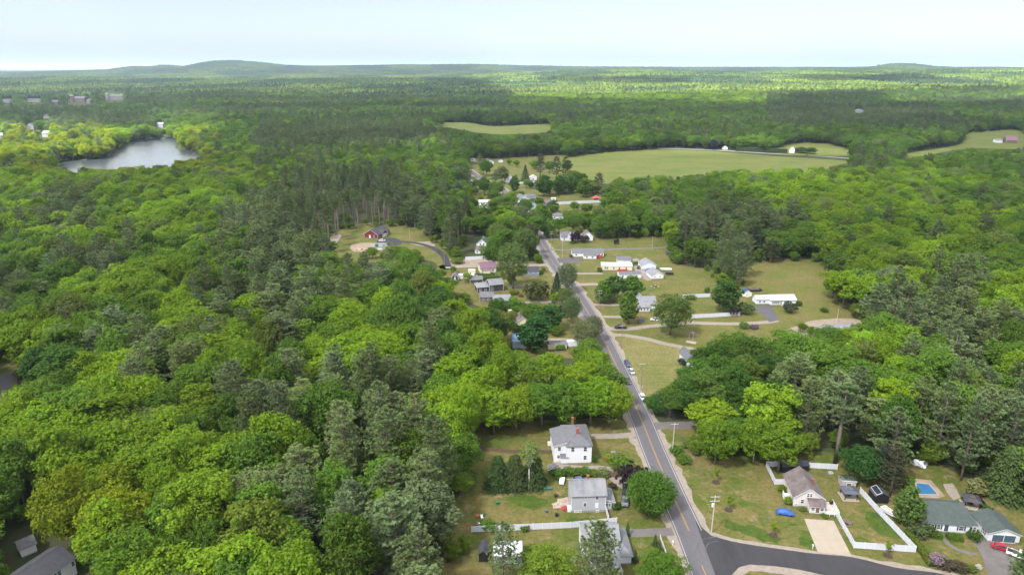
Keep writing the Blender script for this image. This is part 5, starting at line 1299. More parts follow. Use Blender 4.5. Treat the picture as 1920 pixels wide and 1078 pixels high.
lumpy('tent_heap', 'crumpled white tarpaulin heap at the wood edge above pool', 'tarpaulin', 1726, 871, 1.9, 1.5, 1.5, mat('tarp_white', (.45, .46, .5), .6, .2), 4, amp=.3)
def trailer_low(label, px, py, ang, L=4.5):
    T = thing('utility_trailer', label, 'trailer', (*G(px, py), 0), ang)
    MB().box(-L / 2, L / 2, -.9, .9, .55, .68).build('bed', BLACK, T); MB().box(-L / 2, L / 2, -.95, -.9, .55, 1.1).box(-L / 2, L / 2, .9, .95, .55, 1.1).build('sides', BLACK, T)
    MB().box(L / 2, L / 2 + 1.3, -.05, .05, .5, .6).build('tongue', BLACK, T)
    for sy in (-1, 1): MB().tube([(0, sy * .98, .32), (0, sy * 1.18, .32)], .32, 12).build('wheel', RUB, T)
trailer_low('black low trailer parked right of the white boat', 1255, 515, R(170)); trailer_low('dark trailer loaded with junk above the white ranch house', 1416, 546, R(3), 7.0)
lumpy('junk_pile', 'heap of dark junk on the trailer by the dry field', 'junk', 1416, 545, 3.0, .8, 1.5, mat('junk', (.07, .05, .05), .8, .6, 1.0), 9, amp=.3)
T = thing('maroon_platform', 'low maroon platform at the wood edge on the lawn', 'platform', (*G(1274, 493), 0))
MB().box(-4.6, 4.6, -2, 3, .5, .8).build('top', mat('maroon', (.06, .022, .02), .8, .3), T)
for a in (-4.4, 0, 4.4): MB().box(a - .1, a + .1, -1.9, -1.7, 0, .5).build('leg', BROWNW, T)
T = thing('camping_gazebo', 'small grey canopy behind the long white-roofed house', 'canopy', (*G(1192, 494), 0))
MB().add([(-2, -2, 2.2), (2, -2, 2.2), (2, 2, 2.2), (-2, 2, 2.2), (0, 0, 3.2), (0, 0, 3.0)], [(0, 1, 4), (1, 2, 4), (2, 3, 4), (3, 0, 4), (1, 0, 5), (2, 1, 5), (3, 2, 5), (0, 3, 5)]).build('canopy', R_LIGHT, T)
for a in (-1.9, 1.9):
    for c in (-1.9, 1.9): MB().box(a - .05, a + .05, c - .05, c + .05, 0, 2.2).build('post', STEEL, T)
T = thing('play_house', 'blue-grey play hut on the lawn at the wood edge', 'hut', (*G(1252, 478), 0)); MB().box(-1.1, 1.1, -1, 1, 0, 1.7).build('wall', SLATE, T); MB().add([(-1.3, -1.2, 1.7), (1.3, -1.2, 1.7), (1.3, 1.2, 1.7), (-1.3, 1.2, 1.7), (-1.3, 0, 2.6), (1.3, 0, 2.6)], [(0, 1, 5, 4), (2, 3, 4, 5), (1, 2, 5), (3, 0, 4), (3, 2, 1, 0)]).build('roof', R_DARK, T)
T = thing('grey_bin_shed', 'small grey storage box in front of the porch house', 'storage box', (*G(1201.5, 604), 0)); MB().box(-1.1, 1.1, -.9, .9, 0, 1.5).build('box', STEEL, T); MB().slab([(-1.2, -1, 1.5), (1.2, -1, 1.5), (1.2, 1, 1.75), (-1.2, 1, 1.75)], .08).build('lid', R_GREY, T)
# pool
T = thing('swimming_pool', 'blue swimming pool behind the green-roofed ranch house', 'pool', (0, 0, 0))
pw = [G(*p) for p in ((1719, 906), (1741, 908), (1757, 927), (1719, 926))]
def flat(name, pts, z, m, parent): 
    me = bpy.data.meshes.new(name); me.from_pydata([(p[0], p[1], z) for p in pts], [], [tuple(range(len(pts)))]); me.materials.append(m); 
    if me.polygons[0].normal.z < 0: me.flip_normals()
    return link(name, me, parent)
flat('water', pw, .10, mat('pool_water', (.03, .11, .22), .06, .25, .6, spec=.7), T)
ed = MB(); pc = np.mean(np.array(pw), 0)
for i in range(4):
    a, b = np.array(pw[i]), np.array(pw[(i + 1) % 4]); oa, ob = a + (a - pc) / np.linalg.norm(a - pc) * .7, b + (b - pc) / np.linalg.norm(b - pc) * .7
    ed.add([(*a, .04), (*b, .04), (*ob, .04), (*oa, .04), (*a, .16), (*b, .16), (*ob, .16), (*oa, .16)], [(4, 5, 6, 7), (0, 1, 5, 4), (2, 3, 7, 6)])
ed.build('coping', CONCRETE, T)
# tree rings of mulch
MULCH = mat('mulch', (.035, .022, .016), .95, .3, 2.0)
for lab, px, py in (('dark mulch ring round the sapling by the tall hedge trees', 1342.7, 904), ('dark mulch ring behind the junction pole', 1366, 955.5), ('dark mulch ring near the new asphalt bend', 1450, 1003), ('dark mulch ring below the fenced lawn', 1664, 1041)):
    x, y = G(px, py); o = MB().lathe([(1.15, 0), (1.05, .14), (.5, .2), (.06, .16)], 20).build('mulch_ring', MULCH); o.location = (x, y, .02); tag(o, lab, 'mulch ring', 'mulch rings round the saplings')
x, y = G(1149.5, 848.5); o = MB().lathe([(.75, 0), (.75, .25), (.6, .25), (.55, .08), (.02, .08)], 18).build('fire_ring', STEEL); o.location = (x, y, .015); tag(o, 'round grey fire ring on the white house lawn', 'fire ring')
x, y = G(1557.5, 887); o = MB().lathe([(.8, 0), (.8, .3), (.6, .3), (.55, .08), (.02, .08)], 12).build('fire_ring', FOUND); o.location = (x, y, .015); tag(o, 'stone fire ring inside the white fence behind tan house', 'fire ring')
def mailbox(label, px, py):
    T = thing('mailbox', label, 'mailbox', (*G(px, py), 0)); MB().box(-.06, .06, -.06, .06, 0, 1.1).build('post', TRIM, T)
    b = MB(); pr = [(-.12, 1.1), (.12, 1.1), (.12, 1.22)] + [(.12 * math.cos(a * .3142), 1.22 + .12 * math.sin(a * .3142)) for a in range(1, 10)] + [(-.12, 1.22)]
    n = len(pr); b.add([(x, -.28, z) for x, z in pr] + [(x, .28, z) for x, z in pr], [tuple(range(n)), tuple(reversed(range(n, 2 * n)))] + [(i, i + n, (i + 1) % n + n, (i + 1) % n) for i in range(n)]); b.build('box', BLACK if px < 1200 else TRIM, T)
mailbox('black mailbox at the white two-storey house drive', 1190.5, 826); mailbox('white mailbox by the bottom driveway on the main road', 1261.5, 1022); mailbox('white mailbox left of the concrete drive', 1523.5, 1029)
def chairlike(label, px, py, m, ang=0):
    T = thing('garden_chair', label, 'garden chair', (*G(px, py), 0), ang)
    MB().box(-.3, .3, -.3, .3, .38, .44).build('seat', m, T); MB().slab([(-.3, .28, .44), (.3, .28, .44), (.3, .48, 1.05), (-.3, .48, 1.05)], .05).build('backrest', m, T)
    for a in (-.26, .26):
        for c in (-.26, .26): MB().box(a - .03, a + .03, c - .03, c + .03, 0, .38).build('leg', m, T)
REDP = mat('plastic_red', (.30, .02, .02), .5); GRNP = mat('plastic_green', (.02, .09, .06), .5)
chairlike('white garden chair beside the red play table', 904, 972, TRIM, .4); chairlike('white garden chair nearest the long white fence', 898, 983, TRIM, 2.2); chairlike('green garden chair behind the white one', 906, 967, GRNP, -1)
T = thing('play_table', 'red round play table at the left end of lawn', 'table', (*G(895.5, 969), 0)); MB().lathe([(.5, .5), (.55, .55), (.5, .6)], 14).build('top', REDP, T); [MB().box(a - .04, a + .04, c - .04, c + .04, 0, .52).build('leg', REDP, T) for a in (-.3, .3) for c in (-.3, .3)]
def bin_(label, px, py, m, r=.35, h=.8, name='bin', cat='bin'):
    T = thing(name, label, cat, (*G(px, py), 0)); MB().lathe([(r * .8, 0), (r, h)], 12).build('body', m, T); MB().lathe([(r * 1.08, h), (r * 1.05, h + .08), (r * .3, h + .14)], 12).build('lid', m, T)
bin_('dark kettle grill on the lawn by the grey house', 1043.5, 967, BLACK, .45, .8, 'grill', 'grill'); bin_('green bin in the middle of the lawn', 933, 944, GRNP, .5, .6); bin_('small blue bin on the lawn left of the grill', 1025, 960, mat('plastic_blue', (.03, .08, .14), .5), .35, .6)
bin_('dark bin beside the gravel patch by the grey house', 1042, 931, BLACK, .45, .7)
T = thing('green_tank', 'flat green box on the lawn above the grey house pile', 'box', (*G(1027, 917), 0)); MB().box(-1.1, 1.1, -.55, .55, 0, .45).build('tank', GRNP, T); MB().box(-1.15, 1.15, -.6, .6, .45, .55).build('lid', GRNP, T)
lumpy('stone_pile', 'heap of pale stones and clutter beside the grey house', 'stone pile', 1056, 944, 2.6, 2.4, .45, mat('stones', (.25, .2, .16), .9, .5, 2.0), 5, amp=.3)
lumpy('clutter_heap', 'red and dark clutter heaped at grey house corner', 'clutter', 1060, 953, 1.3, .9, .7, mat('clutter', (.2, .03, .02), .7, .9, 2.5), 6, amp=.35)
T = thing('white_trailer', 'small white cargo cart beside the shrubs behind grey house', 'cart', (*G(1053.5, 905), 0), R(80)); MB().box(-1.4, 1.4, -.7, .7, .4, 1.1).build('body', TRIM, T); [MB().tube([(0, s * .72, .3), (0, s * .9, .3)], .3, 10).build('wheel', RUB, T) for s in (-1, 1)]; MB().box(1.4, 2.4, -.05, .05, .4, .5).build('tongue', STEEL, T)
T = thing('propane_box', 'white utility box left of the white two-storey house', 'utility box', (*G(1031.5, 834), 0)); MB().box(-.8, .8, -.5, .5, 0, .95).build('cabinet', TRIM, T); MB().box(-.85, .85, -.55, .55, .95, 1.05).build('lid', CREAM, T)
T = thing('picnic_table', 'brown box table inside fence by the concrete drive', 'table', (*G(1588, 981), 0), R(-60)); MB().box(-1.2, 1.2, -.8, .8, .62, .7).build('top', mat('table_brown', (.09, .06, .055), .7), T); MB().box(-1.1, -.95, -.6, .6, 0, .62).box(.95, 1.1, -.6, .6, 0, .62).build('legs', WOODW, T)
T = thing('hot_tub', 'dark covered grill standing on the tan house deck', 'grill', (*G(1558, 944, .6), .6)); MB().box(-.35, .35, -.35, .35, 0, .8).build('cabinet', BLACK, T); MB().lathe([(.5, .8), (.5, 1.0), (.2, 1.3), (.03, 1.35)], 10).build('hood', BLACK, T)
T = thing('picnic_set', 'fire pit with chairs on the lawn behind porch house', 'fire pit', (*G(1228, 538), 0)); MB().lathe([(.9, 0), (.9, .4), (.7, .4), (.65, .1), (.02, .1)], 12).build('ring', BLACK, T); [MB().box(2 * math.cos(a) - .3, 2 * math.cos(a) + .3, 2 * math.sin(a) - .3, 2 * math.sin(a) + .3, 0, .5).build('seat', WOODW, T) for a in (0, 1.3, 2.8, 4.4)]
lumpy('wood_pile', 'pale heap of split logs below the red house', 'wood pile', 675, 469, 3.0, 1.6, 1.6, mat('logs', (.33, .22, .14), .9, .4, 1.5), 8, amp=.3)
T = thing('garage_roof', 'low grey garage in the hollow below the red house', 'garage', (*G(700, 470), 0), R(8)); block(T, 0, 9, 0, 6, 2.6, 'x', 1.6, WHITE, R_LIGHT)
T = thing('shelter_sign', 'small brown roofed notice shelter by gravel lane', 'shelter', (*G(1292, 634), 0)); MB().box(-.1, .1, -.1, .1, 0, 2.4).box(1.7, 1.9, -.1, .1, 0, 2.4).build('posts', WOODW, T); MB().slab([(-.6, -.8, 2.4), (2.4, -.8, 2.4), (2.4, .8, 2.9), (-.6, .8, 2.9)], .1).build('roof', R_BROWN, T)
x, y = G(1296, 642); o = MB().box(-2.2, 2.2, -1.3, 1.3, .03, .16).build('concrete_pad', CONCRETE); o.location = (x, y, 0); o.rotation_euler = (0, 0, -.5); tag(o, 'pale concrete pad beside the curved gravel lane', 'concrete pad')
# ------------------------------------------------------------------ single trees and shrubs of the yards
PUR, PLUM, BRN = (.030, .020, .024), (.028, .010, .022), (.060, .046, .034)
def stand(kind, name, label, px, py, H, Rr, tint, cat='tree', keep=1.0):
    x, y = G(px, py)
    if isinstance(tint, str): tint = TINT[tint]
    t = tree(kind, name, label, cat, x, y, H, Rr, vary(tint, .05))
    HAND.append((x, y, Rr * 1.05 * keep + 1.5))
    return t
S = stand
MAPLE = (.062, .135, .016)
S('maple', 'maple_tree', 'dense round maple overhanging the main road beside grey house', 1219, 962, 12.5, 6.7, MAPLE)
S('shrub', 'copper_beech', 'dark purple-brown beech between maple and the white house yard', 1189, 914, 7.5, 5.0, PUR)
S('shrub', 'ornamental_tree', 'bushy bright green tree on the white house front lawn', 1163, 886, 6.4, 4.2, (.085, .15, .02))
S('shrub', 'forsythia', 'low yellow-flecked shrub on the white house front lawn', 1141, 862, 1.8, 1.8, (.20, .20, .02), 'shrub')
for i, (px, py, h) in enumerate(((934, 913, 10.2), (966, 912, 10.4), (1002, 908, 9.6))):
    S('arbor', 'arborvitae', '%s of the three dark cone-shaped evergreens above the lawn' % ('leftmost', 'middle', 'rightmost')[i], px, py, h, 3.7, (.040, .066, .020))
S('birch', 'birch_tree', 'slender white-trunked birch standing before three cone evergreens', 992, 917, 15.5, 3.0, (.13, .18, .05))
S('pine2', 'pine_tree', 'small pine covering the white shed in the lower yard', 944, 1096, 17, 4.6, 'P')
S('broad2', 'broadleaf_tree', 'lime-green leafy tree between the sheds and the bottom cottage', 1024, 1096, 9.5, 6.2, (.13, .19, .018))
S('pine0', 'pine_tree', 'tall pine in front of the white cottage at bottom', 1118, 1110, 19, 5.6, 'P')
S('broad4', 'broadleaf_tree', 'round green tree at the bottom beside the low rail fence', 1236, 1095, 8.0, 5.0, (.085, .155, .018))
S('spruce0', 'arborvitae', 'small dark evergreen column beside the low rail fence', 1228, 1022, 3.4, .8, (.04, .07, .02), 'shrub')
S('spruce0', 'arborvitae', 'second small evergreen column below it by the rail fence', 1236, 1036, 3.2, .8, (.04, .07, .02), 'shrub')
S('spruce0', 'arborvitae', 'evergreen column against the cottage porch wall', 1176, 1003, 4.0, .8, (.04, .075, .02), 'shrub')
S('spruce0', 'arborvitae', 'dark evergreen by the cottage porch corner', 1190, 1052, 3.6, .9, (.04, .07, .02), 'shrub')
SHR = [(918, 993, 2.6, 2.6, 'G', 'green shrub against the left part of long fence'), (985, 993.5, 1.7, 1.5, 'G', 'small round shrub against the middle of long fence'), (1045, 895, 3.0, 2.2, 'G', 'shrub beside the striped garden shed'),
       (1068, 889, 2.4, 2.2, 'G', 'leftmost shrub of the row above the grey house'), (1082, 889, 2.2, 2.0, 'O', 'second shrub of the row above the grey house'), (1096, 889, 2.4, 2.2, 'G', 'third shrub of the row above the grey house'), (1112, 890, 1.8, 1.8, 'G', 'fourth shrub of the row above the grey house'), (1132, 891, 2.2, 2.4, 'W', 'pale shrub at right end of the row above grey house'),
       (1155, 954, 2.4, 1.5, (.05, .10, .015), 'rounded shrub at the grey house sunroom corner'), (1148, 916, 2.0, 1.4, BRN, 'brownish shrub behind the grey house sunroom'), (1112, 866, 2.2, 1.2, 'D', 'dark shrub at the corner of white two-storey house'),
       (1268, 850, 3.0, 2.4, 'G', 'shrub at the foot of the pale roadside pole'), (1282, 866, 2.6, 2.6, 'G', 'low shrub below the pole opposite the white house'), (1290, 838, 2.4, 2.2, 'O', 'shrub right of the pale roadside pole'),
       (1466, 921, 2.2, 1.3, (.11, .17, .015), 'bright shrub beside the white fence left of tan house'), (1478, 944, 2.3, 1.5, (.11, .18, .015), 'bright lime shrub at the tan house corner'), (1504, 957, 1.2, 1.1, 'O', 'little shrub under the tan house window'), (1546, 969, .9, 1.1, 'G', 'low plant by the tan house deck'),
       (1720, 1003, 3.6, 3.0, (.085, .115, .045), 'big rounded rhododendron left of the green-roofed ranch'), (1741, 1003, 3.0, 1.9, (.05, .095, .012), 'clipped round bush right of the rhododendron'), (1825, 1012, 2.8, 1.9, (.05, .10, .012), 'clipped round bush at the ranch breezeway'),
       (1755, 1057, 3.0, 2.2, (.22, .15, .16), 'pink flowering bush by the side road'), (1776, 1066, 2.2, 2.4, BRN, 'brownish shrub right of the pink bush'), (1798, 1068, 2.2, 2.2, (.07, .06, .035), 'second brownish shrub right of the pink bush'), (1818, 1070, 1.8, 1.6, 'O', 'low shrub at the right end of the roadside bed'), (1834, 1066, 1.2, .9, (.45, .45, .45), 'white flowering shrub near the bottom drive'),
       (1295, 560, 2.2, 3.4, 'G', 'wide low bush in front of the white yard fence'), (1326, 549, 3.6, 1.9, 'G', 'small tree behind the white yard fence'), (1394, 616, 3.6, 2.2, 'G', 'small bush below the gravel lane'), (1414, 616, 2.2, 2.4, (.14, .09, .14), 'lilac bush in purple bloom below the gravel lane'), (1480, 586, 6.0, 3.6, (.045, .06, .03), 'dark rounded bush below the white ranch house'), (1497, 573, 2.6, 2.0, 'D', 'bush at the right end of white ranch'), (1545, 584, 2.0, 2.4, 'D', 'low bush in the dry field'),
       (1156, 458, 4.0, 2.3, PUR, 'small dark purple tree alone on the farmhouse lawn'), (1075, 456, 1.8, 2.6, 'D', 'low shrub along the farmhouse front'), (1095, 455, 1.6, 2.4, 'D', 'second low shrub along the farmhouse front'), (1071, 483, 2.2, 1.3, 'D', 'shrub at the left end of the ranch'), (1124, 510, 3.0, 1.7, 'D', 'shrub at the left end of white-roofed house'),
       (857, 494, 4.2, 4.4, (.10, .16, .018), 'rounded lime bush beside the red house lane'), (964, 552, 2.4, 3.0, 'O', 'bush in front of the charcoal barn house'), (976, 556, 2.0, 1.6, (.16, .14, .02), 'golden bush above the blue cottage'), (1015, 514, 2.4, 1.6, 'D', 'dark bush beside the small pale house'), (907, 522, 2.0, 4.0, 'G', 'long low bush under the cream house'), (925, 521, 2.0, 4.0, 'G', 'right-hand low bush under the cream house'),
       (1280, 684, 3.0, 2.4, (.035, .045, .025), 'dark bush at the edge of mown field'), (1050, 655, 3.0, 2.6, 'G', 'bush beside the low trailer by the road')]
for px, py, h, r, t, lab in SHR: S('shrub', 'shrub', lab, px, py, h, r, t, 'shrub', .4)
for px, py, lab in ((1342.7, 903.5, 'slim bright sapling nearest the lime tree pair'), (1366, 955, 'slim bright sapling behind the junction pole'), (1450, 1002.6, 'thin sapling near the new asphalt bend'), (1664, 1040, 'slim sapling standing before the white fence')):
    S('sapling', 'sapling', lab, px, py, 4.8 if px < 1400 else 4.2, .95, (.15, .21, .016), 'sapling')
S('broad0', 'broadleaf_tree', 'left lime-green tree of the pair beside the paved drive', 1340, 870, 15.5, 5.6, (.112, .19, .012))
S('broad2', 'broadleaf_tree', 'right lime-green tree of the pair behind the tan house lawn', 1412, 868, 15.5, 5.2, (.118, .195, .012)); S('broad5', 'broadleaf_tree', 'lime-green tree with visible trunk inside the fence corner', 1458, 886, 16.5, 5.4, (.125, .20, .012))
S('tallpine0', 'pine_tree', 'tall pine with long bare trunk behind the white fence', 1566, 868, 27, 5.2, 'P')
S('broad4', 'broadleaf_tree', 'dark green spreading tree above the slate gazebo', 1618, 902, 11, 6.0, (.035, .095, .025)); S('pine0', 'spruce_tree', 'sparse grey conifer behind the solar shed', 1668, 930, 15, 3.9, (.058, .066, .042)); S('pine3', 'spruce_tree', 'second sparse conifer left behind the solar shed', 1648, 915, 14, 3.4, (.052, .064, .04))
S('oval', 'broadleaf_tree', 'leafy green tree between the boat and green-roofed ranch', 1698, 985, 12, 3.9, (.085, .135, .03))
S('arbor', 'spruce_tree', 'broad green cone spruce at the right lawn edge', 1880, 930, 15.5, 5.4, (.05, .082, .022)); S('shrub', 'ornamental_tree', 'pale cream flowering tree behind the black gazebo', 1830, 926, 5.0, 3.4, (.19, .20, .085))
S('pine1', 'pine_tree', 'pine reaching into the bottom right corner', 1915, 1125, 15, 4.6, 'P')
for i, (px, py, h, r) in enumerate(((1232, 777, 7.9, 4.2), (1256, 782, 12.8, 5.0), (1287, 783, 15.9, 6), (1322, 783, 18.3, 6.6), (1362, 776, 18.9, 7), (1302, 752, 15.9, 6), (1342, 742, 17.1, 6.6), (1388, 748, 18.3, 6.8), (1334, 712, 15.9, 6), (1366, 698, 17.1, 7), (1404, 712, 18.3, 7))):
    S('broad%d' % (i % 6), 'broadleaf_tree', '%s of the dark green trees right of the mown field, counted from left' % ('first', 'second', 'third', 'fourth', 'sixth', 'fifth', 'seventh', 'ninth', 'eighth', 'tenth', 'eleventh')[i], px, py, h, r, [(.050, .108, .016), (.074, .140, .018), (.058, .118, .016), (.090, .150, .022)][i % 4])
S('broad3', 'broadleaf_tree', 'green tree hiding the front of the white-fronted cottage', 1316, 706, 11.5, 5.4, (.045, .095, .018))
S('broad0', 'broadleaf_tree', 'left green tree in front of the grey hipped roof', 1556, 662, 12.5, 6, 'G'); S('broad2', 'broadleaf_tree', 'middle lime tree in front of the grey hipped roof', 1586, 664, 12.0, 6, 'L'); S('broad5', 'broadleaf_tree', 'right green tree in front of the grey hipped roof', 1614, 660, 12.5, 6, 'G')
for i, (px, py, h, r, t) in enumerate(((1142, 797, 16, 7.0, 'L'), (1132, 764, 16, 6.8, 'G'), (1114, 728, 15, 6.6, 'L'), (1106, 797, 17, 7.5, 'L'), (1062, 797, 17, 7.4, 'G'), (1016, 800, 16.5, 7.2, 'G'), (968, 806, 16, 7.0, 'L'), (926, 814, 15, 6.6, 'L'), (1100, 702, 14.5, 6.4, 'G'), (1090, 765, 17, 7, 'L'))):
    S('broad%d' % ((i * 5) % 6), 'broadleaf_tree', ('big tree nearest the road in the row behind the white house', 'second tree up the left roadside behind the white house', 'third tree up the left roadside behind white house', 'second tree from the road in the row behind white house', 'third tree from the road in the row behind white house', 'fourth tree from the road in the row behind white house', 'fifth tree from the road above the brown fence', 'leftmost tree of the row above the brown fence', 'topmost tree overhanging the left roadside below the willows', 'tall lime tree inside the row behind the white house')[i], px, py, h, r, t)
# mid-distance right
S('oval', 'broadleaf_tree', 'tall oval tree in front of the porch house', 1177, 607, 16.5, 4.9, (.085, .15, .022)); S('elm', 'broadleaf_tree', 'very broad tree shading the lawn beside the porch house', 1257, 628, 20.5, 9.6, (.070, .105, .022))
S('oval', 'broadleaf_tree', 'left of the three round trees by the double-armed pole', 1131, 569, 12.5, 4.8, (.075, .145, .02)); S('broad5', 'broadleaf_tree', 'middle of the three round trees by the double-armed pole', 1152, 566, 14.5, 5.2, (.045, .10, .022)); S('oval', 'broadleaf_tree', 'right of the three round trees near the porch house', 1184, 563, 13.5, 5.6, (.075, .15, .02))
S('broad3', 'broadleaf_tree', 'small green tree left behind the three round trees', 1140, 560, 9, 4.2, 'G')
S('oval', 'broadleaf_tree', 'dense dark oval tree between two white fences', 1361, 584, 16.5, 7.2, (.048, .098, .020)); S('shrub', 'plum_tree', 'dark plum tree against the lower white fence', 1376, 592, 5.0, 3.2, (.045, .040, .032)); S('shrub', 'apple_tree', 'small olive apple tree beside the ranch driveway', 1397, 588, 6.0, 4.2, (.085, .11, .035))
for i, (px, py, h) in enumerate(((1352, 518, 22), (1384, 538, 21), (1398, 520, 24), (1372, 505, 25))): S('pine%d' % i, 'pine_tree', '%s of the pine clump above the dense oval tree' % ('left', 'front', 'right', 'rear')[i] + (' tree' if i < 0 else ''), px, py, h, 5.2, 'P')
S('broad1', 'broadleaf_tree', 'tall green tree above the maroon platform', 1302, 501, 20, 6.2, 'G'); S('broad3', 'broadleaf_tree', 'green tree right of the maroon platform', 1322, 500, 18, 5.6, (.085, .145, .025))
S('broad0', 'broadleaf_tree', 'olive-green tree at the lane corner by the mown field', 1560, 560, 16, 6, 'L')
S('shrub', 'copper_tree', 'dark purple tree in front of the white farmhouse', 1079, 455, 9.0, 4.2, PLUM); S('shrub', 'copper_tree', 'brown-purple bush right of the farmhouse purple tree', 1096, 455, 6.0, 3.6, (.05, .035, .03))
# mid-distance left
S('willow', 'willow_tree', 'large pale willow hanging over the road', 1096, 652, 13.5, 6.2, (.125, .145, .06)); S('willow', 'willow_tree', 'smaller pale willow right of the large one at roadside', 1112, 640, 13.5, 4.0, (.13, .15, .07)); S('willow', 'willow_tree', 'silvery tree beside the road above the large willow', 1072, 606, 15, 4.6, (.105, .135, .055))
S('willow', 'broadleaf_tree', 'olive roadside tree above the silvery one', 1060, 575, 11, 4.4, (.10, .13, .04)); S('willow', 'broadleaf_tree', 'tall silvery tree where road bends near the dark spruce', 1063, 549, 18, 5.4, (.11, .14, .06)); S('spruce0', 'spruce_tree', 'dark pointed spruce beside the road', 1043, 558, 14, 3.6, (.022, .045, .018))
S('shrub', 'yew_tree', 'broad brownish-olive round tree left of the dark spruce', 1006, 563, 11.5, 7.2, (.065, .078, .024)); S('elm', 'elm_tree', 'huge pale green elm above the charcoal barn house', 962, 541, 27, 9.2, (.10, .15, .035)); S('broad2', 'broadleaf_tree', 'dark tree behind the left side of the huge elm', 925, 505, 20, 6.5, 'G'); S('broad0', 'broadleaf_tree', 'green tree right behind the huge elm', 985, 488, 21, 7.5, (.08, .125, .03)); S('pine3', 'pine_tree', 'brown-tinged pine beside the road behind the elm', 993, 478, 20, 5.5, (.09, .085, .045))
S('oval', 'broadleaf_tree', 'dense dark round tree above the beige house', 1031, 620, 13, 6.3, (.035, .095, .02)); S('broad4', 'broadleaf_tree', 'green tree left of the dense dark round one', 1002, 612, 12, 5.4, 'G'); S('oval', 'broadleaf_tree', 'dark egg-shaped tree beside the blue-roofed house', 1001, 659, 16.5, 7.0, (.038, .095, .022)); S('broad3', 'broadleaf_tree', 'olive tree left of the beige house', 945, 645, 16, 5.8, (.10, .125, .03)); S('shrub', 'copper_tree', 'slim dark purple tree behind the silvery roadside tree', 1053, 596, 7.0, 2.4, PUR)
S('shrub', 'ornamental_tree', 'low green tree right of the egg-shaped tree', 1042, 628, 5.5, 3.5, 'G'); S('broad1', 'broadleaf_tree', 'green tree below the blue cottage', 935, 605, 13, 5.5, 'D'); S('broad5', 'broadleaf_tree', 'small green tree right of the blue cottage', 972, 596, 9, 4, 'G')
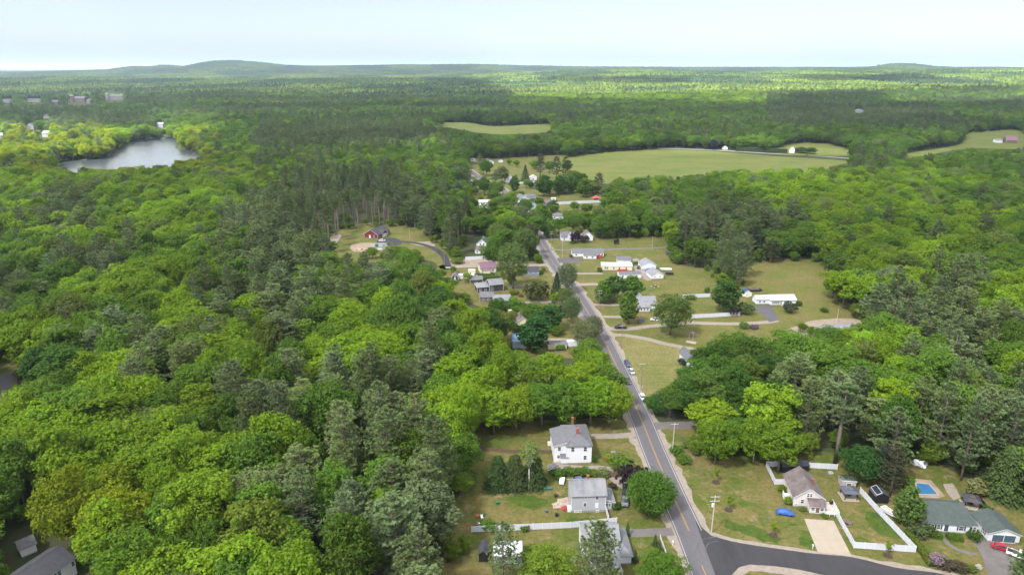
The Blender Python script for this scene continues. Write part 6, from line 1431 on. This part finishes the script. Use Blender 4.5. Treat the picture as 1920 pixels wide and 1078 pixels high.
# far village
FARV = [('pine1', 1013, 336, 27, 6.5, (.075, .072, .05), 'tall brownish pine on the far meadow'), ('pine0', 1043, 336, 24, 7, (.045, .062, .032), 'left dark pine right of the brownish pine'), ('pine2', 1060, 337, 24, 7, (.045, .062, .032), 'right dark pine right of the brownish pine'), ('spruce1', 985, 341, 18, 6, (.03, .06, .025), 'dark spruce behind the short far fence'),
        ('broad2', 941, 343, 18, 8, 'W', 'pale tree on the far road bend'), ('broad4', 912, 330, 19, 7, 'G', 'green tree above the far road'), ('broad0', 968, 313, 9, 4, 'L', 'small lone tree on the far meadow'), ('oval', 1020, 368, 20, 9, 'D', 'large dark tree above the lilac-grey house'), ('oval', 1050, 365, 19, 8, 'D', 'large dark tree second above the long fence'), ('oval', 1095, 370, 18, 7, 'G', 'green tree above the right part of long fence'), ('pine3', 1122, 362, 19, 6, (.045, .062, .032), 'dark pine behind the red pavilion'),
        ('oval', 965, 362, 17, 5, 'D', 'dark column tree left of rambling white house'), ('broad1', 925, 366, 14, 6, 'G', 'green tree in front of far road'), ('broad3', 908, 366, 13, 6, 'D', 'dark tree left of the far road'), ('broad0', 945, 408, 19, 9, (.085, .145, .025), 'large round tree left of the blue village house'), ('willow', 975, 425, 18, 8, 'W', 'pale tree below the blue village house'), ('oval', 1018, 428, 18, 7.5, 'G', 'green tree left of dark hipped roof'), ('elm', 1075, 436, 17, 8, 'G', 'spreading tree right of dark hipped roof'), ('broad1', 1048, 440, 13, 6, 'G', 'green tree below dark hipped roof'), ('willow', 1122, 430, 20, 6, 'W', 'tall pale tree at the village right edge'),
        ('broad5', 885, 398, 12, 5, 'D', 'dark tree left of the tall flat-topped house'), ('broad2', 1077, 396, 8, 4, 'G', 'small tree in front of the long fence'), ('broad3', 1100, 404, 10, 5, 'G', 'small green tree below the long fence'), ('shrub', 995, 380, 5, 4, 'G', 'bush beside rambling white house'), ('broad3', 930, 410, 16, 7, 'G', 'green tree below the tall flat-topped house'), ('broad0', 955, 440, 18, 8, 'L', 'lime tree above the huge elm'), ('broad5', 905, 425, 17, 7, 'G', 'green tree above the green gable'), ('spruce1', 918, 372, 9, 3, 'D', 'small dark spruce by the far road'),
        ('broad4', 870, 372, 17, 7, 'G', 'green tree left of the far road houses'), ('broad1', 893, 356, 11, 5, 'G', 'small green tree beside the far road bend'), ('broad0', 985, 405, 15, 6, 'G', 'green tree in front of rambling white house'), ('broad2', 958, 392, 15, 7, 'L', 'lime tree left of rambling white house'), ('broad3', 1000, 432, 15, 7, (.08, .12, .03), 'green tree beside the pale hill pole'), ('oval', 1074, 362, 17, 7, 'D', 'dark tree third above the long fence'), ('broad5', 1140, 400, 17, 7, 'G', 'green tree right of the long fence end'), ('broad0', 1095, 425, 12, 5, 'G', 'small green tree above the farmhouse'), ('broad4', 1028, 446, 9, 5, 'G', 'roadside tree above the farmhouse drive'), ('broad3', 1066, 418, 10, 5, 'G', 'small tree right of dark hipped roof house'), ('broad1', 930, 345, 13, 6, 'W', 'pale tree beside the far bend house'), ('pine0', 900, 318, 18, 5, 'P', 'pine left of the far low house'), ('broad5', 955, 310, 7, 3.5, 'G', 'tiny tree on the far meadow'), ('broad2', 908, 353, 12, 5, 'G', 'green tree hiding the middle of the far road'), ('broad4', 934, 368, 13, 6, 'G', 'green tree hiding the lower far road'), ('broad0', 1030, 324, 14, 6, 'G', 'green tree between the brownish and dark far pines'), ('broad3', 1076, 347, 15, 7, 'G', 'green tree at the lower left corner of the large field'), ('broad1', 1092, 350, 14, 6, 'D', 'dark tree at the lower left edge of the large field'), ('broad4', 1001, 318, 11, 5, 'L', 'lime tree left of the brownish far pine'), ('broad2', 1064, 322, 13, 6, 'D', 'dark tree at the left end of the large field'),
        ('oval', 1337, 281, 15, 8, (.018, .024, .035), 'dark round tree beside the far roadside garage'), ('broad4', 1500, 288, 9, 9, 'D', 'dark hedge tree on the far road'), ('broad2', 1520, 289, 9, 9, 'D', 'second dark hedge tree on the far road')]
for k, px, py, h, r, t, lab in FARV: S(k, 'village_tree', lab, px, py, h, r, t)
rg = np.random.default_rng(8); pts_ = []
while len(pts_) < 34:
    vill = len(pts_) < 20
    px, py = (rg.uniform(872, 1145), rg.uniform(322, 440)) if vill else (rg.uniform(845, 1075), rg.uniform(500, 650))
    x, y = G(px, py)
    if not inside(px, py, [(878, 325), (1000, 348), (1150, 375), (1145, 430), (1000, 440), (890, 405)] if vill else [(845, 505), (1030, 505), (1075, 590), (1100, 640), (960, 650), (950, 600), (865, 545)]): continue
    if any(math.hypot(x - a, y - b) < max(4.5, c * .62) for a, b, c in HAND): continue
    road_d = min(math.hypot(x - q[0], y - q[1]) for q in cat_rom([G(*p) for p in ROAD], 6))
    if road_d < 7: continue
    h = rg.uniform(5, 11) if vill else rg.uniform(3, 7)
    pts_.append((px, py, h, vill)); HAND.append((x, y, h * .4))
for vill, nm in ((True, 'small trees scattered through the far village'), (False, 'bushes between the houses left of the road')):
    g_ = sorted(p for p in pts_ if p[3] == vill)
    for i, (px, py, h, _) in enumerate(g_):
        S('broad%d' % (i % 6) if vill else 'shrub', 'village_tree' if vill else 'shrub', '%s from left of the %s' % (('first', 'second', 'third', 'fourth', 'fifth', 'sixth', 'seventh', 'eighth', 'ninth', 'tenth', 'eleventh', 'twelfth', 'thirteenth', 'fourteenth', 'fifteenth', 'sixteenth', 'seventeenth', 'eighteenth', 'nineteenth', 'twentieth')[i], nm), px, py, h, h * .45, ('G', 'L', 'D', 'O')[i % 4], 'tree' if vill else 'shrub')
# hedges
def hedge(label, pts, w, h, tint, n=900):
    W = [G(*p) for p in pts]; o = W[0]; rng = np.random.default_rng(int(pts[0][0])); C, Nn = [], []
    Ls = [math.hypot(b[0] - a[0], b[1] - a[1]) for a, b in zip(W[:-1], W[1:])]; tot = sum(Ls)
    for (a, b), L in zip(zip(W[:-1], W[1:]), Ls):
        m = int(n * L / tot); t = rng.random(m); d = np.array([(b[0] - a[0]) / L, (b[1] - a[1]) / L]); q = np.array([-d[1], d[0]])
        s = rng.integers(0, 3, m); lat = np.where(s == 0, -w / 2, np.where(s == 1, w / 2, rng.uniform(-.5, .5, m) * w)); z = np.where(s == 2, h, rng.random(m) * h)
        p = np.array(a)[None] + d[None] * (t * L)[:, None] + q[None] * lat[:, None] - np.array(o)
        C.append(np.c_[p, z] + rng.normal(0, .09, (m, 3)))
        nn = np.where((s == 2)[:, None], [[0, 0, 1]], np.c_[q[None] * np.sign(lat)[:, None], np.full(m, .3)]) + rng.normal(0, .3, (m, 3)); Nn.append(nn / np.linalg.norm(nn, axis=1, keepdims=True))
    C, Nn = np.vstack(C), np.vstack(Nn); s = rng.uniform(.25, .5, len(C)); v, f = quads(C, Nn, s * 1.2, s, rng)
    t = rng.normal(1, .13, len(C))
    T = thing('hedge', label, 'hedge', (o[0], o[1], 0)); c = link('foliage', raw_mesh('hedge', v, f, [LEAF], tone=np.stack([t, t, t, np.ones(len(C))], 1)), T); c['tint'] = list(tint)
    k = MB()
    for a, b in zip(W[:-1], W[1:]):
        L = math.hypot(b[0] - a[0], b[1] - a[1]); d = ((b[0] - a[0]) / L, (b[1] - a[1]) / L); q = (-d[1] * w * .36, d[0] * w * .36); A = (a[0] - o[0], a[1] - o[1]); B = (b[0] - o[0], b[1] - o[1])
        P = [(A[0] - q[0], A[1] - q[1]), (B[0] - q[0], B[1] - q[1]), (B[0] + q[0], B[1] + q[1]), (A[0] + q[0], A[1] + q[1])]
        k.add([(*p, 0) for p in P] + [(*p, h * .86) for p in P], [(4, 5, 6, 7), (0, 1, 5, 4), (1, 2, 6, 5), (2, 3, 7, 6), (3, 0, 4, 7)])
    k.build('branches', mat('hedge_core', (.012, .018, .006), .95), T)
hedge('clipped hedge left of the green-roofed ranch front door', [(1746, 1006), (1764, 1008)], 1.3, 1.3, (.065, .115, .014), 700)
hedge('clipped hedge right of the green-roofed ranch front door', [(1775, 1009), (1803, 1013)], 1.4, 1.3, (.065, .115, .014), 900)
hedge('long clipped hedge running beside the white fence to the side road', [(1700, 1000), (1722, 1026), (1746, 1062)], 1.3, 1.1, (.085, .115, .016), 2600)
hedge('overgrown green hedge below the white two-storey house', [(1052, 890), (1108, 891)], 1.5, 1.6, (.05, .085, .02), 1400)
hedge('low hedge behind the black gazebo', [(1840, 952), (1858, 962)], 1.4, 1.2, (.06, .10, .015), 500)
hedge('green hedge along the bottom of cream house', [(896, 520), (928, 519)], 2.0, 1.8, (.055, .095, .02), 900)
hedge('hedge line at the far end of the large field', [(1380, 283.5), (1430, 286), (1476, 288)], 9, 7, (.045, .085, .022), 2500)
# ------------------------------------------------------------------ the woods: single trees and the mass behind
ORD = ['first', 'second', 'third', 'fourth', 'fifth', 'sixth', 'seventh', 'eighth', 'ninth', 'tenth', 'eleventh', 'twelfth', 'thirteenth', 'fourteenth', 'fifteenth', 'sixteenth', 'seventeenth', 'eighteenth', 'nineteenth', 'twentieth'] + ['twenty-' + w for w in ('first', 'second', 'third', 'fourth', 'fifth', 'sixth', 'seventh', 'eighth', 'ninth')] + ['thirtieth'] + ['thirty-' + w for w in ('first', 'second', 'third', 'fourth', 'fifth', 'sixth', 'seventh', 'eighth', 'ninth')] + ['fortieth'] * 40
PLACES = [(95, 1060, 'around the bottom left house'), (330, 1040, 'along the bottom left edge'), (560, 1050, 'at bottom left of the pines'), (130, 930, 'above the bottom left house'),
          (330, 900, 'in the lower left wood'), (500, 920, 'left of the big pine stand'), (780, 1040, 'at bottom beside the white sheds'), (700, 900, 'in the stand left of grey house'),
          (830, 900, 'at the edge of grey house lawn'), (640, 800, 'above the big pine stand'), (830, 790, 'beside the brown fence'), (960, 760, 'behind the white house'),
          (1090, 740, 'by the road above white house'), (150, 760, 'beside the road at left edge'), (330, 760, 'in the left wood halfway up'), (500, 760, 'in the left wood near its middle'),
          (60, 640, 'at the left edge halfway up'), (250, 640, 'in the upper left wood'), (450, 640, 'in the lime wood left of centre'), (640, 640, 'well below the red house'),
          (800, 640, 'below the blue-roofed house'), (1340, 720, 'beside the mown field by the road'), (1470, 690, 'behind the pair of lime trees'), (1560, 780, 'around the tall pine with bare trunk'),
          (1680, 780, 'in the right wood above the pool'), (1840, 800, 'at the right edge above the pool'), (1700, 690, 'right of the grey hipped roof'), (1860, 680, 'at the far right of the right wood'),
          (1870, 1060, 'at the bottom right corner'), (1600, 620, 'near the grey hipped roof')]
def hue_word(t, con):
    if con: return 'blue-green' if t[2] > 0.062 else ('dark' if t[1] < 0.105 else 'grey-green')
    if t[1] > 0.20 and t[0] / t[1] > 0.80: return 'yellow-green'
    if t[1] > 0.165: return 'lime-green'
    if t[2] > 0.05: return 'silvery green'
    if t[0] / t[1] > 0.76: return 'olive-green'
    return 'mid-green' if t[1] > 0.115 else 'dark green'
def wood():
    W = wood_points(); T = wood_tints(W)
    n = len(W['X']); rng = np.random.default_rng(77)
    dist = np.hypot(W['Y'], W['X'])
    a, b = PX(W['X'], W['Y'], W['Z'] + W['H'] * 0.8)
    infr = (a > -20) & (a < 1940) & (b < 1100)
    single = np.zeros(n, bool)
    for con, cap in ((False, 245), (True, 200)):
        c = np.where((W['con'] == con) & infr)[0]
        single[c[np.argsort(dist[c])[:cap]]] = True
    # one by one
    rec = []
    for i in np.where(single)[0]:
        pl = min(range(len(PLACES)), key=lambda k: (PLACES[k][0] - a[i]) ** 2 + 1.6 * (PLACES[k][1] - b[i]) ** 2)
        rec.append((pl, hue_word(T[i], W['con'][i]), bool(W['con'][i]), i))
    groups = {}
    for r in rec: groups.setdefault(r[:3], []).append(r[3])
    for (pl, hue, con, ), ids in sorted(groups.items()):
        ids.sort(key=lambda i: a[i])
        noun = 'pine' if con else 'broadleaf'
        for k, i in enumerate(ids):
            if len(ids) == 1: lab = 'only %s %s %s' % (hue, noun, PLACES[pl][2])
            else: lab = '%s from left of %s %ss %s' % (ORD[k], hue, noun, PLACES[pl][2])
            kind = ('pine%d' % rng.integers(0, 4)) if con else ('broad%d' % rng.integers(0, 6))
            if W['stand'][i]: kind = 'tallpine%d' % rng.integers(0, 2)
            tree(kind, 'pine_tree' if con else 'broadleaf_tree', lab, 'tree', W['X'][i], W['Y'][i], W['H'][i], W['R'][i], T[i],
                 group='white pines in the woods' if con else 'broadleaf trees in the woods', z=float(W['Z'][i]))
    # the rest of the wood reads as one mass
    for con, name, lab in ((False, 'broadleaf_forest', 'green broadleaf forest filling the land to the horizon'), (True, 'pine_forest', 'grey-green pines mixed through the distant forest')):
        m = (~single) & (W['con'] == con)
        kinds = (['pine0', 'pine1', 'pine2', 'pine3', 'tallpine0', 'tallpine1'] if con else ['broad%d' % k for k in range(6)])
        idx = np.where(W['stand'][m], 4 + rng.integers(0, 2, m.sum()), rng.integers(0, 4, m.sum())) if con else rng.integers(0, 6, m.sum())
        sc = np.stack([W['R'][m] / np.array([PROTO[k]['R'] for k in kinds])[idx]] * 2 + [W['H'][m] / np.array([PROTO[k]['H'] for k in kinds])[idx]], 1)
        scatter(name, lab, np.stack([W['X'][m], W['Y'][m], W['Z'][m]], 1), idx, sc, rng.uniform(0, 6.28, m.sum()), T[m], [whole(k) for k in kinds])
def whole(k):
    """crown and trunk of a tree shape in one mesh, for the forest mass"""
    p = PROTO[k]
    nv = len(p['v'])
    V = [tuple(q) for q in p['v']] + p['trunk'].v
    me = bpy.data.meshes.new(k + '_whole')
    F = p['f'].tolist() + [tuple(i + nv for i in f) for f in p['trunk'].f]
    me.from_pydata(V, [], F)
    me.materials.append(p['leaf']); me.materials.append(p['bark'])
    nf = len(p['f'])
    me.polygons.foreach_set('material_index', np.r_[np.zeros(nf, np.int32), np.ones(len(F) - nf, np.int32)])
    at = me.attributes.new('leaf_tone', 'FLOAT_COLOR', 'FACE')
    at.data.foreach_set('color', np.vstack([p['t'], np.ones((len(F) - nf, 4))]).astype(np.float32).ravel())
    me.update()
    return me
def scatter(name, label, P, idx, sc, rot, tint, meshes, cat='forest'):
    col = bpy.data.collections.new(name + '_shapes')
    for k, me in enumerate(meshes):
        col.objects.link(bpy.data.objects.new('%s_shape_%02d' % (name, k), me))
    me = bpy.data.meshes.new(name)
    me.vertices.add(len(P)); me.vertices.foreach_set('co', P.astype(np.float32).ravel())
    for nm, ty, key, arr in (('shape', 'INT', 'value', idx.astype(np.int32)), ('spin', 'FLOAT', 'value', rot.astype(np.float32)),
                             ('size', 'FLOAT_VECTOR', 'vector', sc.astype(np.float32).ravel()),
                             ('tint', 'FLOAT_COLOR', 'color', np.c_[tint, np.ones(len(tint))].astype(np.float32).ravel())):
        at = me.attributes.new(nm, ty, 'POINT'); at.data.foreach_set(key, arr)
    me.update()
    o = link(name, me); tag(o, label, cat, kind='stuff')
    ng = bpy.data.node_groups.new(name, 'GeometryNodeTree')
    ng.interface.new_socket('Geometry', in_out='INPUT', socket_type='NodeSocketGeometry')
    ng.interface.new_socket('Geometry', in_out='OUTPUT', socket_type='NodeSocketGeometry')
    N, L = ng.nodes, ng.links
    gi, go = N.new('NodeGroupInput'), N.new('NodeGroupOutput')
    iop = N.new('GeometryNodeInstanceOnPoints'); ci = N.new('GeometryNodeCollectionInfo')
    ci.inputs['Collection'].default_value = col; ci.inputs['Separate Children'].default_value = True; ci.inputs['Reset Children'].default_value = True
    iop.inputs['Pick Instance'].default_value = True
    def attr(nm, ty):
        q = N.new('GeometryNodeInputNamedAttribute'); q.data_type = ty; q.inputs['Name'].default_value = nm; return q.outputs[0]
    cx = N.new('ShaderNodeCombineXYZ')
    L.new(attr('spin', 'FLOAT'), cx.inputs[2])
    L.new(gi.outputs[0], iop.inputs['Points']); L.new(ci.outputs[0], iop.inputs['Instance'])
    L.new(attr('shape', 'INT'), iop.inputs['Instance Index'])
    L.new(cx.outputs[0], iop.inputs['Rotation']); L.new(attr('size', 'FLOAT_VECTOR'), iop.inputs['Scale'])
    L.new(iop.outputs[0], go.inputs[0])
    md = o.modifiers.new('scatter', 'NODES'); md.node_group = ng
    return o
def canopy_patch(seed, size=130.0, n=190):
    """a far piece of wood: many small crowns"""
    rng = np.random.default_rng(seed)
    bm = bmesh.new(); bmesh.ops.create_icosphere(bm, subdivisions=2, radius=1.0)
    base = np.array([v.co[:] for v in bm.verts]); F = np.array([[v.index for v in f.verts] for f in bm.faces]); bm.free()
    keep = base[F].mean(1)[:, 2] > -0.45; F = F[keep]
    V, FF, T = [], [], []
    for i in range(n):
        con = rng.random() < 0.25
        r = rng.uniform(4.2, 7.5); h = rng.uniform(6, 10) * (1.5 if con else 1)
        if con: r *= 0.7
        v = base * (1 + rng.normal(0, 0.16, (len(base), 1)))
        v = v * [r, r, h] + [rng.uniform(-.55, .55) * size, rng.uniform(-.55, .55) * size, rng.uniform(8, 12)]
        FF.append(F + len(base) * i); V.append(v)
        t = rng.normal(1, 0.18) * (0.62 if con else 1)
        c = np.array([t * rng.normal(1, 0.1), t, t * (1.5 if con else 1), 1])
        T.append(np.tile(c, (len(F), 1)) * np.c_[np.repeat(rng.normal(1, 0.10, (len(F), 1)), 3, 1), np.ones(len(F))])
    return raw_mesh('canopy_patch', np.vstack(V), np.vstack(FF), [LEAF], tone=np.vstack(T), smooth=True)
def far_wood():
    rng = np.random.default_rng(31)
    pts = []
    y = 2690.0
    while y < 9300:
        s = 118.0
        w = 0.84 * y
        xs = np.arange(-w, w, s) + rng.normal(0, 10, len(np.arange(-w, w, s)))
        pts.append(np.stack([xs, np.full(len(xs), y) + rng.normal(0, 8, len(xs))], 1)); y += s
    P = np.vstack(pts)
    Z = hfun(P[:, 0], P[:, 1]) - 4
    n = len(P)
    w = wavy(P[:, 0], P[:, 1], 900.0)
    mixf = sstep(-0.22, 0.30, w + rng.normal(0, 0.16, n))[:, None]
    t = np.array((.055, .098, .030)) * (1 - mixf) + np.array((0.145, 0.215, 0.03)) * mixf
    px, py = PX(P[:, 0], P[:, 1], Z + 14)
    leafy = inside(px, py, [(950, 168), (1100, 160), (1300, 158), (1940, 160), (1940, 196), (1400, 198), (1150, 200), (960, 196)]) & (rng.random(n) < .8)  # the sunlit strip, not a species: its light is put into a limer tint
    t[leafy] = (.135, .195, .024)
    t = t * (1 - 0.55 * sstep(5600, 8000, P[:, 1]))[:, None]  # darker tints stand in for cloud shade over the farthest woods
    t = t * rng.normal(1, 0.1, (n, 1))
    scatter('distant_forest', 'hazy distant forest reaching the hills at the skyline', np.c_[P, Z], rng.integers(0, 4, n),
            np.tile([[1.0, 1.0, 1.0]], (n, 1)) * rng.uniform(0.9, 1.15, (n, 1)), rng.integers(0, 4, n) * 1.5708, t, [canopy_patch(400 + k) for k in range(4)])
wood(); undergrowth(); far_wood()
# ------------------------------------------------------------------ clouds over the valley
def cloud_mat(name, thin):
    m, N, L = nmat(name)
    out = N.new('ShaderNodeOutputMaterial')
    d = N.new('ShaderNodeBsdfDiffuse'); t = N.new('ShaderNodeBsdfTranslucent'); mx = N.new('ShaderNodeMixShader')
    d.inputs['Color'].default_value = t.inputs['Color'].default_value = (0.97, 0.975, 0.985, 1)
    mx.inputs[0].default_value = 0.66
    L.new(d.outputs[0], mx.inputs[1]); L.new(t.outputs[0], mx.inputs[2]); tr = N.new('ShaderNodeBsdfTransparent'); m2 = N.new('ShaderNodeMixShader'); m2.inputs[0].default_value = thin
    L.new(mx.outputs[0], m2.inputs[1]); L.new(tr.outputs[0], m2.inputs[2]); L.new(m2.outputs[0], out.inputs['Surface'])
    return m
CLOUD_Z = 780.0
def cloud(label, outline, m, seed, thick=45.0):
    """outline: the cloud's shadow on the ground; the cloud itself floats towards the sun from it"""
    k = CLOUD_Z / SUN_DIR.z
    rng = np.random.default_rng(seed)
    P = np.array(cat_rom(outline, 40.0, True)); n = len(P)
    # ragged outline
    T = np.roll(P, -1, 0) - np.roll(P, 1, 0); T /= np.linalg.norm(T, axis=1, keepdims=True) + 1e-9
    N_ = np.stack([T[:, 1], -T[:, 0]], 1); s = np.arange(n) / n * 6.2832; off = 0
    for f, a in ((7, 26), (17, 20), (37, 14), (71, 9)): off = off + a * np.sin(s * f + rng.uniform(0, 6.28))
    P = P + N_ * off[:, None]
    bm = bmesh.new()
    f = bm.faces.new([bm.verts.new((p[0], p[1], 0)) for p in P])
    tri = bmesh.ops.triangulate(bm, faces=[f], ngon_method='EAR_CLIP')
    ex = bmesh.ops.extrude_face_region(bm, geom=list(bm.faces))
    for v in [g for g in ex['geom'] if isinstance(g, bmesh.types.BMVert)]:
        v.co.z += thick * (1 + .3 * math.sin(v.co.x / 90) * math.sin(v.co.y / 70))
    bmesh.ops.recalc_face_normals(bm, faces=list(bm.faces))
    me = bpy.data.meshes.new('cloud'); bm.to_mesh(me); bm.free()
    me.materials.append(MATS[m])
    o = link('cloud', me); o.location = (SUN_DIR.x * k, SUN_DIR.y * k, CLOUD_Z)
    tag(o, label, 'cloud', group='clouds drifting over the valley')
cloud_mat('cloud_veil', 0.57); cloud_mat('cloud_thick', 0.54)
def gp(pts): return [GT(x, y) for x, y in pts]
cloud('broad thin cloud above the village and the near woods', [(-1900, -1800), (2100, -1800), (2000, 300)] + gp([(1960, 296), (1400, 297), (1000, 300), (560, 306), (480, 330), (330, 352), (120, 350), (-150, 352)]) + [(-1500, 400)], 'cloud_veil', 1)
cloud('long cloud shading the dark belt of far woods', gp([(-250, 153), (120, 151), (420, 154), (700, 152), (900, 157), (935, 170), (948, 186), (1010, 196), (1180, 199), (1300, 194), (1400, 199), (1560, 186), (1660, 189), (1700, 203), (1980, 207), (2150, 230), (2150, 285), (1700, 288), (1000, 288), (450, 292), (412, 270), (405, 228), (318, 224), (236, 234), (205, 262), (150, 236), (-100, 232)]), 'cloud_thick', 2)
cloud('small cloud over the far right slopes', gp([(1020, 153), (1120, 149), (1230, 152), (1300, 157), (1200, 163), (1080, 160)]), 'cloud_thick', 3)
cloud('small cloud near the rounded far hill', gp([(1480, 150), (1600, 146), (1760, 148), (1700, 156), (1560, 157)]), 'cloud_thick', 4)
# ------------------------------------------------------------------ air
def haze():
    m, N, L = nmat('haze')
    out = N.new('ShaderNodeOutputMaterial'); pv = N.new('ShaderNodeVolumePrincipled')
    pv.inputs['Color'].default_value = (0.64, 0.82, 1.0, 1); pv.inputs['Density'].default_value = 4.0e-5
    pv.inputs['Anisotropy'].default_value = 0.2
    L.new(pv.outputs[0], out.inputs['Volume'])
    b = MB().box(-62000, 62000, -62000, 62000, -45, 290)
    o = b.build('haze', m); tag(o, 'pale blue haze lying over the distant hills', 'haze', kind='stuff')
haze()
